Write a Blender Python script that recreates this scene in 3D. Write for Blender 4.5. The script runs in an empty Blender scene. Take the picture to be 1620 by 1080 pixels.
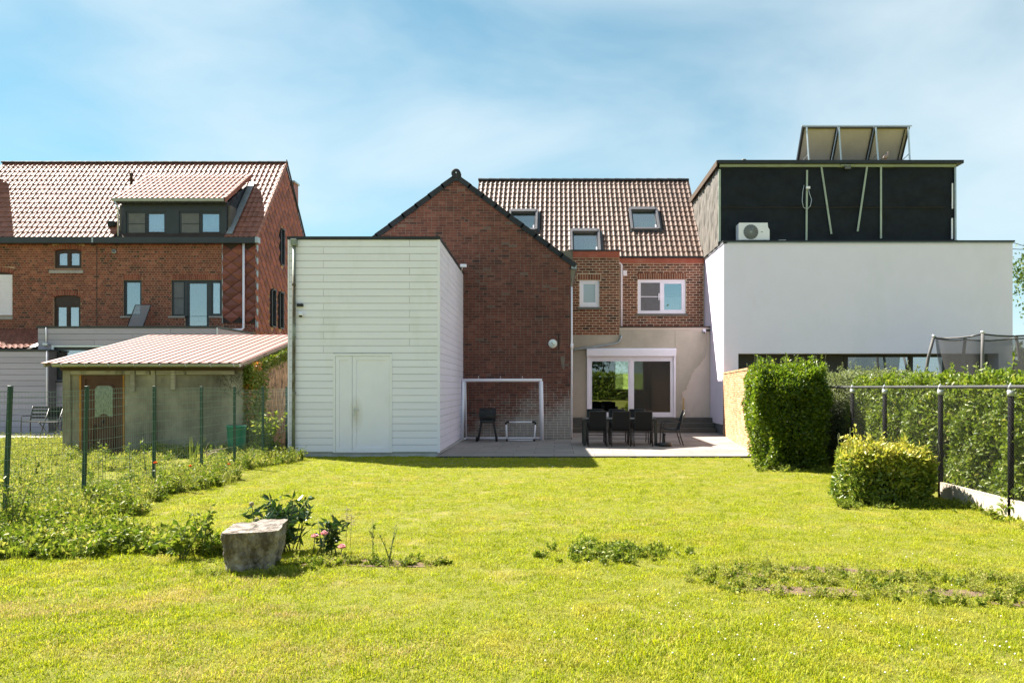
import bpy, bmesh, math, random
import numpy as np
from mathutils import Vector, Matrix, noise as mnoise

# ------------------------------------------------------------------ camera, sky, sun, exposure
SC = bpy.context.scene
COL = SC.collection
F, CX, CY, EYE = 1200.0, 880.0, 613.0, 1.5          # focal length and vanishing point in photo pixels, eye height
cam = bpy.data.cameras.new('camera'); camo = bpy.data.objects.new('camera', cam); COL.objects.link(camo)
cam.sensor_width = 36; cam.sensor_fit = 'HORIZONTAL'; cam.lens = F / 1620 * 36
cam.shift_x = -(CX - 810) / 1620; cam.shift_y = (CY - 540) / 1620
cam.clip_start = .1; cam.clip_end = 2000
camo.location = (0, 0, EYE); camo.rotation_euler = (math.radians(90), 0, 0)
SC.camera = camo

TO_SUN = Vector((-.70, .48, 1.0)).normalized()
SUN_EL = math.asin(TO_SUN.z); SUN_AZ = math.atan2(TO_SUN.x, TO_SUN.y)
W = bpy.data.worlds.new('World'); SC.world = W; W.use_nodes = True
nt = W.node_tree; nt.nodes.clear()
out = nt.nodes.new('ShaderNodeOutputWorld'); bg = nt.nodes.new('ShaderNodeBackground')
sky = nt.nodes.new('ShaderNodeTexSky'); sky.sky_type = 'NISHITA'; sky.sun_disc = False
sky.sun_elevation = SUN_EL; sky.sun_rotation = SUN_AZ
sky.air_density = .85; sky.dust_density = .1; sky.ozone_density = 1.0; sky.altitude = 50
tc = nt.nodes.new('ShaderNodeTexCoord'); mp = nt.nodes.new('ShaderNodeMapping')
mp.inputs['Scale'].default_value = (1.1, 1.1, 2.6); mp.inputs['Rotation'].default_value = (.12, .22, .6); mp.inputs['Location'].default_value = (1.5, .7, 0)
n1 = nt.nodes.new('ShaderNodeTexNoise'); n1.inputs['Scale'].default_value = 2.0
n1.inputs['Detail'].default_value = 7; n1.inputs['Roughness'].default_value = .5; n1.inputs['Distortion'].default_value = .35
rmp = nt.nodes.new('ShaderNodeValToRGB'); rmp.color_ramp.interpolation = 'B_SPLINE'
rmp.color_ramp.elements[0].position = .30; rmp.color_ramp.elements[0].color = (.10, .10, .10, 1)
rmp.color_ramp.elements[1].position = .68; rmp.color_ramp.elements[1].color = (.92, .92, .92, 1)
mx = nt.nodes.new('ShaderNodeMix'); mx.data_type = 'RGBA'
mx.inputs[7].default_value = (2.35, 2.72, 2.9, 1)
L = nt.links
L.new(tc.outputs['Generated'], mp.inputs['Vector']); L.new(mp.outputs[0], n1.inputs['Vector'])
L.new(n1.outputs['Fac'], rmp.inputs[0]); sp = nt.nodes.new('ShaderNodeSeparateXYZ'); L.new(tc.outputs['Generated'], sp.inputs[0])
hz_ = nt.nodes.new('ShaderNodeMapRange'); hz_.interpolation_type = 'SMOOTHSTEP'; hz_.inputs[1].default_value = 0; hz_.inputs[2].default_value = .27; hz_.inputs[3].default_value = .93; hz_.inputs[4].default_value = 0   # horizon haze
L.new(sp.outputs[2], hz_.inputs[0]); mxx = nt.nodes.new('ShaderNodeMath'); mxx.operation = 'MAXIMUM'; L.new(hz_.outputs[0], mxx.inputs[0]); L.new(rmp.outputs[0], mxx.inputs[1]); L.new(mxx.outputs[0], mx.inputs[0])
tint = nt.nodes.new('ShaderNodeMix'); tint.data_type = 'RGBA'; tint.blend_type = 'MULTIPLY'; tint.inputs[0].default_value = 1; tint.inputs[7].default_value = (.125, .41, .39, 1)
L.new(sky.outputs[0], tint.inputs[6]); L.new(tint.outputs[2], mx.inputs[6]); L.new(mx.outputs[2], bg.inputs['Color']); L.new(bg.outputs[0], out.inputs['Surface'])
bg.inputs['Strength'].default_value = .091
sl = bpy.data.lights.new('sun', 'SUN'); slo = bpy.data.objects.new('sun', sl); COL.objects.link(slo)
sl.energy = 4.7; sl.angle = math.radians(.5); sl.color = (1, .93, .82)
slo.rotation_euler = (-TO_SUN).to_track_quat('-Z', 'Y').to_euler(); slo.location = (-20, 20, 40)
SC.view_settings.view_transform = 'Standard'; SC.view_settings.look = 'None'
SC.view_settings.gamma = 1; SC.view_settings.exposure = 2.0
SC.cycles.use_denoising = True; SC.cycles.max_bounces = 8; SC.cycles.transparent_max_bounces = 24
SC.cycles.diffuse_bounces = 4; SC.cycles.glossy_bounces = 4; SC.cycles.caustics_reflective = False; SC.cycles.caustics_refractive = False
SC.cycles.sample_clamp_indirect = 6

# ------------------------------------------------------------------ helpers
rng = random.Random(7); NR = np.random.default_rng(11)
ORG = {}
def X(px, d): return (px - CX) * d / F               # world x of a photo column on the plane at depth d
def Hh(py, d): return EYE + (CY - py) * d / F        # world height of a photo row on the plane at depth d
def srgb(r, g, b): return tuple(((c / 255 + .055) / 1.055) ** 2.4 if c > 10 else c / 255 / 12.92 for c in (r, g, b))

def tag(o, label=None, cat=None, group=None, kind=None):
    if label: o['label'] = label
    if cat: o['category'] = cat
    if group: o['group'] = group
    if kind: o['kind'] = kind
    return o
def thing(name, label, cat, loc=(0, 0, 0), group=None):
    o = bpy.data.objects.new(name, None); COL.objects.link(o); o.location = loc; o.empty_display_size = .2
    ORG[o.name] = Vector(loc)
    return tag(o, label, cat, group)
def org(o): return ORG.get(o.name, Vector((0, 0, 0)))
def link(name, me, parent=None, mats=()):
    o = bpy.data.objects.new(name, me); COL.objects.link(o)
    for m in mats:
        if m.name not in me.materials: me.materials.append(m)
    if parent is not None:
        o.parent = parent; ORG[o.name] = org(parent)
    return o

class MB:
    def __init__(s): s.v = []; s.f = []; s.m = []; s.r = []; s.sm = []
    def add(s, vs, fs, m=0, r=None, smooth=False):
        b = len(s.v); s.v.extend(vs)
        if r is None: r = rng.random()
        for f in fs:
            s.f.append(tuple(i + b for i in f)); s.m.append(m); s.r.append(r); s.sm.append(smooth)
    def box(s, x0, x1, y0, y1, z0, z1, m=0, r=None):
        s.add([(x0, y0, z0), (x1, y0, z0), (x1, y1, z0), (x0, y1, z0), (x0, y0, z1), (x1, y0, z1), (x1, y1, z1), (x0, y1, z1)],
              [(0, 3, 2, 1), (4, 5, 6, 7), (0, 1, 5, 4), (1, 2, 6, 5), (2, 3, 7, 6), (3, 0, 4, 7)], m, r)
    def bbox(s, x0, x1, y0, y1, z0, z1, b=.01, m=0, r=None):          # box with chamfered edges
        bm = bmesh.new(); bmesh.ops.create_cube(bm, size=1)
        for v in bm.verts: v.co = Vector(((x0 + x1) / 2 + v.co.x * (x1 - x0), (y0 + y1) / 2 + v.co.y * (y1 - y0), (z0 + z1) / 2 + v.co.z * (z1 - z0)))
        b = min(b, .45 * min(x1 - x0, y1 - y0, z1 - z0))
        bmesh.ops.bevel(bm, geom=bm.edges[:], offset=b, segments=2, affect='EDGES', profile=.5)
        bm.verts.index_update()
        s.add([tuple(v.co) for v in bm.verts], [tuple(v.index for v in f.verts) for f in bm.faces], m, r); bm.free()
    def quad(s, a, b, c, d, m=0, r=None): s.add([a, b, c, d], [(0, 1, 2, 3)], m, r)
    def poly(s, pts, m=0, r=None): s.add(list(pts), [tuple(range(len(pts)))], m, r)
    def prism(s, pts, vec, m=0, r=None):                                # polygon swept along vec
        n = len(pts); vec = Vector(vec); top = [tuple(Vector(p) + vec) for p in pts]
        fs = [tuple(range(n - 1, -1, -1)), tuple(range(n, 2 * n))] + [(i, (i + 1) % n, n + (i + 1) % n, n + i) for i in range(n)]
        s.add([tuple(p) for p in pts] + top, fs, m, r)
    def tube(s, pts, rad, n=8, m=0, r=None, cap=True, smooth=True):
        pts = [Vector(p) for p in pts]; k = len(pts)
        rad = [rad] * k if not hasattr(rad, '__len__') else rad
        vs = []; fs = []; side = None
        for i, p in enumerate(pts):
            t = (pts[min(i + 1, k - 1)] - pts[max(i - 1, 0)]).normalized()
            if side is None:
                side = t.orthogonal().normalized()
            side = (side - t * side.dot(t)).normalized(); up = t.cross(side)
            for j in range(n):
                a = 2 * math.pi * j / n + (math.pi / 4 if n == 4 else 0)
                vs.append(tuple(p + (side * math.cos(a) + up * math.sin(a)) * rad[i]))
        for i in range(k - 1):
            for j in range(n):
                j2 = (j + 1) % n; fs.append((i * n + j, i * n + j2, (i + 1) * n + j2, (i + 1) * n + j))
        if cap: fs += [tuple(range(n - 1, -1, -1)), tuple(range((k - 1) * n, k * n))]
        s.add(vs, fs, m, r, smooth)
    def lathe(s, prof, c, axis='Z', n=16, m=0, smooth=True):            # prof: (radius, along) pairs
        vs = []; fs = []; c = Vector(c)
        for (q, h) in prof:
            for j in range(n):
                a = 2 * math.pi * j / n; p = (q * math.cos(a), q * math.sin(a), h)
                if axis == 'Y': p = (p[0], p[2], p[1])
                if axis == 'X': p = (p[2], p[0], p[1])
                vs.append(tuple(c + Vector(p)))
        for i in range(len(prof) - 1):
            for j in range(n):
                j2 = (j + 1) % n; fs.append((i * n + j, i * n + j2, (i + 1) * n + j2, (i + 1) * n + j))
        fs += [tuple(range(n - 1, -1, -1)), tuple(range((len(prof) - 1) * n, len(prof) * n))]
        s.add(vs, fs, m, None, smooth)
    def build(s, name, mats, parent=None, smooth_all=None, off=None):
        mats = mats if isinstance(mats, (list, tuple)) else [mats]
        o0 = org(parent) if parent is not None else Vector((0, 0, 0))
        if off is not None: o0 = Vector(off)
        me = bpy.data.meshes.new(name)
        me.from_pydata([(a - o0.x, b - o0.y, c - o0.z) for a, b, c in s.v], [], s.f)
        for m in mats: me.materials.append(m)
        me.polygons.foreach_set('material_index', s.m)
        me.polygons.foreach_set('use_smooth', s.sm if smooth_all is None else [smooth_all] * len(s.f))
        at = me.attributes.new('rnd', 'FLOAT', 'FACE'); at.data.foreach_set('value', s.r)
        me.update()
        return link(name, me, parent)

def np_mesh(name, V, Fq, mats, rnd=None, parent=None, midx=None, smooth=False):
    """V (n,3), Fq (m,k) of equal-sized faces."""
    me = bpy.data.meshes.new(name); V = np.asarray(V, dtype=np.float32); Fq = np.asarray(Fq, dtype=np.int32)
    if parent is not None: V = V - np.array(org(parent), dtype=np.float32)
    k = Fq.shape[1]
    me.vertices.add(len(V)); me.vertices.foreach_set('co', V.ravel())
    me.loops.add(Fq.size); me.loops.foreach_set('vertex_index', Fq.ravel())
    me.polygons.add(len(Fq)); me.polygons.foreach_set('loop_start', np.arange(0, Fq.size, k, dtype=np.int32))
    for m in (mats if isinstance(mats, (list, tuple)) else [mats]): me.materials.append(m)
    if midx is not None: me.polygons.foreach_set('material_index', np.asarray(midx, dtype=np.int32))
    if smooth: me.polygons.foreach_set('use_smooth', np.ones(len(Fq), dtype=bool))
    if rnd is not None:
        at = me.attributes.new('rnd', 'FLOAT', 'FACE'); at.data.foreach_set('value', np.asarray(rnd, dtype=np.float32))
    me.update(calc_edges=True)
    return link(name, me, parent)

# ------------------------------------------------------------------ materials
MATS = {}
def newmat(name):
    m = bpy.data.materials.new(name); m.use_nodes = True; MATS[name] = m
    b = m.node_tree.nodes['Principled BSDF']; return m, m.node_tree, b
def nd(t, kind, **kw):
    n = t.nodes.new(kind)
    for k, v in kw.items(): setattr(n, k, v)
    return n
def noise(t, scale, detail=4, rough=.55, vec=None, dist=0):
    n = nd(t, 'ShaderNodeTexNoise'); n.inputs['Scale'].default_value = scale; n.inputs['Detail'].default_value = detail
    n.inputs['Roughness'].default_value = rough; n.inputs['Distortion'].default_value = dist
    if vec is not None: t.links.new(vec, n.inputs['Vector'])
    return n.outputs['Fac']
def ramp(t, fac, stops, interp='LINEAR'):
    n = nd(t, 'ShaderNodeValToRGB'); cr = n.color_ramp; cr.interpolation = interp
    while len(cr.elements) < len(stops): cr.elements.new(.5)
    for e, (p, c) in zip(cr.elements, stops):
        e.position = p; e.color = (*c, 1) if len(c) == 3 else c
    t.links.new(fac, n.inputs[0]); return n.outputs[0]
def mixc(t, fac, a, b, mode='MIX'):
    n = nd(t, 'ShaderNodeMix', data_type='RGBA', blend_type=mode)
    for sk, v in ((0, fac), (6, a), (7, b)):
        if hasattr(v, 'is_linked') or hasattr(v, 'links'): t.links.new(v, n.inputs[sk])
        elif sk == 0: n.inputs[0].default_value = v
        else: n.inputs[sk].default_value = (*v, 1)
    return n.outputs[2]
def pos(t, scale=None):
    g = nd(t, 'ShaderNodeNewGeometry')
    if scale is None: return g.outputs['Position']
    m = nd(t, 'ShaderNodeMapping'); m.inputs['Scale'].default_value = scale
    t.links.new(g.outputs['Position'], m.inputs['Vector']); return m.outputs[0]
def attr(t, name='rnd'):
    a = nd(t, 'ShaderNodeAttribute', attribute_name=name); return a.outputs['Fac']
def bump(t, b, h, strength=.3, dist=.01):
    n = nd(t, 'ShaderNodeBump'); n.inputs['Strength'].default_value = strength; n.inputs['Distance'].default_value = dist
    t.links.new(h, n.inputs['Height']); t.links.new(n.outputs[0], b.inputs['Normal'])
def pm(name, col, rough=.6, var=.18, scale=3., spec=.4, metal=0., bmp=.0, bscale=60., stretch=None, pvar=.0, dirt=None, dscale=1.5, dpos=(.5, .75)):
    """paint / stone / metal: base colour with mottling, piece-to-piece variation and dirt"""
    m, t, b = newmat(name); P = pos(t, stretch)
    f = noise(t, scale, 6, .6, P)
    lo = tuple(c * (1 - var) for c in col); hi = tuple(min(1, c * (1 + var)) for c in col)
    c = ramp(t, f, [(.3, lo), (.7, hi)])
    if pvar:
        k = ramp(t, attr(t), [(0, (1 - pvar,) * 3), (1, (1 + pvar,) * 3)]); c = mixc(t, 1.0, c, k, 'MULTIPLY')
    if dirt:
        d = ramp(t, noise(t, dscale, 7, .65, pos(t, (1, 1, .45))), [(dpos[0], (0, 0, 0)), (dpos[1], (1, 1, 1))]); c = mixc(t, d, c, dirt)
    t.links.new(c, b.inputs['Base Color'])
    rr = ramp(t, noise(t, scale * 2.3, 5, .6, P), [(.3, (max(0, rough - .1),) * 3), (.7, (min(1, rough + .1),) * 3)])
    t.links.new(rr, b.inputs['Roughness']); b.inputs['Metallic'].default_value = metal; b.inputs['Specular IOR Level'].default_value = spec
    if bmp: bump(t, b, noise(t, bscale, 6, .65, P), bmp, .006 if bmp < .95 else .03)
    return m
def brickmat(name, stops, rough=.85, stain=None, stain_z=None):
    m, t, b = newmat(name)
    c = ramp(t, attr(t), stops)
    c = mixc(t, 1.0, c, ramp(t, noise(t, 45, 5, .65, pos(t)), [(.25, (.7,) * 3), (.75, (1.28,) * 3)]), 'MULTIPLY')
    c = mixc(t, 1.0, c, ramp(t, noise(t, .9, 4, .6, pos(t)), [(.3, (.86,) * 3), (.7, (1.12,) * 3)]), 'MULTIPLY')
    c = mixc(t, 1.0, c, ramp(t, noise(t, 2.6, 7, .7, pos(t, (1, 1, .6)), .6), [(.32, (.72, .72, .74)), (.62, (1.1, 1.08, 1.06))]), 'MULTIPLY')
    if stain:
        c = stainmix(t, c, stain, stain_z)
    t.links.new(c, b.inputs['Base Color']); b.inputs['Roughness'].default_value = rough; b.inputs['Specular IOR Level'].default_value = .25
    bump(t, b, noise(t, 70, 5, .7, pos(t)), .5, .004)
    return m
def stainmix(t, c, stain, sz):
    """salt bloom / old whitewash: patches low on the wall with their own ragged shape"""
    P = pos(t); sep = nd(t, 'ShaderNodeSeparateXYZ'); t.links.new(P, sep.inputs[0])
    hz = nd(t, 'ShaderNodeMapRange'); hz.inputs[1].default_value = sz[0]; hz.inputs[2].default_value = sz[1]; hz.inputs[3].default_value = .30; hz.inputs[4].default_value = -.35
    t.links.new(sep.outputs['Z'], hz.inputs[0])
    ad = nd(t, 'ShaderNodeMath', operation='ADD'); t.links.new(noise(t, 1.1, 8, .68, P), ad.inputs[0]); t.links.new(hz.outputs[0], ad.inputs[1])
    hx = nd(t, 'ShaderNodeMapRange'); hx.inputs[1].default_value = -2.2; hx.inputs[2].default_value = -.3; hx.inputs[3].default_value = -.10; hx.inputs[4].default_value = .10
    t.links.new(sep.outputs['X'], hx.inputs[0])
    a2 = nd(t, 'ShaderNodeMath', operation='ADD'); t.links.new(ad.outputs[0], a2.inputs[0]); t.links.new(hx.outputs[0], a2.inputs[1])
    k = ramp(t, a2.outputs[0], [(.58, (0, 0, 0)), (.84, (.75, .75, .75))])
    return mixc(t, k, c, stain)
def leafmat(name, stops, trans=.35, rough=.5, patch=None, pscale=.8, ppos=(.5, .7), spec=.3, mott=0):
    m, t, b = newmat(name)
    c = ramp(t, attr(t), stops)
    if patch: c = mixc(t, ramp(t, noise(t, pscale, 5, .6, pos(t)), [(ppos[0], (0, 0, 0)), (ppos[1], (1, 1, 1))]), c, patch)
    if mott: c = mixc(t, 1.0, c, ramp(t, noise(t, 3.2, 6, .7, pos(t), .4), [(.30, (1 - mott, 1 - mott * .75, 1 - mott)), (.68, (1 + mott * .5,) * 3)]), 'MULTIPLY')
    b.inputs['Roughness'].default_value = rough; b.inputs['Specular IOR Level'].default_value = spec
    t.links.new(c, b.inputs['Base Color'])
    tr = nd(t, 'ShaderNodeBsdfTranslucent'); t.links.new(mixc(t, 1.0, c, (1.25, 1.3, .8), 'MULTIPLY'), tr.inputs['Color'])
    ms = nd(t, 'ShaderNodeMixShader'); ms.inputs[0].default_value = trans
    t.links.new(b.outputs[0], ms.inputs[1]); t.links.new(tr.outputs[0], ms.inputs[2])
    t.links.new(ms.outputs[0], t.nodes['Material Output'].inputs['Surface'])
    return m
def glassmat(name, refl=.38, tint=(.75, .82, .82), rough=.0):
    m, t, b = newmat(name); t.nodes.remove(b)
    g = nd(t, 'ShaderNodeBsdfGlossy'); g.inputs['Roughness'].default_value = rough; g.inputs['Color'].default_value = (.92, .96, 1, 1)
    tr = nd(t, 'ShaderNodeBsdfTransparent'); tr.inputs['Color'].default_value = (*tint, 1)
    ms = nd(t, 'ShaderNodeMixShader'); ms.inputs[0].default_value = refl
    t.links.new(tr.outputs[0], ms.inputs[1]); t.links.new(g.outputs[0], ms.inputs[2])
    t.links.new(ms.outputs[0], t.nodes['Material Output'].inputs['Surface']); return m
def seethru(name, col, alpha):
    """fine woven mesh whose threads are far below a pixel"""
    m, t, b = newmat(name); b.inputs['Base Color'].default_value = (*col, 1); b.inputs['Roughness'].default_value = .8
    tr = nd(t, 'ShaderNodeBsdfTransparent'); ms = nd(t, 'ShaderNodeMixShader'); ms.inputs[0].default_value = alpha
    t.links.new(tr.outputs[0], ms.inputs[1]); t.links.new(b.outputs[0], ms.inputs[2])
    t.links.new(ms.outputs[0], t.nodes['Material Output'].inputs['Surface']); return m

M = {}
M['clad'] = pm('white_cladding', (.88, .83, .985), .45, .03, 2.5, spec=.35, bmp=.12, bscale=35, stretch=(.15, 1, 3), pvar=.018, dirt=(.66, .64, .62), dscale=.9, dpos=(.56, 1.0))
M['cladback'] = pm('cladding_joint', (.46, .45, .48), .8)
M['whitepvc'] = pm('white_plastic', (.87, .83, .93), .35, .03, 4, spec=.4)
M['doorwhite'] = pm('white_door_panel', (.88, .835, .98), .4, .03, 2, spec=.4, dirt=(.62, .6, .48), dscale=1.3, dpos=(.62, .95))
def rust(m, c, r, col):
    t = m.node_tree; b = t.nodes['Principled BSDF']; src = b.inputs['Base Color'].links[0].from_socket
    d = nd(t, 'ShaderNodeVectorMath', operation='DISTANCE'); t.links.new(pos(t, (1, 1, .38)), d.inputs[0]); d.inputs[1].default_value = (c[0], c[1], c[2] * .38)
    k = nd(t, 'ShaderNodeMapRange'); k.inputs[1].default_value = 0; k.inputs[2].default_value = r; k.inputs[3].default_value = .8; k.inputs[4].default_value = 0; t.links.new(d.outputs['Value'], k.inputs[0])
    q = nd(t, 'ShaderNodeMath', operation='MULTIPLY'); t.links.new(k.outputs[0], q.inputs[0]); t.links.new(noise(t, 9, 6, .7, pos(t)), q.inputs[1])
    t.links.new(mixc(t, q.outputs[0], src, col), b.inputs['Base Color'])
rust(M['doorwhite'], (X(557.5, 16.83) + .09, 16.81, Hh(655, 16.83)), .17, (.42, .30, .12))
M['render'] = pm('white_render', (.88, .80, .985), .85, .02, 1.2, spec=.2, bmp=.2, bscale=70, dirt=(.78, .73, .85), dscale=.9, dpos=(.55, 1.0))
M['plinth'] = pm('grey_plinth', (.16, .17, .19), .8, .1, 3)
M['plaster'] = pm('old_plaster', (.46, .41, .345), .9, .10, 1.6, spec=.15, bmp=.3, bscale=30, dirt=(.34, .30, .25), dscale=1.1, dpos=(.5, .85))
M['plaster2'] = pm('bare_plaster', (.62, .53, .47), .9, .08, 1.2, spec=.15, bmp=.3, bscale=25, dirt=(.42, .37, .33), dscale=1.4, dpos=(.55, .85))
M['ochre'] = pm('ochre_foam', (.50, .34, .15), .9, .15, 8)
M['brick_g'] = brickmat('gable_brick', [(0, (.06, .034, .032)), (.25, (.125, .047, .038)), (.6, (.17, .060, .046)), (.85, (.215, .082, .062)), (1, (.15, .105, .088))], stain=(.36, .335, .32), stain_z=(.5, 2.1))
M['mortar_g'] = None
M['brick_m'] = brickmat('house_brick', [(0, (.06, .028, .024)), (.3, (.155, .056, .036)), (.7, (.23, .083, .05)), (1, (.30, .125, .075))])
M['brick_l'] = brickmat('left_brick', [(0, (.09, .04, .034)), (.3, (.20, .058, .042)), (.7, (.28, .082, .056)), (1, (.35, .125, .082))])
M['brick_o'] = brickmat('orange_brick', [(0, (.42, .22, .11)), (.5, (.55, .32, .17)), (1, (.64, .42, .25))])
def mortar(name, col, stain=None, sz=None):
    m, t, b = newmat(name); c = ramp(t, noise(t, 14, 6, .7, pos(t)), [(.25, tuple(x * .65 for x in col)), (.75, tuple(x * 1.2 for x in col))])
    if stain: c = stainmix(t, c, stain, sz)
    t.links.new(c, b.inputs['Base Color']); b.inputs['Roughness'].default_value = .95; bump(t, b, noise(t, 120, 4, .6, pos(t)), .4, .004); return m
M['mortar_g'] = mortar('gable_mortar', (.20, .155, .13), (.75, .68, .60), (.9, 2.2))
M['mortar_m'] = mortar('house_mortar', (.60, .47, .35))
M['mortar_l'] = mortar('left_mortar', (.44, .29, .19))
M['mortar_o'] = mortar('orange_mortar', (.55, .40, .27))
M['redband'] = pm('red_painted_band', (.34, .085, .05), .7, .15, 3, dirt=(.40, .16, .11), dscale=2.5, dpos=(.5, .8))
M['tile_m'] = pm('brown_pantile', (.125, .075, .058), .54, .3, 5, spec=.25, pvar=.2, bmp=.1)
M['tile_l'] = pm('red_brown_pantile', (.25, .10, .072), .56, .25, 5, spec=.27, pvar=.15, bmp=.1)
M['tile_d'] = pm('dark_verge_tile', (.030, .033, .040), .75, .2, 6, spec=.2, pvar=.2)
M['underroof'] = pm('roof_underlay', (.05, .035, .03), .9)
M['diamond'] = pm('red_diamond_slate', (.21, .062, .042), .5, .18, 4, spec=.45, pvar=.28, bmp=.1)
M['anthra'] = pm('anthracite_metal', (.030, .035, .043), .45, .12, 3, spec=.45)
M['blacktrim'] = pm('black_roof_trim', (.02, .022, .027), .5, .1, 3)
M['zinc'] = pm('zinc', (.36, .39, .42), .45, .15, 4, spec=.5, metal=.6)
M['zincold'] = pm('weathered_zinc', (.28, .30, .27), .6, .25, 3, metal=.3, dirt=(.10, .075, .05), dscale=3, dpos=(.46, .62))
M['alu'] = pm('aluminium', (.58, .60, .65), .4, .06, 5, metal=.5)
M['greyclad'] = pm('grey_cladding', (.34, .31, .39), .55, .06, 2.5, pvar=.06, bmp=.1, stretch=(.2, 1, 3))
M['greyjoint'] = pm('grey_cladding_joint', (.12, .115, .13), .8)
M['brownframe'] = pm('brown_frame', (.045, .022, .017), .5, .12, 4)
M['glass'] = glassmat('window_glass', .34)
M['glass_s'] = glassmat('sliding_door_glass', .16, (.62, .68, .62))
M['tealsky'] = pm('teal_sky_reflection', (.10, .20, .20), .8, .08, 3)  # colour of the reflected sky, painted on a sheet behind the glass
M['netglass'] = pm('net_curtain_glass', (.17, .21, .17), .1, .5, 14, spec=.6, stretch=(3, 3, .7))
M['glass_t'] = glassmat('teal_window_glass', .34, (.40, .55, .52))
M['interior'] = pm('room_interior', (.12, .11, .10), .9, .1)
M['curtain'] = pm('pale_curtain', (.62, .62, .64), .9, .05, 6)
M['blind'] = pm('pale_blind', (.45, .52, .56), .85, .05, 6)
M['shutter'] = pm('white_roller_shutter', (.78, .74, .82), .5, .04, 4)
M['hood'] = pm('roof_window_hood', (.13, .125, .14), .5, .1, 4)
M['frosted'] = pm('frosted_pane', (.42, .50, .55), .12, .03, 2, spec=.6)
M['doorscreen'] = seethru('door_insect_screen', (.05, .042, .035), .55)
M['film'] = leafmat('window_film', [(0, (.75, .8, .72)), (1, (.75, .8, .72))], .6, .6)
M['screen'] = pm('insect_screen', (.14, .14, .15), .8, .1, 6)
M['stone'] = pm('bluestone_sill', (.15, .145, .13), .8, .15, 5)
M['sill_l'] = pm('pale_stone_sill', (.36, .32, .30), .8, .12, 5)
M['concrete'] = pm('old_concrete', (.36, .315, .24), .9, .2, 3, spec=.2, bmp=.6, bscale=20, dirt=(.10, .085, .065), dscale=.8, dpos=(.40, .74))
M['concretep'] = pm('concrete_board', (.48, .42, .34), .9, .12, 3, bmp=.3, dirt=(.25, .22, .16), dscale=2.5, dpos=(.5, .8))
M['oldwood'] = pm('weathered_wood', (.36, .31, .24), .85, .25, 3, stretch=(.5, 3, 8), bmp=.3, bscale=30, pvar=.15, dirt=(.07, .06, .045), dscale=3, dpos=(.55, .72))
M['palewood'] = pm('pale_batten', (.40, .45, .40), .8, .12, 3, pvar=.1)
M['brownwood'] = pm('brown_fascia', (.075, .048, .03), .8, .2, 4)
M['brownpaint'] = pm('brown_door_paint', (.09, .038, .022), .7, .12, 3, bmp=.1)
M['rustorange'] = pm('orange_foam_edge', (.42, .19, .035), .9, .25, 12)
M['sheetroof'] = pm('pink_red_steel_sheet', (.25, .125, .108), .6, .06, 1.5, spec=.3)
M['gutter'] = pm('grey_green_gutter', (.34, .35, .30), .5, .12, 5)
M['reed'] = pm('reed_screen', (.27, .18, .10), .9, .5, 7, stretch=(3, 3, .35), bmp=.6, bscale=12, dirt=(.07, .045, .028), dscale=9, dpos=(.45, .62))
M['greenpost'] = pm('green_post', (.005, .040, .022), .5, .12, 5, spec=.5)
M['greenwire'] = pm('green_wire', (.20, .29, .24), .5, .2, 9, metal=.2)
M['greenbin'] = pm('green_plastic', (.006, .20, .12), .4, .08, 3)
M['blackpost'] = pm('black_post', (.006, .006, .007), .8, .12, 5, spec=.1)
M['blackwire'] = pm('black_wire', (.02, .02, .02), .5, .1, 5)
M['greyrail'] = pm('grey_rail', (.045, .045, .048), .6, .12, 5)
M['paver'] = pm('grey_patio_tile', (.25, .225, .215), .62, .12, 2.2, spec=.35, pvar=.15, stretch=(1, 3, 1), bmp=.08)
M['joint'] = pm('dark_joint', (.07, .065, .06), .95)
M['stepstone'] = pm('dark_step_stone', (.085, .085, .08), .7, .12, 4)
M['black'] = pm('black_plastic', (.012, .012, .014), .5, .1, 5)
M['blackmetal'] = pm('black_metal', (.018, .019, .022), .4, .1, 5, spec=.5)
M['fabric'] = pm('black_mesh_fabric', (.016, .017, .019), .85, .2, 60, spec=.2)
M['tabletop'] = pm('grey_table_slats', (.15, .165, .17), .4, .1, 4)
M['foil'] = pm('black_foil', (.013, .016, .022), .7, .25, 2.5, spec=.2, bmp=.35, bscale=6)
M['foilsunlit'] = pm('sunlit_foil', (.17, .155, .14), .5, .15, 3, bmp=.2, bscale=25)  # the same black foil, with sunlight on that side painted in as grey
M['panelback'] = pm('collector_back', (.50, .42, .43), .45, .08, 2, metal=.1)
M['panelfront'] = pm('collector_glass', (.02, .03, .06), .1, .05, 2, spec=.8)
M['darkpanel'] = pm('dark_brown_panel', (.035, .03, .028), .5, .1, 3)
M['rubber'] = pm('grey_sleeve', (.10, .095, .095), .7, .1, 4)
M['netmat'] = seethru('safety_net', (.05, .05, .055), .48)
M['meshmat'] = seethru('grey_mesh_fabric', (.22, .21, .23), .75)
M['skirt'] = pm('trampoline_pad', (.05, .05, .055), .6)
M['rock'] = pm('weathered_stone', (.34, .295, .26), .95, .35, 16, bmp=1.0, bscale=30, dirt=(.10, .08, .062), dscale=7, dpos=(.42, .60))
M['soil'] = pm('dry_soil', (.17, .11, .072), .95, .3, 9, bmp=1, bscale=40, dirt=(.075, .05, .035), dscale=6, dpos=(.5, .7))
M['terrace'] = pm('pale_terrace', (.42, .38, .35), .85, .1, 2)
M['twigshade'] = pm('twig_and_shade', (.018, .020, .009), .95, .35, 9)  # shade inside the hedges put into the colour; dead twigs share it
M['bark'] = pm('bark', (.10, .075, .05), .9, .3, 8, bmp=.5)
M['dial'] = pm('white_dial', (.70, .76, .76), .4, .03, 3)
M['iron'] = pm('wall_iron', (.025, .018, .017), .7, .2, 8)
M['pigeon'] = pm('pigeon_feathers', (.34, .24, .23), .8, .2, 25)
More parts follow.
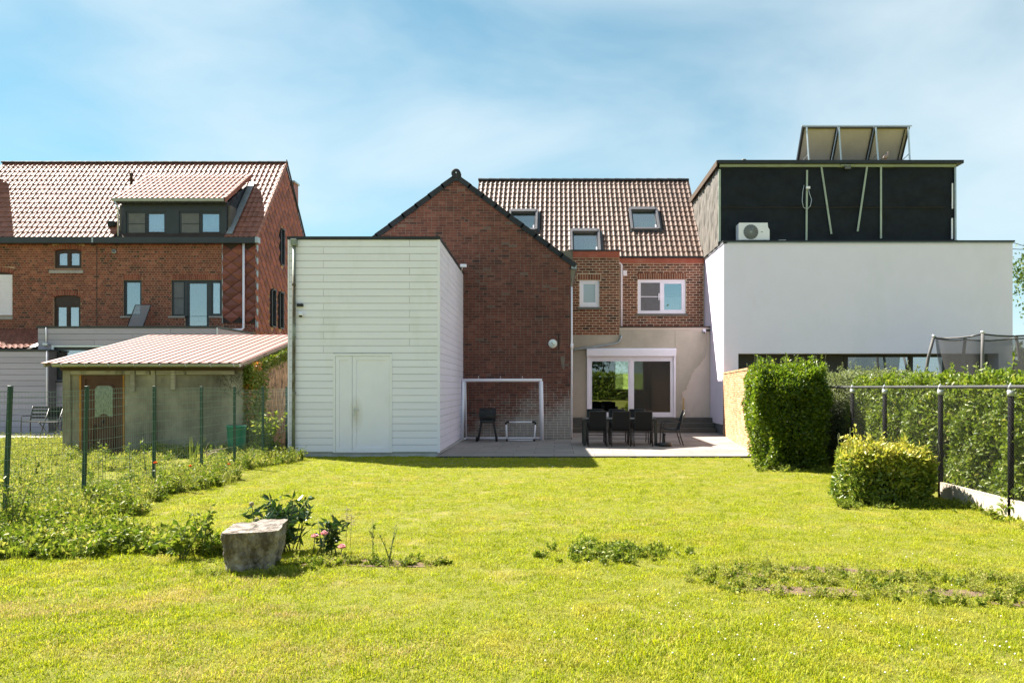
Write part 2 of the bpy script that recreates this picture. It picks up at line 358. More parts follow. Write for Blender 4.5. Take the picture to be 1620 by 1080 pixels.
M['greyext'] = pm('cement_panel', (.19, .175, .14), .9, .12, 3, dirt=(.09, .085, .07), dscale=2, dpos=(.5, .75))
M['cable'] = pm('black_cable', (.012, .012, .012), .6)
M['redhouse'] = pm('far_red_roof', (.28, .09, .06), .7, .15, 1)
# plants
LAWN = [(0, (.13, .19, .005)), (.4, (.29, .32, .006)), (.75, (.41, .41, .010)), (1, (.52, .46, .05))]
M['grass'] = leafmat('lawn_blade', LAWN, .40, .55, patch=(.52, .40, .10), pscale=1.5, ppos=(.50, .80), spec=.2, mott=.30)
M['drygrass'] = leafmat('dry_grass_blade', [(0, (.34, .27, .10)), (.5, (.48, .38, .16)), (1, (.62, .48, .24))], .3, .7, spec=.1)
M['weed'] = leafmat('weed_leaf', [(0, (.07, .12, .012)), (.5, (.15, .20, .022)), (.85, (.25, .28, .04)), (1, (.38, .35, .10))], .38, .5)
M['weed2'] = leafmat('pale_weed_leaf', [(0, (.14, .18, .025)), (.5, (.27, .29, .05)), (.85, (.38, .36, .09)), (1, (.50, .42, .18))], .38, .6)
M['hedge'] = leafmat('privet_leaf', [(0, (.045, .09, .008)), (.45, (.11, .17, .012)), (.8, (.19, .24, .018)), (1, (.30, .31, .04))], .50, .38, spec=.5)
M['hedge2'] = leafmat('long_hedge_leaf', [(0, (.07, .12, .012)), (.45, (.15, .21, .02)), (.8, (.23, .27, .035)), (1, (.34, .31, .09))], .42, .42, spec=.45)
M['palebush'] = leafmat('grey_green_leaf', [(0, (.10, .13, .055)), (.5, (.17, .20, .09)), (1, (.28, .29, .15))], .35, .5)
M['varieg'] = leafmat('variegated_leaf', [(0, (.07, .12, .016)), (.4, (.16, .22, .028)), (.7, (.36, .36, .05)), (1, (.55, .47, .11))], .3, .4, spec=.45)
M['ivy'] = leafmat('ivy_leaf', [(0, (.05, .09, .012)), (.5, (.12, .16, .02)), (.85, (.22, .22, .03)), (1, (.38, .15, .05))], .35, .45)
M['peonyleaf'] = leafmat('peony_leaf', [(0, (.018, .045, .010)), (.6, (.035, .08, .016)), (1, (.07, .12, .03))], .2, .32, spec=.55)
M['petal'] = leafmat('pink_petal', [(0, (.62, .22, .40)), (.6, (.75, .42, .55)), (1, (.82, .62, .68))], .3, .6)
M['orangepetal'] = leafmat('orange_petal', [(0, (.70, .12, .03)), (1, (.75, .22, .05))], .3, .6)
M['clover'] = pm('clover_white', (.72, .68, .58), .8, .05, 5)
M['treeleaf'] = leafmat('tree_leaf', [(0, (.035, .07, .012)), (.6, (.07, .12, .02)), (1, (.14, .18, .04))], .3, .5)
M['stem'] = pm('plant_stem', (.12, .14, .05), .8, .2, 10)
M['drystem'] = pm('dry_stem', (.32, .26, .17), .9, .2, 10)
def groundmat():
    m, t, b = newmat('turf_ground')
    c = ramp(t, noise(t, 30, 6, .7, pos(t)), [(.3, (.10, .12, .018)), (.55, (.18, .18, .035)), (.75, (.25, .21, .07))])
    c = mixc(t, ramp(t, noise(t, 1.1, 5, .6, pos(t)), [(.56, (0, 0, 0)), (.80, (.8, .8, .8))]), c, (.34, .26, .13))
    t.links.new(c, b.inputs['Base Color']); b.inputs['Roughness'].default_value = .95; b.inputs['Specular IOR Level'].default_value = .1
    bump(t, b, noise(t, 60, 5, .7, pos(t)), .8, .02); return m
M['ground'] = groundmat()

# ------------------------------------------------------------------ building helpers
def wall_xz(mb, x0, x1, z0, z1, y, holes, rev=.12, m=0):
    """front wall facing -y with rectangular openings (x0,x1,z0,z1) and reveals"""
    us = sorted({x0, x1, *[h[0] for h in holes], *[h[1] for h in holes]}); vs = sorted({z0, z1, *[h[2] for h in holes], *[h[3] for h in holes]})
    us = [u for u in us if x0 <= u <= x1]; vs = [v for v in vs if z0 <= v <= z1]
    for i in range(len(us) - 1):
        for j in range(len(vs) - 1):
            cu, cv = (us[i] + us[i + 1]) / 2, (vs[j] + vs[j + 1]) / 2
            if any(h[0] < cu < h[1] and h[2] < cv < h[3] for h in holes): continue
            mb.quad((us[i], y, vs[j]), (us[i + 1], y, vs[j]), (us[i + 1], y, vs[j + 1]), (us[i], y, vs[j + 1]), m)
    for a, b, c, d in holes:
        e = y + rev
        mb.quad((a, y, c), (a, e, c), (b, e, c), (b, y, c), m); mb.quad((a, y, d), (b, y, d), (b, e, d), (a, e, d), m)
        mb.quad((a, y, c), (a, y, d), (a, e, d), (a, e, c), m); mb.quad((b, y, c), (b, e, c), (b, e, d), (b, y, d), m)

def brick_mesh(L_, D, H_, r, mat):
    mb = MB(); c = .004
    x, z = L_ / 2, H_ / 2
    vs = [(-x, 0, -z), (x, 0, -z), (x, 0, z), (-x, 0, z), (-x + c, -D, -z + c), (x - c, -D, -z + c), (x - c, -D, z - c), (-x + c, -D, z - c)]
    mb.add(vs, [(4, 5, 6, 7), (0, 1, 5, 4), (1, 2, 6, 5), (2, 3, 7, 6), (3, 0, 4, 7)], 0, r)
    me = bpy.data.meshes.new('brick'); me.from_pydata(mb.v, [], mb.f); me.materials.append(mat)
    at = me.attributes.new('rnd', 'FLOAT', 'FACE'); at.data.foreach_set('value', mb.r); me.update(); return me

def bricks(part, x0, x1, z0, z1, y, holes, mat, L_=.225, course=.074, joint=.013, proud=.010, bond='stretch', clip=None, nind=300, focus=None, seed=1, order=None):
    """lay courses on the wall face at y: full bricks nearest focus become objects, the rest one joined part"""
    rg = random.Random(seed); full = []; rest = []
    n = int((z1 - z0) / course + .5); course = (z1 - z0) / max(1, n)
    for k in range(n):
        za, zb = z0 + k * course + joint / 2, z0 + (k + 1) * course - joint / 2; zm = (za + zb) / 2
        a, b = x0, x1
        if clip:
            a2, b2 = clip(zm); a, b = max(a, a2), min(b, b2)
            if b - a < .05: continue
        hdr = bond == 'english' and k % 2 == 1
        l0 = L_ / 2 if hdr else L_
        u = x0 - (L_ * .25 if hdr else (L_ * .5 if (k // (2 if bond == 'english' else 1)) % 2 else 0)) - L_
        while u < b:
            l = l0
            if bond == 'mixed': l = L_ if rg.random() < .72 else L_ / 2
            segs = [(max(u, a), min(u + l, b))]
            for h in holes:
                if h[2] < zm < h[3]:
                    ns = []
                    for p, q in segs:
                        if q <= h[0] or p >= h[1]: ns.append((p, q)); continue
                        if p < h[0]: ns.append((p, h[0]))
                        if q > h[1]: ns.append((h[1], q))
                    segs = ns
            for p, q in segs:
                if q - p < .035: continue
                r = min(1, max(0, rg.gauss(.5, .21 if bond == 'mixed' else .26)))
                isf = abs((q - p) - l) < 1e-4
                (full if isf else rest).append((p + joint / 2, q - joint / 2, za, zb, r, l))
            u += l
    if focus: full.sort(key=lambda b: abs((b[0] + b[1]) / 2 - focus[0]) + 1.2 * abs(b[2] - focus[1]))
    ind, rest = full[:nind], rest + full[nind:]
    var = {}
    o0 = org(part)
    for p, q, za, zb, r, l in ind:
        key = (round(l, 3), int(r * 9))
        if key not in var: var[key] = brick_mesh(l - joint, proud, zb - za, (key[1] + .5) / 10, mat)
        o = bpy.data.objects.new('brick', var[key]); COL.objects.link(o); o.parent = part
        o.location = ((p + q) / 2 - o0.x, y + rg.uniform(-.0005, .004) - o0.y, (za + zb) / 2 - o0.z); o.rotation_euler = (0, rg.gauss(0, .004), 0)
    if rest:
        mb = MB()
        for p, q, za, zb, r, l in rest:
            d = y - proud + rg.uniform(-.0005, .004); c = .004
            vs = [(p, y, za), (q, y, za), (q, y, zb), (p, y, zb), (p + c, d, za + c), (q - c, d, za + c), (q - c, d, zb - c), (p + c, d, zb - c)]
            mb.add(vs, [(4, 5, 6, 7), (0, 1, 5, 4), (1, 2, 6, 5), (2, 3, 7, 6), (3, 0, 4, 7)], 0, r)
        tag(mb.build('brickwork', mat, part), kind='stuff')

def soldier(part, x0, x1, z0, h, y, mat, n=None, rise=0, proud=.013, name='lintel_brick', deep=.1):
    """row of upright bricks over an opening, on a shallow arc when rise > 0"""
    n = n or max(3, int((x1 - x0) / .074)); o0 = org(part); me = {}
    cx, hw = (x0 + x1) / 2, (x1 - x0) / 2
    R = (hw * hw + rise * rise) / (2 * rise) if rise else 0
    for i in range(n):
        k = rng.randint(4, 9)
        if k not in me: me[k] = brick_mesh((x1 - x0) / n - .012, proud + deep, h, k / 10, mat)
        o = bpy.data.objects.new(name, me[k]); COL.objects.link(o); o.parent = part
        t = (i + .5) / n
        if rise:
            a = math.asin(hw / R) * (2 * t - 1); px = cx + (R + h / 2) * math.sin(a); pz = z0 + rise - R + (R + h / 2) * math.cos(a)
            o.rotation_euler = (0, a, 0)
        else: px, pz = x0 + (x1 - x0) * t, z0 + h / 2
        o.location = (px - o0.x, y + deep - o0.y, pz - o0.z)

def frame(mb, x0, x1, z0, z1, y0, y1, w, m=0, wb=None):
    wb = wb or w
    mb.box(x0, x0 + w, y0, y1, z0, z1, m); mb.box(x1 - w, x1, y0, y1, z0, z1, m)
    mb.box(x0 + w, x1 - w, y0, y1, z0, z0 + wb, m); mb.box(x0 + w, x1 - w, y0, y1, z1 - w, z1, m)

def window(par, x0, x1, z0, z1, y, fm, fw=.055, cells=(1,), sash=.045, screens=(), glass='glass', curtain=None, depth=.07, room=1.6, label=None, name='window', bot=None, back=True):
    """outer frame (part) with sash frames, panes, screens, curtains and the room behind (sub-parts)"""
    mb = MB(); frame(mb, x0, x1, z0, z1, y, y + depth, fw, 0, bot)
    tot = sum(cells); xs = [x0 + fw]
    for c in cells: xs.append(xs[-1] + (x1 - x0 - 2 * fw) * c / tot)
    for u in xs[1:-1]: mb.box(u - fw * .4, u + fw * .4, y + .004, y + depth, z0 + (bot or fw), z1 - fw)
    wo = mb.build(name, fm, par)
    if label: wo['label'] = label
    zb = z0 + (bot or fw)
    for i in range(len(cells)):
        a = xs[i] + (fw * .4 if i else 0); b = xs[i + 1] - (fw * .4 if i < len(cells) - 1 else 0)
        s = MB(); frame(s, a + .003, b - .003, zb + .003, z1 - fw - .003, y + .012, y + depth - .01, sash); s.build('sash', fm, wo)
        p = MB(); p.box(a + sash * .8, b - sash * .8, y + .035, y + .045, zb + sash * .8, z1 - fw - sash * .8); p.build('pane', M[glass], wo)
        if i in screens:
            q = MB(); q.box(a + .02, b - .02, y + .002, y + .006, zb + .02, z1 - fw - .02); q.build('insect_screen', M['screen'], wo)
            q = MB(); frame(q, a + .004, b - .004, zb + .004, z1 - fw - .004, y - .012, y + .0015, .022)
            zm = zb + (z1 - fw - zb) * .50; q.box(a + .026, b - .026, y - .012, y + .0012, zm - .012, zm + .012); q.build('screen_frame', fm, wo)
    if curtain:
        for (i, f0, f1, mat) in curtain:
            a, b = xs[i] + .01, xs[i + 1] - .01; n = 40; vs = []; fs = []
            for k in range(n + 1):
                xx = a + (b - a) * k / n; yy = y + depth + .09 + .018 * math.sin(k * 1.9) * (1 + .3 * math.sin(k * .7))
                vs += [(xx, yy, zb + (z1 - zb) * f0), (xx, yy, zb + (z1 - zb) * f1)]
            for k in range(n): fs.append((2 * k, 2 * k + 2, 2 * k + 3, 2 * k + 1))
            q = MB(); q.add(vs, fs, 0, None, True); q.build('curtain', M[mat], wo)
    if room:
        r = MB(); a, b, c, d, e, f_ = x0 - .3, x1 + .3, y + depth + .003, y + room, z0 - .3, z1 + .25
        if back: r.quad((a, d, e), (b, d, e), (b, d, f_), (a, d, f_))
        r.quad((a, c, e), (a, d, e), (a, d, f_), (a, c, f_)); r.quad((b, c, e), (b, c, f_), (b, d, f_), (b, d, e))
        r.quad((a, c, e), (b, c, e), (b, d, e), (a, d, e)); r.quad((a, c, f_), (a, d, f_), (b, d, f_), (b, c, f_))
        if back:    # strip of inner wall round the opening so that no light leaks past the frame
            wall_xz(r, a, b, e, f_, c, [(x0 + .004, x1 - .004, z0 + .004, z1 - .004)], .02)
        r.build('room', M['interior'], wo)
    return wo

PROF = [(0, .010), (.10, .003), (.25, 0), (.44, .001), (.58, .012), (.70, .030), (.82, .037), (.93, .028), (1.04, .010)]
def tile_unit(w, h, th=.025, ov=.05, hgt=1.0):
    V = []
    for u, z in PROF: V.append((u * w, 0, z * hgt + th))           # lower edge, top
    for u, z in PROF: V.append((u * w, h + ov, z * hgt))            # upper edge
    for u, z in PROF: V.append((u * w, 0.004, z * hgt + .002))      # lower edge, underside of the lip
    for u, z in PROF: V.append((u * w, 0, z * hgt + th))           # the lip's own copy of that edge keeps its corner sharp
    n = len(PROF); Fq = []
    for i in range(n - 1):
        Fq.append((i, i + 1, n + i + 1, n + i)); Fq.append((2 * n + i, 2 * n + i + 1, 3 * n + i + 1, 3 * n + i))
    return np.array(V), np.array(Fq)
def tile_roof(part, O, U, Vv, width, length, w, h, mat, keep=None, nind=300, seed=3, hgt=1.0):
    O = Vector(O); U = Vector(U).normalized(); Vv = Vector(Vv).normalized(); N = U.cross(Vv)
    cols = int(round(width / w)); rows = int(round(length / h)); w = width / cols; h = length / rows
    V, Fq = tile_unit(w, h, hgt=hgt); rg = random.Random(seed); cells = []
    for j in range(rows):
        for i in range(cols):
            P = O + U * (i * w) + Vv * (j * h)
            if keep and not keep((i + .5) * w, (j + .5) * h): continue
            cells.append((P, rg.gauss(0, .006), rg.gauss(0, .01), rg.random()))
    B = Matrix((U, Vv, N)).transposed()
    ind, rest = cells[:nind], cells[nind:]
    mes = []
    for k in range(5):
        me = bpy.data.meshes.new('roof_tile'); me.from_pydata([tuple(v) for v in V], [], [tuple(int(x) for x in f) for f in Fq]); me.materials.append(mat)
        me.polygons.foreach_set('use_smooth', [True] * len(Fq)); at = me.attributes.new('rnd', 'FLOAT', 'FACE'); at.data.foreach_set('value', [(k + .5) / 5] * len(Fq)); me.update(); mes.append(me)
    o0 = org(part)
    for P, a, b, r in ind:
        o = bpy.data.objects.new('roof_tile', mes[int(r * 5)]); COL.objects.link(o); o.parent = part
        o.matrix_basis = Matrix.Translation(P - o0) @ (B @ (Matrix.Rotation(a, 3, 'Z') @ Matrix.Rotation(b, 3, 'Y'))).to_4x4()
    if rest:
        VV = []; FF = []; RR = []; nv = len(V)
        for k, (P, a, b, r) in enumerate(rest):
            R3 = np.array(B @ (Matrix.Rotation(a, 3, 'Z') @ Matrix.Rotation(b, 3, 'Y')))
            VV.append(V @ R3.T + np.array(P)); FF.append(Fq + k * nv); RR.append(np.full(len(Fq), r))
        tag(np_mesh('tiling', np.concatenate(VV), np.concatenate(FF), mat, np.concatenate(RR), part, smooth=True), kind='stuff')

def ridge_tiles(part, a, b, r, mat, pitch=.4, name='ridge_tile'):
    a, b = Vector(a), Vector(b); n = max(1, int((b - a).length / pitch)); d = (b - a) / n
    for i in range(n):
        mb = MB(); p = a + d * i; q = a + d * (i + 1.06); vs = []; fs = []
        for e, (c, rr) in enumerate(((p, r), (p + d * .1, r * 1.0), (q, r * .9))):
            for j in range(7):
                t = math.pi * j / 6; vs.append((c.x, c.y - math.cos(t) * rr, c.z + math.sin(t) * rr - r * .3))
        for e in range(2):
            for j in range(6): fs.append((e * 7 + j, e * 7 + j + 1, e * 7 + 8 + j, e * 7 + 7 + j))
        fs.append(tuple(range(7))); fs.append(tuple(range(20, 13, -1)))
        mb.add(vs, fs, 0, None, False); mb.build(name, mat, part)

def planks(part, x0, x1, z0, z1, y, n, mat, holes=(), joints=None, gap=.008, th=.014, name='plank', seed=0):
    rg = random.Random(seed); hh = (z1 - z0) / n
    for k in range(n):
        za, zb = z0 + k * hh + gap / 2, z0 + (k + 1) * hh - gap / 2; zm = (za + zb) / 2
        segs = [(x0, x1)]
        for h in holes:
            if h[2] < zm + hh * .3 and zm - hh * .3 < h[3]:
                ns = []
                for p, q in segs:
                    if q <= h[0] or p >= h[1]: ns.append((p, q)); continue
                    if p < h[0]: ns.append((p, h[0]))
                    if q > h[1]: ns.append((h[1], q))
                segs = ns
        if joints:
            j = joints(k); ns = []
            for p, q in segs:
                if j and p + .1 < j < q - .1: ns += [(p, j - .003), (j + .003, q)]
                else: ns.append((p, q))
            segs = ns
        for p, q in segs:
            mb = MB(); d = y - th + rg.uniform(-.0004, .0004); c = .004
            vs = [(p, y, za), (q, y, za), (q, y, zb), (p, y, zb), (p + .001, d, za + c), (q - .001, d, za + c), (q - .001, d + .0015, zb - c), (p + .001, d + .0015, zb - c)]
            mb.add(vs, [(4, 5, 6, 7), (0, 1, 5, 4), (1, 2, 6, 5), (2, 3, 7, 6), (3, 0, 4, 7)], 0, rg.random())
            mb.build(name, mat, part)

def stuff(o): o['kind'] = 'stuff'; return o
def struct(o): o['kind'] = 'structure'; return o

# ------------------------------------------------------------------ ground, patio
mb = MB(); mb.quad((-400, -300, -.03), (400, -300, -.03), (400, 500, -.03), (-400, 500, -.03)); struct(mb.build('ground', M['ground']))
PAT = [(-2.62, 16.55), (4.38, 16.55), (5.28, 23.6), (5.28, 25.0), (.45, 25.0), (.45, 21.98), (-2.70, 21.98)]
mb = MB(); mb.prism([(x, y, -.06) for x, y in PAT], (0, 0, .062)); patio = struct(mb.build('patio', M['joint']))
def in_poly(x, y, P):
    c = False; j = len(P) - 1
    for i in range(len(P)):
        if (P[i][1] > y) != (P[j][1] > y) and x < (P[j][0] - P[i][0]) * (y - P[i][1]) / (P[j][1] - P[i][1]) + P[i][0]: c = not c
        j = i
    return c
def clip_half(P, a, b, c):                    # keep a*x + b*y <= c
    out = []
    for i in range(len(P)):
        p, q = P[i], P[(i + 1) % len(P)]; dp, dq = a * p[0] + b * p[1] - c, a * q[0] + b * q[1] - c
        if dp <= 0: out.append(p)
        if (dp < 0 < dq) or (dq < 0 < dp): t = dp / (dp - dq); out.append((p[0] + (q[0] - p[0]) * t, p[1] + (q[1] - p[1]) * t))
    return out
tw, tl = .90, .60
ny = int((25.0 - 16.55) / tl + .999)
for j in range(ny):
    for i in range(-1, 10):
        x0 = -2.75 + i * tw + (tw / 2 if j % 2 else 0); y0 = 16.55 + j * tl
        q = [(x0 + .006, y0 + .006), (x0 + tw - .006, y0 + .006), (x0 + tw - .006, y0 + tl - .006), (x0 + .006, y0 + tl - .006)]
        q = clip_half(q, -1, 0, 2.615 if y0 < 16.7 else 2.66); q = clip_half(q, 0, 1, 24.995)
        nx_, ny_ = (23.6 - 16.55), -(5.28 - 4.38)
        q = clip_half(q, nx_, ny_, nx_ * 4.38 + ny_ * 16.55) if len(q) > 2 else q
        q = clip_half(q, 1, 0, 5.28) if len(q) > 2 else q
        if y0 + tl > 21.98 and len(q) > 2:
            q = clip_half(q, -1, 0, -.46) if y0 >= 21.9 or y0 + tl > 22.2 else clip_half(q, 0, 1, 21.97)
        if len(q) < 3: continue
        ar = abs(sum(q[k][0] * q[(k + 1) % len(q)][1] - q[(k + 1) % len(q)][0] * q[k][1] for k in range(len(q)))) / 2
        if ar < .01: continue
        mb = MB(); mb.prism([(x, y, .002) for x, y in q], (0, 0, .008 + rng.uniform(0, .0015))); mb.build('paving_tile', M['paver'], patio)
# neighbour's pale terrace on the left
mb = MB(); mb.prism([(-24, 21.9, -.05), (-11.6, 23.1, -.05), (-11.6, 28.5, -.05), (-24, 28.5, -.05)], (0, 0, .06)); struct(mb.build('terrace', M['terrace']))

# ------------------------------------------------------------------ white clad annex
BY, BX0, BX1, BX2, BH = 16.83, -5.93, -2.60, -2.71, 4.79
annex = thing('clad_annex', 'white flat roofed annex clad in horizontal boards with a double door', 'annex', (-4.27, 19.4, 0))
mb = MB()
DX0, DX1, DZ = X(531, BY), X(617, BY), Hh(563, BY)
wall_xz(mb, BX0, BX1, .06, BH, BY, [(DX0, DX1, .06, DZ)], .08)
mb.quad((BX1, BY, .06), (BX2, 21.99, .06), (BX2, 21.99, BH), (BX1, BY, BH)); mb.quad((BX0, 21.99, .06), (BX0, BY, .06), (BX0, BY, BH), (BX0, 21.99, BH))
mb.quad((BX0, BY, BH - .05), (BX1, BY, BH - .05), (BX2, 21.99, BH - .05), (BX0, 21.99, BH - .05))
mb.box(BX0 + .02, BX1 - .03, BY + .02, 21.9, -.05, .058)
wall = mb.build('wall', M['cladback'], annex)
NP = 30
jr = random.Random(5)
jx = [X(512, BY), X(648, BY)]
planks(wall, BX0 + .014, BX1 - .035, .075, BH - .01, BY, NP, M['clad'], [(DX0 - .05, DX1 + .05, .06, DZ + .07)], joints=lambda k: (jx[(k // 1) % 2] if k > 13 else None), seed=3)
# side boards follow the side wall
sa = math.atan2(BX2 - BX1, 21.99 - BY); slen = math.hypot(BX2 - BX1, 21.99 - BY)
Rs = Matrix.Rotation(math.pi / 2 - sa, 4, 'Z'); o0 = org(annex)
hh = (BH - .01 - .075) / NP
for k in range(NP):
    cut = (1.6, 3.4)[k % 2] if k % 3 else 2.5
    for (p, q) in ((.036, cut - .003), (cut + .003, slen - .01)):
        mb = MB(); za, zb = .075 + k * hh + .004, .075 + (k + 1) * hh - .004; c = .003; d = -.014 + rng.uniform(-.0004, .0004)
        mb.add([(p, 0, za), (q, 0, za), (q, 0, zb), (p, 0, zb), (p, d, za + c), (q, d, za + c), (q, d, zb - c), (p, d, zb - c)], [(4, 5, 6, 7), (0, 1, 5, 4), (1, 2, 6, 5), (2, 3, 7, 6), (3, 0, 4, 7)])
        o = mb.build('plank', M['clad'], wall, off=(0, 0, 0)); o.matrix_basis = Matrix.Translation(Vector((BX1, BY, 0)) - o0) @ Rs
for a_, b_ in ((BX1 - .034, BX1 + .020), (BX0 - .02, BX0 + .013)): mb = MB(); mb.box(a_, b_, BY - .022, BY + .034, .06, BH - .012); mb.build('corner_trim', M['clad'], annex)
mb = MB(); mb.box(BX0 - .03, BX1 + .03, BY - .045, BY + .20, BH - .008, BH + .055)
mb.prism([(BX1 - .17, BY + .201, BH - .007), (BX1 + .03, BY + .201, BH - .007), (BX2 + .03, 21.98, BH - .007), (BX2 - .17, 21.98, BH - .007)], (0, 0, .06))
mb.box(BX0 - .03, BX0 + .17, BY + .201, 21.98, BH - .007, BH + .054); mb.build('roof_trim', M['blacktrim'], annex)
# door with fixed side leaf
mb = MB(); frame(mb, DX0 - .05, DX1 + .05, .06, DZ + .05, BY - .03, BY + .05, .05, 0, .02)
XM = X(557.5, BY)
door = mb.build('door_frame', M['whitepvc'], annex)
def leaf(x0, x1, nm, mat):
    a = MB(); w = .085
    frame(a, x0, x1, .085, DZ - .004, BY - .018, BY + .03, w); a.box(x0 + w + .001, x1 - w - .001, BY - .004, BY + .028, .085 + w, DZ - w - .005)
    return a.build(nm, mat, annex)
leaf(DX0 + .004, XM - .004, 'side_leaf', M['doorwhite'])
dl = leaf(XM + .004, DX1 - .004, 'door', M['doorwhite'])
mb = MB(); hx, hz = XM + .045, Hh(648, BY)
mb.box(hx - .014, hx + .014, BY - .026, BY - .0185, hz - .13, hz + .05); mb.tube([(hx, BY - .026, hz), (hx, BY - .062, hz), (hx + .11, BY - .062, hz)], .009, 8); mb.build('door_handle', M['alu'], dl)
# downpipe with hopper
mb = MB(); px = X(467, BY)
mb.tube([(px, BY - .07, BH - .12), (px - .005, BY - .07, 2.5), (px - .015, BY - .07, .10)], .036, 10)
for z in (3.75, 2.6, 1.35): mb.tube([(px - .004, BY - .07, z), (px - .004, BY - .07, z + .05)], .043, 10)
dp = mb.build('downpipe', M['zincold'], annex)
mb = MB(); mb.bbox(px - .065, px + .065, BY - .13, BY - .012, BH - .16, BH - .012, .01); mb.build('hopper', M['zincold'], dp)
# devices screwed to the cladding
t = thing('wall_lamp', 'small black slot lamp on the white cladding above the camera', 'lamp', (X(476, BY), BY - .02, Hh(483, BY)))
x, z = X(476, BY), Hh(483, BY); mb = MB(); mb.bbox(x - .065, x + .065, BY - .09, BY - .017, z - .03, z + .03, .008); mb.build('housing', M['black'], t)
t = thing('security_camera', 'white dome security camera on the annex beside the downpipe', 'camera', (X(477, BY), BY - .02, Hh(497, BY)), 'security cameras')
x, z = X(477, BY), Hh(497, BY); mb = MB(); mb.bbox(x - .035, x + .035, BY - .07, BY - .017, z, z + .05, .01); mb.lathe([(.02, .012), (.05, .005), (.052, -.02), (.04, -.03)], (x + .01, BY - .09, z - .005)); mb.build('housing', M['whitepvc'], t)
mb = MB(); mb.lathe([(.038, -.031), (.036, -.05), (.022, -.066), (.004, -.07)], (x + .01, BY - .09, z - .005)); mb.build('lens_dome', M['black'], t)
t = thing('floodlight', 'small white floodlight on the annex roof edge near the gable', 'lamp', (X(731, 21.4), 21.4, 4.8))
x, z = BX2 + .03, 4.86; mb = MB(); mb.bbox(x - .02, x + .16, 21.3, 21.36, z + .02, z + .11, .012); mb.tube([(x + .0, 21.4, z - .1), (x + .03, 21.4, z + .02), (x + .06, 21.34, z + .05)], .014, 8); mb.build('housing', M['whitepvc'], t)

# ------------------------------------------------------------------ dark brick gable wing
GY, GX0, GX1, GXA, GHE, GHA = 22.0, -6.2, .42, -2.9, 5.08, 7.57
wing = thing('brick_wing', 'dark weathered brick gable wing with black verge tiles behind the white annex', 'house', (-2.9, 24.3, 0))
mb = MB(); mb.poly([(GX0, GY, 0), (GX1, GY, 0), (GX1, GY, GHE), (GXA, GY, GHA), (GX0, GY, GHE)])
mb.quad((GX1, GY, 0), (GX1, 27.3, 0), (GX1, 27.3, GHE), (GX1, GY, GHE)); mb.quad((GX0, 27.3, 0), (GX0, GY, 0), (GX0, GY, GHE), (GX0, 27.3, GHE))
mb.poly([(GX0, 27.3, 0), (GX0, 27.3, GHE), (GXA, 27.3, GHA), (GX1, 27.3, GHE), (GX1, 27.3, 0)])
gw = mb.build('wall', M['mortar_g'], wing)
sl_ = (GHA - GHE) / (GX1 - GXA)
bricks(gw, GX0, GX1, 0.0, GHA - .02, GY, [], M['brick_g'], L_=.215, course=.0735, joint=.011, bond='mixed', clip=lambda z: (GX0, GX1) if z < GHE else (GXA - (GHA - z) / sl_ + .02, GXA + (GHA - z) / sl_ - .02), focus=(-.9, 2.6), seed=4, proud=.007)
# roof slabs and tiles
for s_ in (1, -1):
    xe = GXA + s_ * (GX1 - GXA + .12); ze = GHA + .03 - sl_ * (GX1 - GXA + .12)
    mb = MB(); mb.prism([(GXA, GY + .02, GHA + .02), (xe, GY + .02, ze), (xe, GY + .02, ze + .05), (GXA, GY + .02, GHA + .07)], (0, 5.3, 0)); rf = mb.build('roof', M['underroof'], wing)
    V_ = Vector((-s_, 0, sl_)).normalized(); U_ = Vector((0, s_, 0)); ln = math.hypot(GX1 - GXA + .12, sl_ * (GX1 - GXA + .12))
    tile_roof(rf, (xe, GY + .12 if s_ > 0 else 27.3, ze + .055), U_, V_, 5.15, ln, .21, .32, M['tile_d'], nind=0)
    n = 9
    for i in range(n):                      # verge tiles, each its own piece, stepping over each other
        d = ln / n; a = Vector((xe, GY - .05, ze + .02)) + V_ * (i * d - .03); Nn = Vector((s_ * sl_, 0, 1)).normalized()
        mb = MB(); u = V_ * (d * 1.10); lift = Nn * .016
        P = [a - Nn * .085 + lift, a + Nn * .062 + lift, a + u + Nn * .062, a + u - Nn * .085]
        mb.prism(P, (0, .20, 0)); mb.build('verge_tile', M['tile_d'], rf)
mb = MB(); mb.lathe([(.10, -.02), (.135, 0), (.135, .20), (.10, .22)], (GXA, GY - .09, GHA + .12), 'Y', 18); mb.prism([(GXA - .11, GY - .082, GHA + .12), (GXA + .11, GY - .082, GHA + .12), (GXA + .05, GY - .082, GHA - .10), (GXA - .05, GY - .082, GHA - .10)], (0, .1, 0)); mb.build('ridge_cap', M['tile_d'], wing)
mb = MB(); mb.lathe([(.018, -.006), (.018, 0)], (GXA + .01, GY - .112, GHA + .13), 'Y', 10); mb.build('cap_nail', M['whitepvc'], wing)
ridge_tiles_y = []
for i in range(12):
    mb = MB(); y0 = GY + .14 + i * .42; mb.lathe([(.13, 0), (.12, .43)], (GXA, y0, GHA + .07), 'Y', 12); mb.build('ridge_tile', M['tile_d'], wing)
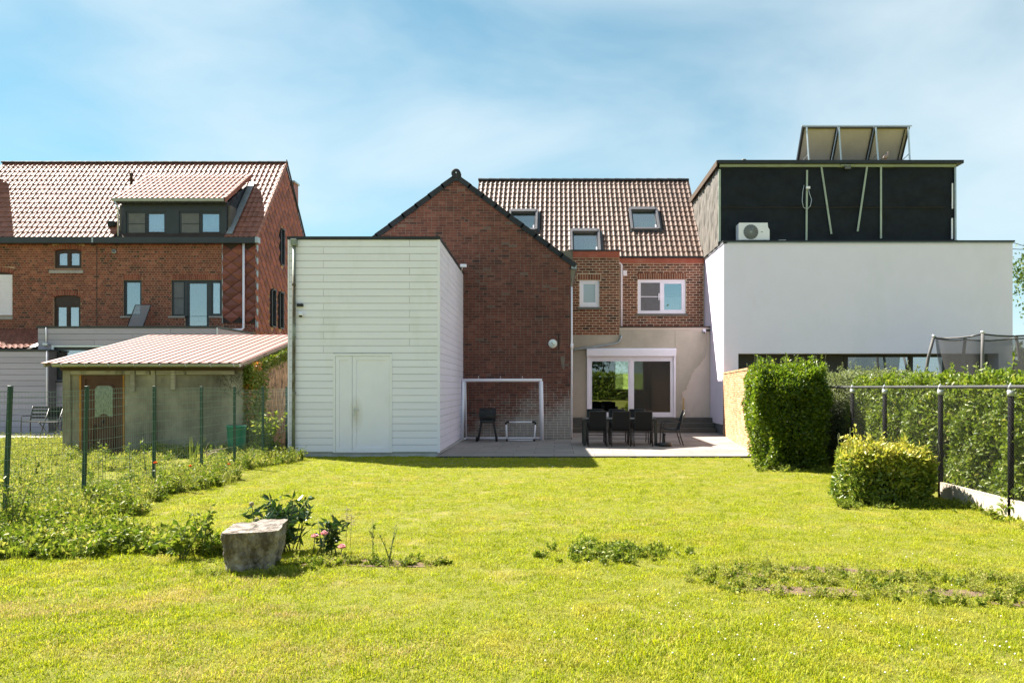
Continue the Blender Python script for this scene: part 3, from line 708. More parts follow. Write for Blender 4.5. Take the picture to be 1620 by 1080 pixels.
# gutter along the right eave, with soffit, and the white downpipe on the corner
mb = MB(); mb.box(GX1 + .02, GX1 + .17, GY - .04, 26.0, GHE - .14, GHE - .02); mb.build('gutter', M['zinc'], wing)
mb = MB(); mb.prism([(GX1 + .003, GY + .02, GHE - .145), (GX1 + .13, GY + .02, GHE - .145), (GX1 + .003, GY + .02, GHE - .62)], (0, 3.9, 0)); mb.build('gutter_bracket', M['greyext'], wing)
mb = MB(); mb.tube([(GX1 + .03, GY + .02, 4.42), (GX1 + .03, GY + .02, .05)], .026, 8); mb.tube([(GX1 + .03, GY + .02, 2.78), (GX1 + .03, GY + .02, 2.62)], .045, 8); mb.build('downpipe', M['whitepvc'], wing)
mb = MB(); x = X(884, GY); mb.bbox(x - .018, x + .018, GY - .03, GY - .009, Hh(553, GY), Hh(530, GY), .005); mb.build('wall_anchor', M['iron'], wing)
mb = MB(); pr = random.Random(2); cx, cz = X(890.5, GY), Hh(573, GY)
P = [(cx - .09, cz + .20), (cx + .06, cz + .21), (cx + .09, cz + .10), (cx + .06, cz - .02), (cx + .08, cz - .14), (cx + .03, cz - .24), (cx - .02, cz - .17), (cx - .07, cz - .02), (cx - .10, cz + .08)]
mb.prism([(cx + (a - cx) * .8 + pr.gauss(0, .006), GY - .012, cz + (b - cz) * .9 + pr.gauss(0, .008)) for a, b in P[::-1]], (0, .008, 0)); mb.build('mortar_patch', M['mortar_g'], wing)
# round dial on the wall
t = thing('wall_clock', 'round white dial with a dark pointer on the dark brick wall', 'clock', (X(874.5, GY), GY - .02, Hh(543.5, GY)))
x, z = X(874.5, GY), Hh(543.5, GY)
mb = MB(); mb.lathe([(.125, .012), (.125, -.02), (.118, -.026)], (x, GY - .022, z), 'Y', 28); mb.build('rim', M['whitepvc'], t)
mb = MB(); mb.lathe([(.112, 0), (.112, -.003)], (x, GY - .049, z), 'Y', 28); mb.build('face', M['dial'], t)
mb = MB(); mb.tube([(x - .03, GY - .057, z + .035), (x - .015, GY - .057, z - .015), (x + .015, GY - .057, z - .035), (x + .05, GY - .057, z - .025)], .007, 5); mb.tube([(x - .04, GY - .057, z + .03), (x - .01, GY - .057, z + .02)], .009, 5); mb.build('pointer', M['iron'], t)

# ------------------------------------------------------------------ main brick house in the middle
MY, MY2 = 27.1, 26.1                                    # upper right wall / projecting bay and plastered ground floor
MX0, MX1 = -3.1, 5.27
EH, EZ, RS = 6.15, 27.1, 1.07                           # eaves height and depth, roof slope
RY = 30.52; RH = EH + RS * (RY - EZ)
house = thing('brick_house', 'brown brick house with glossy pantiles, roof windows and plastered ground floor', 'house', (1.1, 28, 0))
bay0, bay1 = .42, X(980, MY2)
def rp(px, py):                                          # point of the front roof plane seen at a photo position
    d = (EH - RS * EZ - EYE) / ((CY - py) / F - RS); return Vector((X(px, d), d, Hh(py, d)))
W1 = (X(1009, MY), X(1085, MY), Hh(496, MY), Hh(442, MY)); W2 = (X(917, MY2), X(948, MY2), Hh(486, MY2), Hh(443, MY2))
SD = (X(929, MY2), X(1068, MY2), .48, 2.57)
# upper right wall
mb = MB(); wall_xz(mb, bay1, MX1, 3.3, EH - .05, MY, [W1], .14); mb.quad((MX1, MY, 0), (MX1, 33.9, 0), (MX1, 33.9, EH), (MX1, MY, EH)); mb.quad((MX0, 33.9, 0), (MX0, MY, 0), (MX0, MY, EH), (MX0, 33.9, EH))
mb.poly([(MX1, MY, EH), (MX1, 33.94, EH), (MX1, RY, RH)]); mb.poly([(MX0, 33.94, EH), (MX0, MY, EH), (MX0, RY, RH)]); mb.quad((MX0, MY, 0), (bay0, MY, 0), (bay0, MY, EH), (MX0, MY, EH))
wl = mb.build('upper_wall', M['mortar_m'], house)
bricks(wl, bay1 + .01, MX1 - .005, 3.60, Hh(417, MY), MY, [W1, (W1[0], W1[1], W1[3], W1[3] + .225)], M['brick_m'], L_=.235, course=.0885, joint=.020, focus=(3.8, 5.0), seed=8, nind=200, proud=.012)
soldier(wl, W1[0] - .02, W1[1] + .02, W1[3] + .006, .21, MY, M['brick_m'], 21)
# projecting bay (left) over plaster
mb = MB(); zb_ = Hh(530, MY2); wall_xz(mb, bay0, bay1, zb_, 6.20, MY2, [W2], .12); mb.quad((bay1, MY2, zb_), (bay1, MY, zb_), (bay1, MY, 6.2), (bay1, MY2, 6.2)); mb.quad((bay0, MY2, 6.2), (bay1, MY2, 6.2), (bay1, MY + .1, 6.2), (bay0, MY + .1, 6.2))
bw = mb.build('bay_wall', M['mortar_m'], house)
bricks(bw, bay0 + .01, bay1 - .004, zb_ + .005, Hh(408, MY2), MY2, [W2, (W2[0] - .08, W2[1] + .06, W2[3], W2[3] + .21)], M['brick_m'], L_=.235, course=.0885, joint=.020, focus=(1.3, 5), seed=9, nind=100, proud=.012)
soldier(bw, W2[0] - .07, W2[1] + .05, W2[3] + .006, .195, MY2, M['brick_m'], 9)
mb = MB(); mb.box(bay0 + .15, bay1 + .01, MY2 - .03, MY2 + .1, Hh(407.5, MY2), 6.185); mb.build('bay_band', M['redband'], house)
mb = MB(); mb.box(bay0 - .02, bay1 + .03, MY2 - .05, MY2 + .25, 6.186, 6.235); mb.build('bay_coping', M['blacktrim'], house)
mb = MB(); mb.box(bay1 + .012, MX1 + .01, MY - .035, MY + .1, Hh(416.5, MY), Hh(408.5, MY)); mb.build('wall_band', M['redband'], house)
mb = MB(); mb.box(bay1 + .012, MX1 + .01, MY - .09, MY + .12, Hh(408.4, MY), Hh(405.5, MY)); mb.build('eaves_gutter', M['blacktrim'], house)
mb = MB(); mb.prism([(-.55, 26.02, 6.19), (bay0 + .14, 26.02, 6.19), (bay0 + .14, 26.02, 5.0), (bay0 - .1, 26.02, 5.0)], (0, .07, 0)); mb.build('cement_cheek', M['greyext'], house)
# windows on the wall
wo = window(house, *W1, MY + .05, M['whitepvc'], .085, (1, 1), .055, (0,), curtain=[(1, 0, .46, 'blind'), (0, 0, 1, 'interior')], label='white double window with a grey insect screen on its left half')
mb = MB(); mb.box(W1[0] - .07, W1[1] + .07, MY - .06, MY + .05, W1[2] - .07, W1[2] - .002); mb.build('sill', M['stone'], wo)
x, z = (W1[0] + W1[1]) / 2 - .10, (W1[2] + W1[3]) / 2; mb = MB(); mb.box(x - .018, x + .018, MY + .005, MY + .036, z - .12, z + .12); mb.build('handle', M['whitepvc'], wo)
wo = window(house, *W2, MY2 + .04, M['whitepvc'], .07, (1,), .06, glass='frosted', label='small white window with a frosted pane', bot=.11)
mb = MB(); mb.box(W2[0] - .07, W2[1] + .06, MY2 - .05, MY2 + .04, W2[2] - .075, W2[2] - .002); mb.build('sill', M['stone'], wo)
# plastered ground floor
PT = Hh(518, MY2)
mb = MB(); wall_xz(mb, bay0, MX1 + .02, .0, PT, MY2 + .004, [SD], .10); mb.quad((bay0, MY2 + .004, PT), (MX1 + .02, MY2 + .004, PT), (MX1 + .02, MY, PT), (bay0, MY, PT)); pw = mb.build('plaster_wall', M['plaster2'], house)
mb = MB()                                                 # upper coat, broken away along a ragged edge
E = [(1155, 25), (1157, 60), (1160, 120), (1152, 180), (1140, 226), (1118, 258), (1100, 286), (1084, 300), (1070, 318), (1056, 322), (1050, 342), (1036, 362), (1030, 384), (1012, 420), (1004, 444), (992, 468), (996, 484), (974, 492), (960, 502), (958, 540), (950, 580), (953, 640), (948, 690), (952, 716)]
ed = [(X(890 + a * .1975, MY2), Hh(520 + b * .1975, MY2)) for a, b in E]
e2 = []
for (a, b), (c, d) in zip(ed, ed[1:]):
    for k in range(4):
        tt = k / 4; e2.append((a + (c - a) * tt + rng.gauss(0, .008), b + (d - b) * tt))
e2.append(ed[-1])
prev = (SD[1] + .003)
pts = [(SD[1] + .003, PT - .08)] + e2 + [(SD[1] + .003, .48)]
mb.prism([(a, MY2 - .022, b) for a, b in pts[::-1]], (0, .024, 0))
mb.box(SD[0], bay1, MY2 - .014, MY2 + .002, SD[3] + .0, zb_ - .004); mb.box(bay1 + .001, SD[1] + .001, MY2 - .014, MY2 + .002, SD[3] + .0, PT - .08); mb.box(bay0 + .03, SD[0] - .001, MY2 - .012, MY2 + .002, .48, zb_ - .004)
mb.build('render_coat', M['plaster'], pw)
mb = MB(); mb.box(bay1 + .01, MX1 + .01, MY2 - .02, MY2 + .003, PT - .078, PT - .004); mb.build('render_band', M['plaster2'], pw)
mb = MB(); mb.box(bay1 + .01, MX1 + .015, MY2 - .05, MY2 + .15, PT + .0, PT + .045); mb.build('coping', M['brownframe'], house)
ox = X(1081, MY2); mb = MB(); mb.prism([(ox - .05, MY2 - .018, .5), (ox + .06, MY2 - .018, .5), (ox + .03, MY2 - .018, .9), (ox + .035, MY2 - .018, 1.14), (ox - .02, MY2 - .018, 1.16), (ox - .03, MY2 - .018, .9)], (0, .003, 0)); mb.build('foam_seam', M['ochre'], pw)
# sliding door, shutter box
mb = MB(); mb.box(SD[0] - .02, SD[1] + .02, MY2 - .13, MY2 + .02, 2.58, 2.80); mb.prism([(SD[0] - .02, MY2 - .13, 2.80), (SD[0] - .02, MY2 + .02, 2.80), (SD[0] - .02, MY2 + .02, 2.85), (SD[0] - .02, MY2 - .07, 2.85)], (SD[1] - SD[0] + .04, 0, 0)); mb.build('shutter_box', M['whitepvc'], house)
sd = window(house, SD[0], SD[1], SD[2] + .01, SD[3], MY2 - .01, M['whitepvc'], .11, (1, 1), .05, glass='glass_s', room=0, name='sliding_door', depth=.1)
xm = (SD[0] + SD[1]) / 2; mb = MB(); mb.box(xm + .07, SD[1] - .10, MY2 + .012, MY2 + .014, .62, 2.45); mb.build('insect_screen', M['doorscreen'], sd)
mb = MB(); mb.box(SD[0] - .012, SD[0] + .05, MY2 - .06, MY2 - .012, .48, 2.578); mb.box(SD[1] - .05, SD[1] + .012, MY2 - .06, MY2 - .012, .48, 2.578); mb.build('shutter_rail', M['whitepvc'], sd)
# room behind it, through to a window in the street front with a frosted film
rb = 33.5; R0, R1 = SD[0] - .5, SD[1] + .1; FW = (X(972, rb), X(1019, rb), Hh(617, rb), Hh(566, rb))
mb = MB(); c = MY2 + .105
for q in (((R0, c, .48), (R1, c, .48), (R1, rb, .48), (R0, rb, .48)), ((R0, c, 2.9), (R0, rb, 2.9), (R1, rb, 2.9), (R1, c, 2.9)), ((R0, c, .48), (R0, rb, .48), (R0, rb, 2.9), (R0, c, 2.9)), ((R1, c, .48), (R1, c, 2.9), (R1, rb, 2.9), (R1, rb, .48))): mb.quad(*q)
wall_xz(mb, R0, R1, .48, 2.9, rb, [FW], .35); wall_xz(mb, R0, R1, .48, 2.9, c, [(SD[0] + .004, SD[1] - .004, .484, 2.566)], .01); mb.build('room', M['interior'], sd)
mb = MB(); wall_xz(mb, MX0, MX1, 0, EH, 33.9, [(FW[0] - .02, FW[1] + .02, FW[2] - .02, FW[3] + .02)], .01); mb.build('street_wall', M['brick_m'], house)
mb = MB(); frame(mb, *FW, rb + .1, rb + .16, .05); fwo = mb.build('street_window', M['whitepvc'], house)
mb = MB(); zf = Hh(591, rb); mb.box(FW[0] + .05, FW[1] - .05, rb + .12, rb + .124, FW[2] + .05, zf); mb.build('frosted_film', M['film'], fwo)
mb = MB(); fx, fz = X(990, rb), Hh(605, rb); mb.tube([(fx + .16 * math.cos(a), rb + .112, fz + .16 * math.sin(a)) for a in [k * math.pi / 12 for k in range(25)]], .008, 4); mb.tube([(fx + .09 * math.cos(a), rb + .112, fz + .09 * math.sin(a)) for a in [k * math.pi / 12 for k in range(25)]], .006, 4); mb.build('ring_sticker', M['iron'], fwo)
# steps
for k in range(3):
    mb = MB(); mb.bbox(.46, 5.28, 25.0 + .33 * k, 26.09, .16 * k - .02, .16 * (k + 1), .008)
    mb.build('step', M['stepstone'], house)
# downpipes on the wall
mb = MB(); x = bay1 + .15
mb.tube([(x - .16, MY - .04, EH - .22), (x - .05, MY - .05, EH - .22), (x, MY - .06, EH - .27), (x, MY - .06, 3.63)], .036, 10)
for z in (5.2, 4.3): mb.tube([(x, MY - .06, z), (x, MY - .06, z + .03)], .044, 10)
mb.build('downpipe', M['whitepvc'], house)
mb = MB(); mb.bbox(x + .05, x + .19, MY - .1, MY - .011, Hh(436.5, MY), Hh(428, MY), .012); mb.build('junction_box', M['whitepvc'], house)
mb = MB(); pp = [(989, 530), (988, 536), (985, 541), (978, 544), (945, 549), (915, 553), (908, 556), (903, 562)]
mb.tube([(X(a - 6, MY2 - .07), MY2 - .07, Hh(b, MY2 - .07)) for a, b in pp], .034, 10); mb.build('rain_pipe', M['zinc'], house)
# front roof
Vr = Vector((0, 1, RS)).normalized(); ln = (RY - EZ) * math.hypot(1, RS)
mb = MB(); mb.prism([(MX0, EZ - .02, EH - .02), (MX1 + .01, EZ - .02, EH - .02), (MX1 + .01, RY, RH), (MX0, RY, RH)], (0, 0, -.08)); mb.prism([(MX0, RY + .003, RH), (MX1 + .01, RY + .003, RH), (MX1 + .01, 33.96, EH - .02), (MX0, 33.96, EH - .02)], (0, 0, -.08)); rf = mb.build('roof', M['underroof'], house)
SK = [((808, 336), (847, 367)), ((903, 367), (948, 402)), ((995, 333), (1042, 366))]
sk_uv = []
for (a, b) in SK:
    p, q = rp(a[0], b[1]), rp(b[0], a[1]); xc = (p.x + q.x) / 2; w = 1.08
    v0 = (p - Vector((p.x, EZ, EH))).dot(Vr); v1 = (q - Vector((q.x, EZ, EH))).dot(Vr); sk_uv.append((xc - w / 2, xc + w / 2, v0, v1))
def keep(u, v):
    x = MX0 + u
    return not any(a - .03 < x < b + .10 and c - .06 < v < d + .02 for a, b, c, d in sk_uv)
tile_roof(rf, (MX0, EZ - .03, EH), (1, 0, 0), Vr, MX1 - MX0, ln, .182, .312, M['tile_m'], keep, nind=300, hgt=.9)
ridge_tiles(rf, (MX0 - .03, RY, RH + .03), (MX1 + .03, RY, RH + .03), .12, M['tile_d'], .42)
Nr = Vector((0, -RS, 1)).normalized()
def on_roof(x, v, n): return Vector((x, EZ, EH)) + Vr * v + Nr * n
for i, (a, b, c, d) in enumerate(sk_uv):
    mb = MB()
    def rbox(x0, x1, v0, v1, n0, n1, m=0, B=mb):
        P = [on_roof(x0, v0, n0), on_roof(x1, v0, n0), on_roof(x1, v1, n0), on_roof(x0, v1, n0)]; B.prism([tuple(p) for p in P], tuple(Nr * (n1 - n0)), m)
    w = .075
    rbox(a, a + w, c, d, -.02, .15); rbox(b - w, b, c, d, -.02, .15); rbox(a + w, b - w, c, c + .09, -.02, .125); rbox(a + w, b - w, d - .16, d, -.02, .17)
    so = mb.build('roof_window', M['hood'], house)
    s2 = MB(); rbox(a + w + .001, a + w + .05, c + .091, d - .161, .0, .10, 0, s2); rbox(b - w - .05, b - w - .001, c + .091, d - .161, .0, .10, 0, s2); rbox(a + w + .051, b - w - .051, c + .091, c + .13, 0, .10, 0, s2); s2.build('sash', M['anthra'], so)
    g = MB(); rbox(a + w + .04, b - w - .04, c + .10, d - .165, .05, .06, 0, g); g.build('pane', M['glass_t'], so)
    g = MB(); rbox(a + w + .02, b - w - .02, c + .08, d - .15, .0, .01, 0, g); g.build('blind', M['blind'], so)
    g = MB(); rbox(b - w - .09, b - w - .05, c + .13, c + .33, .061, .075, 0, g); g.build('sticker', M['whitepvc'], so)
    g = MB(); rbox(a - .03, b + .03, c - .10, c - .002, -.01, .055, 0, g); rbox(b + .003, b + .09, c, d, -.01, .05, 0, g); g.build('flashing', M['anthra'], so)
# verge on the right
mb = MB(); P = [on_roof(MX1 + .0, -.03, -.05), on_roof(MX1 + .05, -.03, -.05), on_roof(MX1 + .05, ln, -.05), on_roof(MX1 + .0, ln, -.05)]; mb.prism([tuple(p) for p in P], tuple(Nr * .10)); mb.build('verge_board', M['tile_m'], rf)
t = thing('security_camera', 'white bullet camera under the coping on the cracked plaster wall', 'camera', (X(1114, MY2), MY2 - .02, Hh(524, MY2)), 'security cameras')
x, z = X(1113, MY2), Hh(524, MY2); mb = MB(); mb.bbox(x - .03, x + .08, MY2 - .05, MY2 - .0, z - .02, z + .08, .01); mb.tube([(x + .02, MY2 - .04, z), (x - .005, MY2 - .18, z - .05)], .045, 10); mb.build('housing', M['whitepvc'], t)
mb = MB(); mb.tube([(x - .006, MY2 - .181, z - .05), (x - .008, MY2 - .195, z - .056)], .032, 10); mb.build('lens', M['black'], t)
t = thing('wall_lamp', 'small black slot lamp in the top corner of the plaster wall', 'lamp', (X(1120, MY2), MY2 - .02, Hh(522.5, MY2)))
x, z = X(1119.5, MY2), Hh(522.5, MY2); mb = MB(); mb.bbox(x - .07, x + .07, MY2 - .09, MY2 - .022, z - .03, z + .03, .008); mb.build('housing', M['black'], t)

# ------------------------------------------------------------------ white rendered house with the dark rooftop storey
WX0, WX1, WY, WH = 5.30, 14.44, 24.0, 6.10
wh = thing('white_house', 'white rendered flat roofed house with a long low window band', 'house', (9.9, 30, 0))
BD = (X(1168, WY), X(1580, WY), .5, Hh(559, WY))
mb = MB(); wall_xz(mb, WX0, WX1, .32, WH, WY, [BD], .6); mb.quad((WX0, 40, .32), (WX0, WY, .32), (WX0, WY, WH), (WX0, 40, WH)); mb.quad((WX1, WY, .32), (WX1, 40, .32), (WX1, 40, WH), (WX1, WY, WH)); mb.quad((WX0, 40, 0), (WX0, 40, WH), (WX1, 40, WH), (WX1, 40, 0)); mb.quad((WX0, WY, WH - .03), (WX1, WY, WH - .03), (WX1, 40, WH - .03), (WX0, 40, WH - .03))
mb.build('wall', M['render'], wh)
mb = MB(); mb.box(WX0 + .02, WX1 - .02, WY + .02, 39.9, -.05, .319); mb.build('plinth', M['plinth'], wh)
mb = MB(); mb.box(WX0 - .03, WX1 + .05, WY - .05, WY + .22, WH, WH + .05); mb.box(WX0 - .03, WX0 + .22, WY + .221, 39.9, WH, WH + .05); mb.box(WX1 - .2, WX1 + .05, WY + .221, 39.9, WH, WH + .05); mb.build('roof_trim', M['blacktrim'], wh)
mb = MB(); mb.box(WX0 - .025, WX0 + .1, WY + .0, 39.9, WH - .05, WH - .003); mb.box(WX0 + .101, WX1 + .03, WY - .03, WY + .1, WH - .035, WH - .003); mb.build('drip_strip', M['zinc'], wh)
# window band: dark panel, framed glass
yb = WY + .58
mb = MB(); mb.box(BD[0] - .02, X(1335, yb), yb, yb + .05, .4, BD[3] + .1); mb.build('band_panel', M['darkpanel'], wh)
mb = MB(); mb.box(X(1498, yb), BD[1] + .05, yb, yb + .05, .4, BD[3] + .1); mb.build('band_panel', M['darkpanel'], wh)
window(wh, X(1335, yb), X(1498, yb), .5, BD[3] + .04, yb - .01, M['darkpanel'], .09, (1.05, .55), .04, curtain=[(0, .80, 1.0, 'curtain'), (1, .80, 1.0, 'curtain')], name='window', label='long dark framed window with rolled up pale blinds')
# rooftop storey
KX0, KX1, KY, KZ0, KZ1 = 5.24, 12.86, 24.5, WH + .01, 8.66
top = thing('rooftop_storey', 'black foil wrapped storey on the white house roof with pale battens', 'building', (9, 26.8, WH))
def foil(x, z): return .012 * math.sin(2.3 * x + 1.1 * z) * math.sin(1.7 * z) + .010 * math.sin(5.1 * x - 3.3 * z + 1) + .008 * math.sin(11 * z + 2 * math.sin(3 * x))
nx_, nz_ = 120, 40; V = []; Fq = []
for j in range(nz_ + 1):
    for i in range(nx_ + 1):
        x = KX0 + (KX1 - KX0) * i / nx_; z = KZ0 + (KZ1 - KZ0) * j / nz_
        V.append((x, KY + foil(x, z) + (.02 if z < 7.31 else 0) + .012 * math.exp(-((z - 7.3) / .03) ** 2), z))
for j in range(nz_):
    for i in range(nx_): a = j * (nx_ + 1) + i; Fq.append((a, a + 1, a + nx_ + 2, a + nx_ + 1))
np_mesh('front_foil', V, Fq, M['foil'], parent=top, smooth=True)
kyb = 29.2; nx_, nz_ = 150, 90; V = []; Fq = []
wr = random.Random(3); waves = [(wr.uniform(2, 16), wr.uniform(-2.0, 2.0), wr.uniform(0, 6)) for _ in range(16)]
for j in range(nz_ + 1):
    for i in range(nx_ + 1):
        y = KY + (kyb - KY) * i / nx_; z = KZ0 + (KZ1 - KZ0) * j / nz_
        w = sum(abs(math.sin(a * y + b * z + c + .8 * math.sin(1.3 * z + c))) ** .6 * .030 * 6 / (4 + a) for a, b, c in waves) - .20
        V.append((KX0 - w, y, z))
for j in range(nz_):
    for i in range(nx_): a = j * (nx_ + 1) + i; Fq.append((a + 1, a, a + nx_ + 1, a + nx_ + 2))
np_mesh('side_foil', V, Fq, M['foilsunlit'], parent=top, smooth=True)
mb = MB(); mb.quad((KX1, KY, KZ0), (KX1, kyb, KZ0), (KX1, kyb, KZ1), (KX1, KY, KZ1)); mb.quad((KX1, kyb, KZ0), (KX0, kyb, KZ0), (KX0, kyb, KZ1), (KX1, kyb, KZ1)); mb.build('rear_foil', M['foil'], top)
mb = MB(); mb.box(KX0 - .06, KX1 + .2, KY - .2, kyb + .1, KZ1 + .03, KZ1 + .13); mb.build('roof', M['blacktrim'], top)
mb = MB(); mb.box(KX0 - .1, KX0 - .061, KY - .18, kyb + .05, KZ1 - .06, KZ1 + .125); mb.build('roof_side_board', M['brownwood'], top)
mb = MB(); mb.box(KX0 + .02, KX1 + .02, KY - .07, KY + .02, KZ1 - .05, KZ1 + .029); mb.build('top_batten', M['palewood'], top)
mb = MB(); mb.tube([(KX0 + .1 + .4 * k, KY - .028 + foil(KX0 + .1 + .4 * k, 7.3), 7.31 + .008 * math.sin(k * 1.9)) for k in range(19)], .006, 4); mb.build('foil_seam', M['brownwood'], top)
def strip(a, b, w=.028, nm='batten', mat='palewood', yy=KY - .055):
    p = Vector((X(a[0], yy), yy, Hh(a[1], yy))); q = Vector((X(b[0], yy), yy, Hh(b[1], yy))); d = (q - p).normalized(); s = Vector((-d.z, 0, d.x)) * w
    mb = MB(); mb.prism([tuple(p - s), tuple(p + s), tuple(q + s), tuple(q - s)], (0, .03, 0)); mb.build(nm, M[mat], top)
strip((1277, 269), (1276, 381)); strip((1299.5, 263), (1315.5, 370)); strip((1372, 263), (1357, 366)); strip((1394, 262), (1394, 377))
strip((1138.5, 268), (1138.5, 382), .035); strip((1511.5, 265), (1512, 382), .03, mat='zinc'); strip((1507, 290), (1507, 330), .02, mat='whitepvc'); strip((1506.5, 345), (1506.5, 378), .025, mat='whitepvc')
yy = KY - .09
mb = MB(); mb.bbox(X(1275, yy), X(1281.5, yy), yy - .03, yy + .03, Hh(299, yy), Hh(295, yy), .006); mb.build('socket_box', M['whitepvc'], top)
mb = MB(); mb.tube([(X(a, yy), yy, Hh(b, yy)) for a, b in ((1279, 299), (1280.5, 306), (1284, 316), (1282, 326), (1277, 331), (1271, 328), (1269, 318), (1270, 303), (1272, 293))], .010, 5); mb.build('cable_loop', M['alu'], top)
mb = MB(); mb.bbox(X(1330, yy), X(1350, yy), yy - .03, yy + .03, Hh(262.5, yy), Hh(260.4, yy), .006); mb.build('lamp_bracket', M['palewood'], top)
mb = MB(); mb.bbox(X(1336, yy), X(1345, yy), yy - .07, yy - .01, Hh(268, yy), Hh(263, yy), .01); mb.build('lamp', M['screen'], top)
t = thing('flat_sheet', 'small white sheet lying on the parapet right of the air conditioner', 'sheet', (X(1237, WY), WY + .1, WH + .05)); mb = MB(); mb.prism([(X(1232, WY), WY - .02, WH + .054), (X(1243, WY), WY - .03, WH + .058), (X(1242, WY), WY + .15, WH + .085), (X(1233, WY), WY + .13, WH + .075)], (0, 0, .01)); mb.build('sheet', M['whitepvc'], t)
# roof vent
t = thing('roof_vent', 'small grey roof vent pipe with a cap above the black storey', 'vent', (X(1177, 25.2), 25.2, KZ1 + .13)); mb = MB(); x = X(1177, 25.2); mb.lathe([(.055, 0), (.055, .20)], (x, 25.2, KZ1 + .12), n=12); mb.build('pipe', M['zinc'], t); mb = MB(); mb.lathe([(.055, .0), (.085, .012), (.085, .05), (.06, .055), (.06, .07), (.085, .075), (.075, .11), (.02, .125)], (x, 25.2, KZ1 + .30), n=12); mb.build('cap', M['zincold'], t)
# solar collectors, seen from behind
sy = 25.0; szt = Hh(201, sy); szb = KZ1 + .16; cw = (X(1440, sy) - X(1268, sy)) / 3
for i in range(3):
    x0 = X(1268, sy) + i * cw + .02; x1 = x0 + cw - .04
    t = thing('solar_collector', ['leftmost of the three tilted solar collectors on the black roof', 'middle one of the three tilted solar collectors on the roof', 'rightmost of the three tilted solar collectors, beside the pigeon'][i], 'solar panel', ((x0 + x1) / 2, 25.6, szb), 'solar collectors on the roof')
    dpt = Vector((0, .80, szb - szt)); nn = Vector((0, -(szb - szt), .80)).normalized(); nn = nn if nn.z > 0 else -nn
    a = Vector((x0, sy, szt)); b = Vector((x1, sy, szt))
    mb = MB(); mb.prism([tuple(p) for p in (a, b, b + dpt, a + dpt)], tuple(nn * .02)); mb.build('back_sheet', M['panelback'], t)
    mb = MB(); u = dpt.normalized() * .05; ex = Vector((.04, 0, 0))
    for q in ((a, a + ex, a + ex + dpt, a + dpt), (b - ex, b, b + dpt, b - ex + dpt), (a + ex, b - ex, b - ex + u, a + ex + u), (a + ex + dpt - u, b - ex + dpt - u, b - ex + dpt, a + ex + dpt)): mb.prism([tuple(p - nn * .045) for p in q], tuple(nn * .10))
    mb.build('panel_frame', M['blackmetal'], t)
    mb = MB(); mb.prism([tuple(p + nn * .025) for p in (a + ex + u, b - ex + u, b - ex + dpt - u, a + ex + dpt - u)], tuple(nn * .01)); mb.build('panel_glass', M['panelfront'], t)
rk = thing('collector_rack', 'silver strut rack holding the solar collectors on the roof', 'rack', (X(1354, sy), sy, KZ1 + .13))
for i, (xa, xb) in enumerate(((1275, 1279), (1326, 1330), (1384, 1388.5), (1435, 1438))):
    mb = MB(); mb.tube([(X(xa, sy), sy - .08, szt - .03), (X(xb, sy), sy - .08, KZ1 + .13)], .032, 4, smooth=False); mb.build('strut', M['alu'], rk)
    mb = MB(); mb.tube([(X(xb - 1, sy), sy - .06, KZ1 + .52), (X(xb - 8, sy), sy + .62, KZ1 + .30)], .015, 4, smooth=False); mb.build('brace', M['alu'], rk)
    mb = MB(); mb.tube([(X(xa, sy) - .06, sy + .02, szt - .08), (X(xa, sy) - .06, sy + .8, szb - .06)], .02, 4, smooth=False); mb.build('rail', M['blackmetal'], rk)
mb = MB(); mb.box(X(1267, sy), X(1441, sy), sy - .09, sy - .05, szt - .01, szt + .03); mb.build('cross_rail', M['alu'], rk)
# pigeon
pg = thing('pigeon', 'grey pink pigeon perched on the roof edge before the collectors', 'pigeon', (X(1403, 24.4), 24.4, KZ1 + .13), None)
x, y, z = X(1402, 24.4), 24.42, KZ1 + .13
mb = MB(); mb.tube([(x - .15, y, z + .05), (x - .10, y, z + .075), (x - .055, y, z + .105), (x, y, z + .14), (x + .035, y, z + .18), (x + .05, y, z + .215), (x + .058, y, z + .245), (x + .062, y, z + .268), (x + .085, y - .005, z + .268), (x + .10, y - .006, z + .262)], [.012, .028, .055, .068, .055, .034, .028, .030, .018, .004], 10); mb.build('body', M['pigeon'], pg)
for s_ in (-1, 1):
    mb = MB(); mb.tube([(x - .005, y + s_ * .022, z + .08), (x, y + s_ * .022, z + .01), (x + .025, y + s_ * .022, z + .002)], .005, 5); mb.build('leg', M['orangepetal'], pg)
# air conditioner outdoor unit
ay = WY + .08; ax0, ax1 = X(1168.5, ay), X(1217.5, ay); az = WH + .055
ac = thing('air_conditioner', 'white outdoor air conditioning unit with round fan grille on the parapet', 'air conditioner', ((ax0 + ax1) / 2, ay + .15, az))
mb = MB(); zt = az + .575; P = [(ax0, ay, az + .03), (ax1, ay, az + .03), (ax1, ay, zt - .22), (ax1 - .05, ay, zt - .14), (ax1 - .06, ay, zt), (ax0 + .03, ay, zt), (ax0, ay, zt - .03)]; mb.prism(P, (0, .36, 0)); mb.build('casing', M['whitepvc'], ac)
fx, fz, fr = ax0 + .39, az + .285, .235
mb = MB(); mb.lathe([(fr, 0), (fr, -.004)], (fx, ay - .001, fz), 'Y', 32); mb.build('fan_opening', M['screen'], ac)
mb = MB()
for k in range(7): mb.tube([(fx + (.04 + .03 * k) * math.cos(a), ay - .016, fz + (.04 + .03 * k) * math.sin(a)) for a in [j * math.pi / 14 for j in range(29)]], .003, 4)
for k in range(8): a = k * math.pi / 8; mb.tube([(fx - fr * math.cos(a), ay - .017, fz - fr * math.sin(a)), (fx + fr * math.cos(a), ay - .017, fz + fr * math.sin(a))], .003, 4)
stuff(mb.build('fan_grille', M['alu'], ac))
mb = MB()
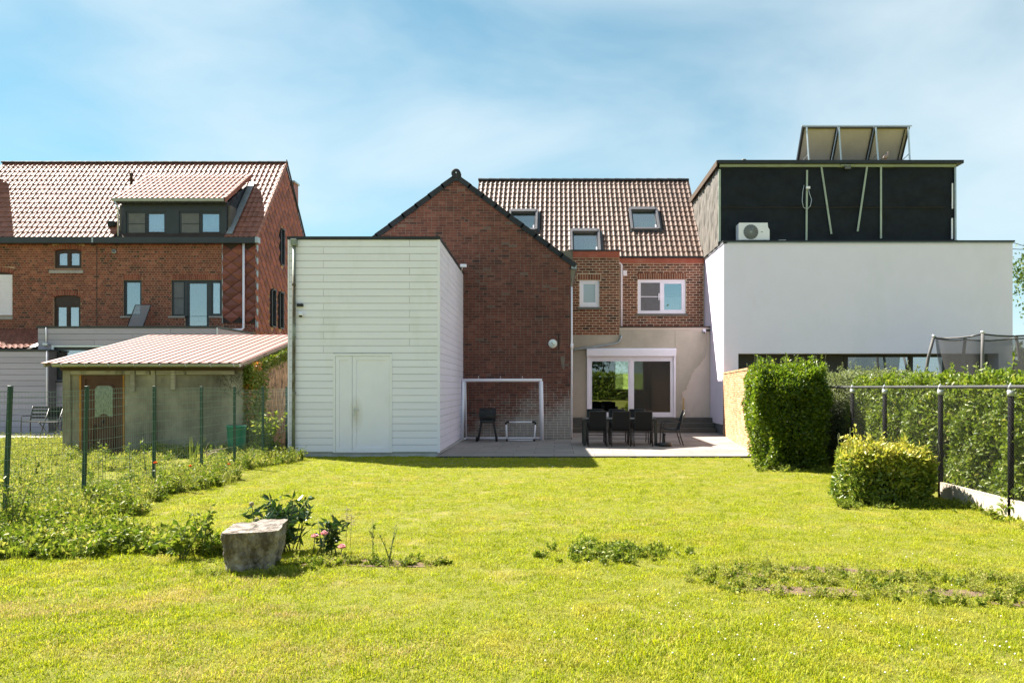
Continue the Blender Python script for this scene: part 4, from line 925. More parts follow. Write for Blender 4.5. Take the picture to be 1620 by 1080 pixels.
for k in range(3):
    a = k * 2.094 + .5; d = Vector((math.cos(a), 0, math.sin(a))); e = Vector((-d.z, 0, d.x)); c0 = Vector((fx, ay - .008, fz))
    mb.prism([tuple(c0 + d * .03 - e * .02), tuple(c0 + d * .2 - e * .07), tuple(c0 + d * .2 + e * .07), tuple(c0 + d * .03 + e * .02)], (0, .003, 0))
mb.lathe([(.04, 0), (.04, -.008)], (fx, ay - .006, fz), 'Y', 12); mb.build('fan', M['stone'], ac)
mb = MB(); mb.box(ax0 + .71, ax0 + .77, ay - .003, ay - .0005, az + .275, az + .295); mb.build('badge', M['screen'], ac)
for xx in (ax0 + .15, ax1 - .15): mb = MB(); mb.box(xx - .04, xx + .04, ay + .02, ay + .34, az - .003, az + .03); mb.build('foot', M['black'], ac)
# overhead cables to the right
for i, (p, q) in enumerate((((1513, 380), (1640, 371)), ((1601, 383.5), (1700, 388)))):
    a = Vector((X(p[0], 26), 26, Hh(p[1], 26))); b = Vector((X(q[0], 26) * 1.25, 30, Hh(q[1], 26) * 1.0 + .4))
    mb = MB(); mb.tube([tuple(a + (b - a) * k / 8 - Vector((0, 0, .25 * math.sin(math.pi * k / 8)))) for k in range(9)], .012, 5)
    tag(mb.build('overhead_cable', M['cable']), ['upper black overhead cable leaving the right roof edge', 'lower black overhead cable at the right edge of the picture'][i], 'cable', 'overhead cables')
# orange brick garden wall
ga = Vector((5.24, 23.9)); gb = Vector((4.42, 16.9)); gl = (gb - ga).length
gwall = thing('garden_wall', 'orange brick garden wall running from the white house to the hedge', 'wall', (ga.x, ga.y, 0)); gwall.rotation_euler = (0, 0, math.atan2(gb.y - ga.y, gb.x - ga.x)); ORG[gwall.name] = Vector((0, 0, 0))
# local x runs along the wall towards the camera, local -y faces the garden (left)
mb = MB(); mb.box(0, gl, .02, .22, -.05, 1.92); mb.build('core', M['mortar_o'], gwall)
bricks(gwall, 0, gl, 0.0, 1.92, .02, [], M['brick_o'], L_=.30, course=.062, joint=.012, nind=300, focus=(1.5, 1.0), seed=12)
for k in range(int(gl / .31)):
    mb = MB(); mb.box(k * .31 + .005, k * .31 + .30, -.005, .235, 1.925, 1.975); mb.build('coping_brick', M['brick_o'], gwall)
mb = MB(); mb.box(-.001, .0, .02, .22, 0, 1.9)

# ------------------------------------------------------------------ red brick house on the left
LY, LX0, LX1 = 28.6, -23.1, -11.3
LEH, LEZ, LS = 7.12, 28.4, 1.165; LRY = 31.6; LRH = LEH + LS * (LRY - LEZ)
lh = thing('left_house', 'red brick house with a tiled roof, dark dormer and diamond slate gable', 'house', (-16, 30, 0))
PXM = lambda a: X(a, LY); PZM = lambda b: Hh(b, LY)
A1 = (PXM(86), PXM(129), PZM(424.5), PZM(394)); A2 = (PXM(85), PXM(127.5), PZM(530), PZM(467)); A3 = (PXM(-30), PXM(19.5), PZM(499), PZM(430))
A4 = (PXM(195), PXM(224), PZM(500), PZM(443)); A5 = (PXM(271), PXM(351), PZM(500), PZM(443)); A5d = (PXM(293), PXM(331), PZM(520), PZM(500))
holes = [A1, A2, A3, A4, A5, A5d]
mb = MB(); wall_xz(mb, LX0, LX1, 0, LEH, LY, holes, .12)
mb.poly([(LX1, LY, 0), (LX1, 34.8, 0), (LX1, 34.8, LEH), (LX1, LRY, LRH - .1), (LX1, LY, LEH)]); mb.poly([(LX0, LY, 0), (LX0, LY, LEH), (LX0, LRY, LRH - .1), (LX0, 34.8, LEH), (LX0, 34.8, 0)]); mb.quad((LX0, 34.8, 0), (LX0, 34.8, LEH), (LX1, 34.8, LEH), (LX1, 34.8, 0))
lw = mb.build('wall', M['mortar_l'], lh)
strip0 = PXM(353.5)
bz = PZM(525)
bricks(lw, LX0 + .02, strip0 - .01, bz, PZM(386), LY, holes + [(A1[0] - .08, A1[1] + .08, A1[3] - .02, A1[3] + .17), (A2[0] - .08, A2[1] + .08, A2[3] - .02, A2[3] + .17), (A3[0], A3[1] + .08, A3[3] - .02, A3[3] + .17), (A4[0] - .02, A4[1] + .02, A4[3], A4[3] + .2), (A5[0] - .02, A5[1] + .02, A5[3], A5[3] + .2)], M['brick_l'], L_=.225, course=.0845, joint=.0145, bond='english', nind=300, focus=(PXM(240), PZM(470)), seed=21)
bricks(lw, strip0, LX1 - .01, bz, PZM(511), LY, [], M['brick_l'], L_=.225, course=.0845, joint=.017, nind=0, seed=22)
for A in (A1, A2, A3): soldier(lw, A[0] - .06, A[1] + .06, A[3] - .09, .20, LY, M['brick_l'], int((A[1] - A[0]) / .075), rise=.09)
for A in (A4, A5): soldier(lw, A[0] - .01, A[1] + .01, A[3] + .006, .185, LY, M['brick_l'])
# diamond slates: front strip one by one, gable as one covering
def diamond(mb, c, ux, uz, n, w, h, r, wl=None):
    wl = w if wl is None else wl
    c = Vector(c); ux, uz, n = Vector(ux), Vector(uz), Vector(n)
    P = [c - uz * h + n * .030, c + ux * w + n * .014, c + uz * h + n * .002, c - ux * wl + n * .014]; t = c + n * .085 - uz * h * .10
    B = [p - n * .012 for p in P]
    mb.add([tuple(p) for p in P] + [tuple(t)] + [tuple(p) for p in B], [(0, 1, 4), (1, 2, 4), (2, 3, 4), (3, 0, 4), (1, 0, 5, 6), (0, 3, 8, 5)], 0, r)
mb = MB(); mb.box(strip0, LX1, LY - .03, LY - .002, PZM(511), PZM(386)); fs_ = mb.build('slate_strip', M['underroof'], lh)
dw, dh = .31, .23
j = 0; z = PZM(510) + .2
while z < PZM(388) - .1:
    x = strip0 + (dw if j % 2 else 0) - dw
    while x < LX1 + .1:
        if strip0 - .01 < x < LX1 + .01:
            m2 = MB(); diamond(m2, (x, LY - .035, z), (1, 0, 0), (0, 0, 1), (0, -1, 0), max(.004, min(dw * .97, LX1 - x)), dh * .965, rng.random(), max(.004, min(dw * .97, x - strip0))); m2.build('diamond_slate', M['diamond'], fs_)
        x += 2 * dw
    z += dh; j += 1
mb = MB(); mb.box(strip0 - .03, strip0 + .0, LY - .06, LY + .01, PZM(511), PZM(386)); mb.build('edge_trim', M['zinc'], lh)
SW = [(30.95, 31.25, 6.55, 7.95), (29.95, 30.3, 3.95, 5.35), (30.8, 31.15, 3.95, 5.35)]       # slit windows in the gable (y0,y1,z0,z1)
mb = MB(); j = 0; z = .3; sw_, sh_ = .22, .24
while z < LRH:
    y = LY + (sw_ if j % 2 else 0)
    while y < 34.7:
        top_ = LEH + LS * min(y - LEZ, 34.8 - y) - .12
        if z < top_ and not any(a - .1 < y < b + .1 and c - .1 < z < d + .12 for a, b, c, d in SW): diamond(mb, (LX1 + .012, y, z), (0, 1, 0), (0, 0, 1), (1, 0, 0), sw_ * .98, sh_ * .99, rng.random())
        y += 2 * sw_
    z += sh_; j += 1
stuff(mb.build('slate_gable', M['diamond'], lh))
for a, b, c, d in SW:
    mb = MB(); e = LX1 + .01
    mb.box(e, e + .10, a - .05, a, c, d); mb.box(e, e + .10, b, b + .05, c, d); mb.box(e, e + .10, a, b, c - .05, c); mb.box(e, e + .13, a - .02, b + .02, d, d + .05); w_ = mb.build('slit_window', M['anthra'], lh)
    mb = MB(); mb.box(e + .012, e + .02, a, b, c, d); mb.build('pane', M['glass_t'], w_)
mb = MB(); mb.box(LX1 - .02, LX1 + .055, LY - .055, LY + .03, PZM(524), LEH - .1); mb.build('corner_trim', M['zinc'], lh)
# windows
def arch_infill(wo, A, z0, mat):                           # solid head panel under the brick arch
    mb = MB(); mb.box(A[0] + .002, A[1] - .002, LY + .055, LY + .10, z0, A[3] - .002); mb.build('head_panel', mat, wo)
zt1 = A1[3] - .16
w1 = window(lh, A1[0], A1[1], A1[2], A1[3] - .02, LY + .06, M['brownframe'], .09, (1, 1), .035, curtain=[(0, 0, .5, 'curtain'), (1, 0, .5, 'curtain')], label='small arched brown window with net curtains')
# round the tops of the two lights
for (a, b, s_) in ((A1[0], (A1[0] + A1[1]) / 2, 1), ((A1[0] + A1[1]) / 2, A1[1], -1)):
    mb = MB(); c0 = a if s_ > 0 else b; mb.prism([(c0, LY + .057, A1[3] - .06), (c0, LY + .057, A1[3] - .23), (c0 + s_ * .14, LY + .057, A1[3] - .17), (c0 + s_ * .30, LY + .057, A1[3] - .125), (c0 + s_ * .50, LY + .057, A1[3] - .11), (c0 + s_ * .50, LY + .057, A1[3] - .06)], (0, .02, 0)); mb.build('head_trim', M['brownframe'], w1)
mb = MB(); mb.box(PXM(79), PXM(132.5), LY - .05, LY + .06, PZM(432.5), PZM(427.5)); mb.build('sill', M['sill_l'], w1)
w2 = window(lh, A2[0], A2[1], A2[2], PZM(481), LY + .06, M['brownframe'], .07, (1, 1), .04, glass='glass', label='arched brown window half hidden by the grey extension roof'); arch_infill(w2, A2, PZM(481) + .002, M['brownframe'])
mb = MB(); n = 22
for k in range(n):
    z = A3[2] + .02 + (PZM(434) - A3[2] - .02) * k / n; mb.box(A3[0], A3[1] - .02, LY + .04 + .004 * (k % 2), LY + .06, z, z + (PZM(434) - A3[2] - .02) / n - .004)
w3 = mb.build('window', M['shutter'], lh); w3['label'] = 'window closed by a white roller shutter'
mb = MB(); mb.box(A3[0], A3[1], LY + .06, LY + .1, A3[2], A3[3]); mb.build('head_panel', M['brownframe'], w3); mb = MB(); mb.box(A3[0], PXM(21), LY - .05, LY + .04, PZM(505.5), PZM(500.5)); mb.build('sill', M['sill_l'], w3)
w4 = window(lh, *A4, LY + .05, M['anthra'], .05, (1,), .035, glass='glass_t', curtain=[(0, 0, 1, 'tealsky')], label='narrow dark framed window reflecting pale sky'); mb = MB(); mb.box(A4[0] - .1, A4[1] + .06, LY - .05, LY + .05, A4[2] - .06, A4[2] - .002); mb.build('sill', M['sill_l'], w4)  # the teal curtain sheet stands in for sky reflected in the pane
a, b, c, d = A5; f1, f2 = PXM(293), PXM(331)
w5 = window(lh, a, f1, c, d, LY + .05, M['anthra'], .05, (1,), .03, (0,), label='dark side window with an insect screen'); mb = MB(); mb.box(a - .1, f1, LY - .05, LY + .05, c - .06, c - .002); mb.build('sill', M['sill_l'], w5)
w6 = window(lh, f1 + .001, f2, A5d[2], d, LY + .05, M['anthra'], .07, (1,), .05, glass='glass_t', name='terrace_door', curtain=[(0, 0, 1, 'tealsky')])  # teal curtain sheet again paints the sky's reflection
w7 = window(lh, f2 + .001, b, c, d, LY + .05, M['anthra'], .07, (1,), .03, glass='glass'); mb = MB(); mb.box(f2 + .002, b + .05, LY - .05, LY + .05, c - .06, c - .002); mb.build('sill', M['sill_l'], w7)
mb = MB(); mb.lathe([(.085, 0), (.085, -.03), (.06, -.035)], (PXM(181), LY - .012, PZM(398)), 'Y', 18); v = mb.build('wall_vent', M['zinc'], lh); mb = MB(); mb.lathe([(.055, 0), (.055, -.004)], (PXM(181), LY - .05, PZM(398)), 'Y', 18); mb.build('vent_grille', M['screen'], v)
# gutter fascia, downpipes
mb = MB(); mb.box(LX0, LX1 + .06, LY - .30, LY - .02, PZM(386.5), PZM(377.5)); mb.build('gutter_fascia', M['anthra'], lh)
mb = MB(); mb.box(LX1 + .061, LX1 + .16, LY - .31, LY - .05, PZM(386), PZM(377)); mb.build('gutter_end', M['zinc'], lh)
mb = MB(); x = PXM(154); mb.box(x - .03, x + .03, LY - .315, LY - .301, PZM(386), PZM(377.6)); mb.build('gutter_joint', M['zinc'], lh)
mb = MB(); x = PXM(387.5); mb.tube([(x, LY - .12, PZM(378)), (x, LY - .12, PZM(519)), (x - .05, LY - .2, PZM(522)), (x - .3, LY - .4, PZM(523))], .045, 10); mb.build('downpipe', M['whitepvc'], lh)
mb = MB(); x = PXM(153.5); mb.box(x - .012, x + .012, LY - .02, LY - .011, PZM(516), PZM(386)); mb.build('wall_joint', M['brownframe'], lh)
# roof
Vl = Vector((0, 1, LS)).normalized(); lnl = (LRY - LEZ) * math.hypot(1, LS); RX0 = X(5, LRY)
mb = MB(); mb.prism([(RX0, LEZ, LEH - .03), (LX1, LEZ, LEH - .03), (LX1, LRY, LRH - .03), (RX0, LRY, LRH - .03)], (0, 0, -.06)); mb.prism([(RX0, LRY + .003, LRH - .03), (LX1 + .05, LRY + .003, LRH - .03), (LX1 + .05, 35, LEH - .2), (RX0, 35, LEH - .2)], (0, 0, -.1)); lrf = mb.build('roof', M['underroof'], lh)
DM0, DM1, DYB = X(190, LY), X(360, LY), 30.62
def keepl(u, v):
    x = RX0 + u; y = LEZ + v / math.hypot(1, LS)
    return not (DM0 - .02 < x < DM1 + .02 and y < DYB - .12)
tile_roof(lrf, (RX0, LEZ, LEH), (1, 0, 0), Vl, LX1 + .05 - RX0, lnl, .196, .304, M['tile_l'], keepl, nind=300, seed=5, hgt=.72)
ridge_tiles(lrf, (RX0 - .03, LRY, LRH + .02), (LX1 + .08, LRY, LRH + .02), .10, M['tile_d'], .39)
Nl = Vector((0, -LS, 1)).normalized()
nv = 17
for k in range(nv):
    mb = MB(); p = Vector((LX1 + .052, LEZ, LEH)) + Vl * (lnl * k / nv); q = p + Vl * (lnl / nv * 1.08)
    mb.prism([tuple(p + Nl * .07), tuple(q + Nl * .05), tuple(q - Nl * .12), tuple(p - Nl * .10)], (.03, 0, 0)); mb.build('verge_tile', M['tile_l'], lrf)
mb = MB(); p = Vector((LX1 + .05, 35, LEH - .2)); q = Vector((LX1 + .05, LRY, LRH)); mb.prism([tuple(p), tuple(q), tuple(q + Vector((0, 0, .14))), tuple(p + Vector((0, 0, .14)))], (.04, 0, 0)); mb.build('rear_verge', M['tile_d'], lrf)
mb = MB(); x = LX1 - .02; mb.box(x - .5, x + .06, 32.55, 33.1, LRH - 1.75, LRH - .55); ch = mb.build('chimney', M['diamond'], lrf); mb = MB(); mb.box(x - .55, x + .11, 32.5, 33.15, LRH - .55, LRH - .48); mb.build('chimney_cap', M['zinc'], lh)
mb = MB(); x = X(209, 30.2); mb.lathe([(.055, 0), (.055, .78), (.08, .80), (.08, .90), (.03, .94)], (x, 30.15, LEH + LS * (30.15 - LEZ) - .05), n=12); mb.build('flue', M['brownframe'], lh)
mb = MB(); p = Vector((X(178, 28.8), 28.8, LEH + LS * .4 + .06)); mb.bbox(p.x - .13, p.x + .13, p.y - .12, p.y + .12, p.z - .05, p.z + .16, .03); mb.build('roof_vent', M['tile_d'], lh)
# dormer
DY = LY - .02; DZ1 = 8.42
dorm = MB(); wins = [(X(199, DY), X(263, DY), LEH + .08, Hh(334, DY)), (X(283, DY), X(350, DY), LEH + .08, Hh(334, DY))]
wall_xz(dorm, DM0 + .05, DM1 - .03, LEH - .1, DZ1, DY, wins, .1); zr = lambda y: LEH + LS * (y - LEZ)
for xx in (DM1 - .03, DM0 + .05): dorm.poly([(xx, DY, LEH - .1), (xx, DY, DZ1), (xx, DYB, DZ1 + .645 * (DYB - DY)), (xx, DYB, zr(DYB)), (xx, DY, zr(DY))])
do = dorm.build('dormer', M['anthra'], lh)
for k in range(9):                                            # slate courses on the dormer cheek
    z = LEH + .15 + k * .19; y1 = LEZ + (z + .19 - LEH) / LS + .0
    y0 = DY + .02 if z + .19 < DZ1 else DY + (z + .19 - DZ1) / .645
    if y1 - y0 < .05: y0 = y1 - .05
    if z > DZ1 + .645 * (y1 - DY) - .1: break
    for yy0 in np.arange(DY + .02, DYB, .3):
        ya, yb2 = max(yy0 + (.15 if k % 2 else 0), DY + .02), yy0 + .29 + (.15 if k % 2 else 0); ym = (ya + yb2) / 2
        if zr(ym) < z + .22 and False: continue
        if z < zr(ym) - .15 or z + .19 > DZ1 + .645 * (ym - DY) - .02: continue
        mb = MB(); mb.box(DM1 - .029, DM1 - .013, ya, yb2, z, z + .185); mb.build('cheek_slate', M['anthra'], do)
for i, wv in enumerate(wins): window(lh, wv[0], wv[1], wv[2], wv[3], DY + .03, M['anthra'], .055, (1, 1), .04, (0,), curtain=[(1, 0, 1, 'curtain')], label=['left dormer window with a grey screen on one half', 'right dormer window with a grey screen on one half'][i], room=.6)
mb = MB(); mb.box(DM0 - .06, DM1 + .04, DY - .28, DY - .05, DZ1 - .02, DZ1 + .11); mb.build('dormer_fascia', M['anthra'], lh)
mb = MB(); mb.box(DM0 - .10, DM1 + .02, DY - .36, DY - .281, DZ1 + .02, DZ1 + .12); mb.build('dormer_gutter', M['gutter'], lh)
mb = MB(); mb.tube([(DM0 - .0, DY - .3, DZ1 + .02), (DM0 + .02, DY - .14, DZ1 - .22), (DM0 + .02, DY - .14, LEH + .05)], .035, 8); mb.build('dormer_downpipe', M['alu'], lh)
mb = MB(); e0 = DY - .33; mb.prism([(DM0 - .1, e0, DZ1 + .06), (DM1 + .04, e0, DZ1 + .06), (DM1 + .04, DYB, DZ1 + .06 + .645 * (DYB - e0)), (DM0 - .1, DYB, DZ1 + .06 + .645 * (DYB - e0))], (0, 0, .05)); dr = mb.build('dormer_roof', M['underroof'], lh)
tile_roof(dr, (DM0 - .1, e0, DZ1 + .115), (1, 0, 0), (0, 1, .645), DM1 + .16 - DM0, (DYB - e0) * math.hypot(1, .645), .19, .34, M['tile_l'], nind=60, seed=6, hgt=.9)
mb = MB(); p = Vector((DM1 + .02, LEZ + .05, zr(LEZ + .05) + .07)); q = Vector((DM1 + .02, DYB, zr(DYB) + .07)); mb.prism([tuple(p), tuple(q), tuple(q + Vector((.22, 0, 0))), tuple(p + Vector((.22, 0, 0)))], tuple(Nl * .03)); mb.build('flashing', M['zinc'], lh)
mb = MB()
for k in range(9):
    y = e0 + (DYB - e0) * k / 9; z = DZ1 + .06 + .645 * (y - e0); mb2 = MB(); mb2.prism([(DM1 + .055, y, z - .08), (DM1 + .055, y + (DYB - e0) / 9 * 1.05, z - .08 + .645 * (DYB - e0) / 9), (DM1 + .055, y + (DYB - e0) / 9 * 1.05, z + .1 + .645 * (DYB - e0) / 9), (DM1 + .055, y, z + .11)], (.025, 0, 0)); mb2.build('dormer_verge_tile', M['tile_l'], dr)
mb = MB(); mb.box(-24.5, LX0 - .02, 29.9, 31.2, 0, 11.0); cs = mb.build('chimney_stack', M['mortar_l'], lh); bricks(cs, -24.49, LX0 - .03, .02, 10.98, 29.9, [], M['brick_l'], L_=.225, course=.0845, joint=.0145, bond='english', nind=0, seed=33); mb = MB(); mb.box(-24.56, LX0 + .03, 29.84, 31.26, 11.0, 11.12); mb.build('stack_cap', M['sill_l'], cs)

# ------------------------------------------------------------------ grey clad extension and low block
EY = 25.4; EX0, EX1, EHT = X(60, EY), -11.37, Hh(518, EY)
ext = thing('grey_extension', 'flat roofed extension clad in grey boards against the left house', 'extension', (-14.4, 27, 0))
WE = (X(86, EY), X(240, EY), Hh(602, EY), Hh(549, EY))
mb = MB(); wall_xz(mb, EX0, EX1, 0, EHT, EY, [WE], .12); mb.quad((EX1, EY, 0), (EX1, LY, 0), (EX1, LY, EHT), (EX1, EY, EHT)); mb.quad((EX0, LY, 0), (EX0, EY, 0), (EX0, EY, EHT), (EX0, LY, EHT)); mb.quad((EX0, EY, EHT - .02), (EX1, EY, EHT - .02), (EX1, LY, EHT - .02), (EX0, LY, EHT - .02))
ew = mb.build('wall', M['greyjoint'], ext)
planks(ew, EX0 + .01, EX1 - .01, .02, EHT - .02, EY, 18, M['greyclad'], [WE], joints=lambda k: X(150 + 60 * (k % 3), EY), seed=7)
mb = MB()
for k in range(18):
    m2 = MB(); z0 = .02 + (EHT - .04) / 18 * k; m2.box(EX1, EX1 + .016, EY + .002, LY - .4, z0 + .004, z0 + (EHT - .04) / 18 - .004); m2.build('plank', M['greyclad'], ew)
mb = MB(); mb.box(EX0 - .03, EX1 + .05, EY - .05, EY + .16, EHT, EHT + .045); mb.box(EX1 - .1, EX1 + .05, EY + .161, LY - .32, EHT, EHT + .045); mb.build('roof_trim', M['anthra'], ext)
w = window(ext, *WE, EY + .03, M['anthra'], .06, (1, 1, 1), .04); mb = MB(); mb.box(WE[0] - .07, WE[0] - .002, EY - .04, EY + .03, WE[2], WE[3] + .06); mb.box(WE[0] - .002, WE[1], EY - .04, EY + .03, WE[3] + .002, WE[3] + .06); mb.build('surround', M['alu'], w); mb = MB(); mb.box(WE[0] - .1, WE[1], EY - .07, EY + .03, WE[2] - .06, WE[2] - .002); mb.build('sill', M['anthra'], w)
mb = MB(); x = X(74.5, EY); mb.tube([(x, EY - .05, EHT), (x, EY - .05, Hh(542, EY))], .022, 8); mb.build('cable_duct', M['whitepvc'], ext)
mb = MB(); mb.bbox(x - .07, x + .09, EY - .14, EY - .02, Hh(547, EY), Hh(542.5, EY), .02); mb.build('outdoor_lamp', M['alu'], ext)
mb = MB(); mb.box(X(344, EY) - .02, X(344, EY) + .02, EY - .035, EY - .017, EHT - .6, EHT); mb.build('corner_strip', M['alu'], ext)
BYL = 25.0; blx = X(77, BYL); blh = Hh(555, BYL)
blk = thing('grey_block', 'low grey clad block at the left edge beside the extension', 'extension', (-19, 26.5, 0))
mb = MB(); mb.box(-24, blx, BYL, EY + .0, 0, blh); mb.box(-24, EX0 - .02, EY + .001, LY - .02, 0, blh - .002); bkw = mb.build('wall', M['greyjoint'], blk)
planks(bkw, -23.9, blx - .005, .02, blh - .02, BYL, 14, M['greyclad'], seed=9)
mb = MB(); mb.box(-24, blx + .05, BYL - .05, EY - .02, blh, blh + .05); mb.build('roof_trim', M['anthra'], blk)
mb = MB(); x = X(75, BYL - .02); mb.tube([(x, BYL - .05, blh), (x, BYL - .05, .9)], .02, 8); mb.build('rain_pipe', M['whitepvc'], blk)
lean = thing('lean_to_roof', 'small red tiled lean-to roof against the left brick wall', 'roof', (-20, 27, blh))
mb = MB(); mb.prism([(-24, EY + .1, blh + .06), (EX0 - .3, EY + .1, blh + .06), (EX0 - .9, LY - .03, 3.62), (-24, LY - .03, 3.62)], (0, 0, .04)); ll = mb.build('slope', M['underroof'], lean)
vv = Vector((0, LY - .03 - EY - .1, 3.62 - blh - .06)); tile_roof(ll, (-24, EY + .1, blh + .11), (1, 0, 0), vv, EX0 - .5 + 24, vv.length, .2, .33, M['tile_l'], nind=80, seed=8)
mb = MB(); mb.prism([(EX0 - .35, EY + .1, blh + .14), (EX0 - .15, EY + .1, blh + .14), (EX0 - .75, LY - .03, 3.76), (EX0 - .95, LY - .03, 3.76)], (0, 0, .03)); mb.build('flashing', M['zinc'], lean)
# mesh lounger back standing on the extension roof
t = thing('sun_lounger', 'grey mesh lounger tipped up against the narrow window on the flat roof', 'lounger', (X(214, 27.9), 27.9, EHT)); y = 27.9
P = [(X(201, y), Hh(517, y)), (X(206, y), Hh(480.5, y)), (X(231, y), Hh(480.5, y)), (X(226, y), Hh(517, y))]
mb = MB(); mb.tube([(a, y + (.0 if i in (0, 3) else .35), b) for i, (a, b) in enumerate(P)], .016, 6); mb.build('frame', M['blackmetal'], t)
mb = MB(); mb.quad(*[(a, y + (.0 if i in (0, 3) else .35), b) for i, (a, b) in enumerate([P[0], P[3], P[2], P[1]])][0:1], (P[3][0], y, P[3][1]), (P[2][0], y + .35, P[2][1]), (P[1][0], y + .35, P[1][1])); mb.build('mesh_seat', M['meshmat'], t)

# ------------------------------------------------------------------ concrete shed
SY = 17.6; SX0, SX1 = X(101, SY), X(385, SY); RP = .209
shed = thing('concrete_shed', 'old concrete shed with a pink ribbed metal roof and brown door', 'shed', (-9.3, 19.6, 0))
ze = 2.06; sb = 21.8
D0, D1, DT = X(126, SY), X(197, SY), Hh(593, SY)
mb = MB(); wall_xz(mb, SX0, SX1, -.05, ze, SY, [(D0, D1, -.05, DT)], .10); mb.quad((SX1, SY, -.05), (SX1, sb, -.05), (SX1, sb, ze + RP * (sb - SY)), (SX1, SY, ze)); mb.quad((SX0, SY, -.05), (SX0, SY, ze), (SX0, sb, ze + RP * (sb - SY)), (SX0, sb, -.05)); mb.quad((SX0, sb, 0), (SX0, sb, 2.9), (SX1, sb, 2.9), (SX1, sb, 0))
mb.build('wall', M['concrete'], shed)
for a, b in ((101, 113), (240, 247)): mb = MB(); mb.box(X(a, SY), X(b, SY), SY - .045, SY - .003, -.05, ze - .03); mb.build('pilaster', M['concrete'], shed)
mb = MB(); mb.box(SX0 - .02, SX1 + .02, SY - .10, SY - .004, Hh(586, SY), Hh(577, SY)); mb.build('fascia', M['brownwood'], shed)
for a, b in ((114, 213), (217, 238), (249, 372)):
    mb = MB(); mb.box(X(a, SY), X(b, SY), SY - .06, SY - .005, Hh(592.5, SY), Hh(586.3, SY)); mb.build('timber_rail', M['oldwood'], shed)
for a, c in ((209, 619), (272.5, 616)):
    mb = MB(); mb.box(X(a, SY), X(a + 6.5, SY), SY - .075, SY - .004, Hh(c, SY), Hh(586, SY)); mb.build('timber_bracket', M['oldwood'], shed)
# door
mb = MB(); mb.box(D0 - .0, D0 + .045, SY - .02, SY + .06, -.05, DT); mb.box(D1 - .03, D1, SY - .02, SY + .06, -.05, DT); mb.build('foam_edge', M['rustorange'], shed)
mb = MB(); da, db_ = D0 + .046, D1 - .031; mb.box(da, db_, SY + .02, SY + .07, -.04, DT - .005); frame(mb, da, db_, -.04, DT - .006, SY - .005, SY + .019, .09)
sdr = mb.build('door', M['brownpaint'], shed)
gx0, gx1, gz0, gz1 = X(150.5, SY), X(178.5, SY), Hh(659, SY), Hh(610, SY); cx = (gx0 + gx1) / 2
def arch_pts(x0, x1, z0, z1, n=9, r=.10):
    P = [(x0, z0), (x1, z0), (x1, z1 - r)]
    for k in range(1, n): a = math.pi * k / (2 * n); P.append((x1 - r + r * math.cos(a), z1 - r + r * math.sin(a)))
    for k in range(1, n + 1): a = math.pi / 2 + math.pi * k / (2 * n); P.append((x0 + r + r * math.cos(a), z1 - r + r * math.sin(a)))
    return P
mb = MB(); mb.prism([(a, SY + .0, b) for a, b in arch_pts(gx0 - .03, gx1 + .03, gz0 - .03, gz1 + .03)], (0, .021, 0)); mb.build('glazing_bead', M['brownpaint'], sdr)
mb = MB(); mb.prism([(a, SY - .004, b) for a, b in arch_pts(gx0, gx1, gz0, gz1)], (0, .003, 0)); mb.build('pane', M['netglass'], sdr)
mb = MB(); mb.prism([(cx - .12, SY - .008, gz0 - .002), (cx + .12, SY - .008, gz0 - .002), (cx + .07, SY - .008, gz0 + .055), (cx, SY - .008, gz0 + .075), (cx - .07, SY - .008, gz0 + .055)], (0, .004, 0)); mb.build('curved_rail', M['brownpaint'], sdr)
mb = MB(); z0 = Hh(672, SY); mb.tube([(gx0 - .03, SY - .003, .1), (gx0 - .03, SY - .003, z0), (cx - .13, SY - .003, z0), (cx - .05, SY - .003, z0 - .06), (cx + .05, SY - .003, z0 - .06), (cx + .13, SY - .003, z0), (gx1 + .03, SY - .003, z0), (gx1 + .03, SY - .003, .1)], .014, 6); mb.build('panel_moulding', M['brownpaint'], sdr)
mb = MB(); mb.lathe([(.03, 0), (.035, -.02), (.02, -.04)], (cx - .01, SY - .003, Hh(667, SY)), 'Y', 10); mb.build('door_knob', M['black'], sdr)
# ribbed steel roof, laid in sheets
ox0, ox1 = X(65, SY - .25), SX1 + .06; yf = SY - .27; zf = ze + .06 - RP * .27
nsh = 5; shw = (ox1 - ox0) / nsh; rib = .232
for s_ in range(nsh):
    a = ox0 + s_ * shw; V = []; nr = int(round(shw / rib)); rw = shw / nr; pr = []
    for k in range(nr): pr += [(k * rw, 0), (k * rw + rw * .66, 0), (k * rw + rw * .76, .020), (k * rw + rw * .88, .020), (k * rw + rw * .96, 0)]
    pr.append((shw + .01, 0)); mb = MB(); vs = []; m_ = len(pr)
    for (y, z) in ((yf, zf), (sb + .1, zf + RP * (sb + .1 - yf))):
        for (u, h) in pr: vs.append((a + u, y, z + h + .001 * s_))
    for (y, z) in ((yf + .001, zf - .010), (sb + .1, zf + RP * (sb + .1 - yf) - .01)):
        for (u, h) in pr: vs.append((a + u, y, z + h + .001 * s_))
    fs = [(i, i + 1, m_ + i + 1, m_ + i) for i in range(m_ - 1)] + [(2 * m_ + i + 1, 2 * m_ + i, 3 * m_ + i, 3 * m_ + i + 1) for i in range(m_ - 1)] + [(2 * m_ + i, 2 * m_ + i + 1, i + 1, i) for i in range(m_ - 1)]
    mb.add(vs, fs); mb.build('roof_sheet', M['sheetroof'], shed)
for x in (ox0 + .05, SX1 - .03):
    mb = MB(); mb.prism([(x, yf + .02, zf - .10), (x, sb, zf + RP * (sb - yf) - .1), (x, sb, zf + RP * (sb - yf) - .012), (x, yf + .02, zf - .012)], (.045, 0, 0)); mb.build('rafter', M['oldwood'], shed)
mb = MB(); vs = []; fs = []; n = 9; g0, g1 = X(85, yf), ox1 - .01
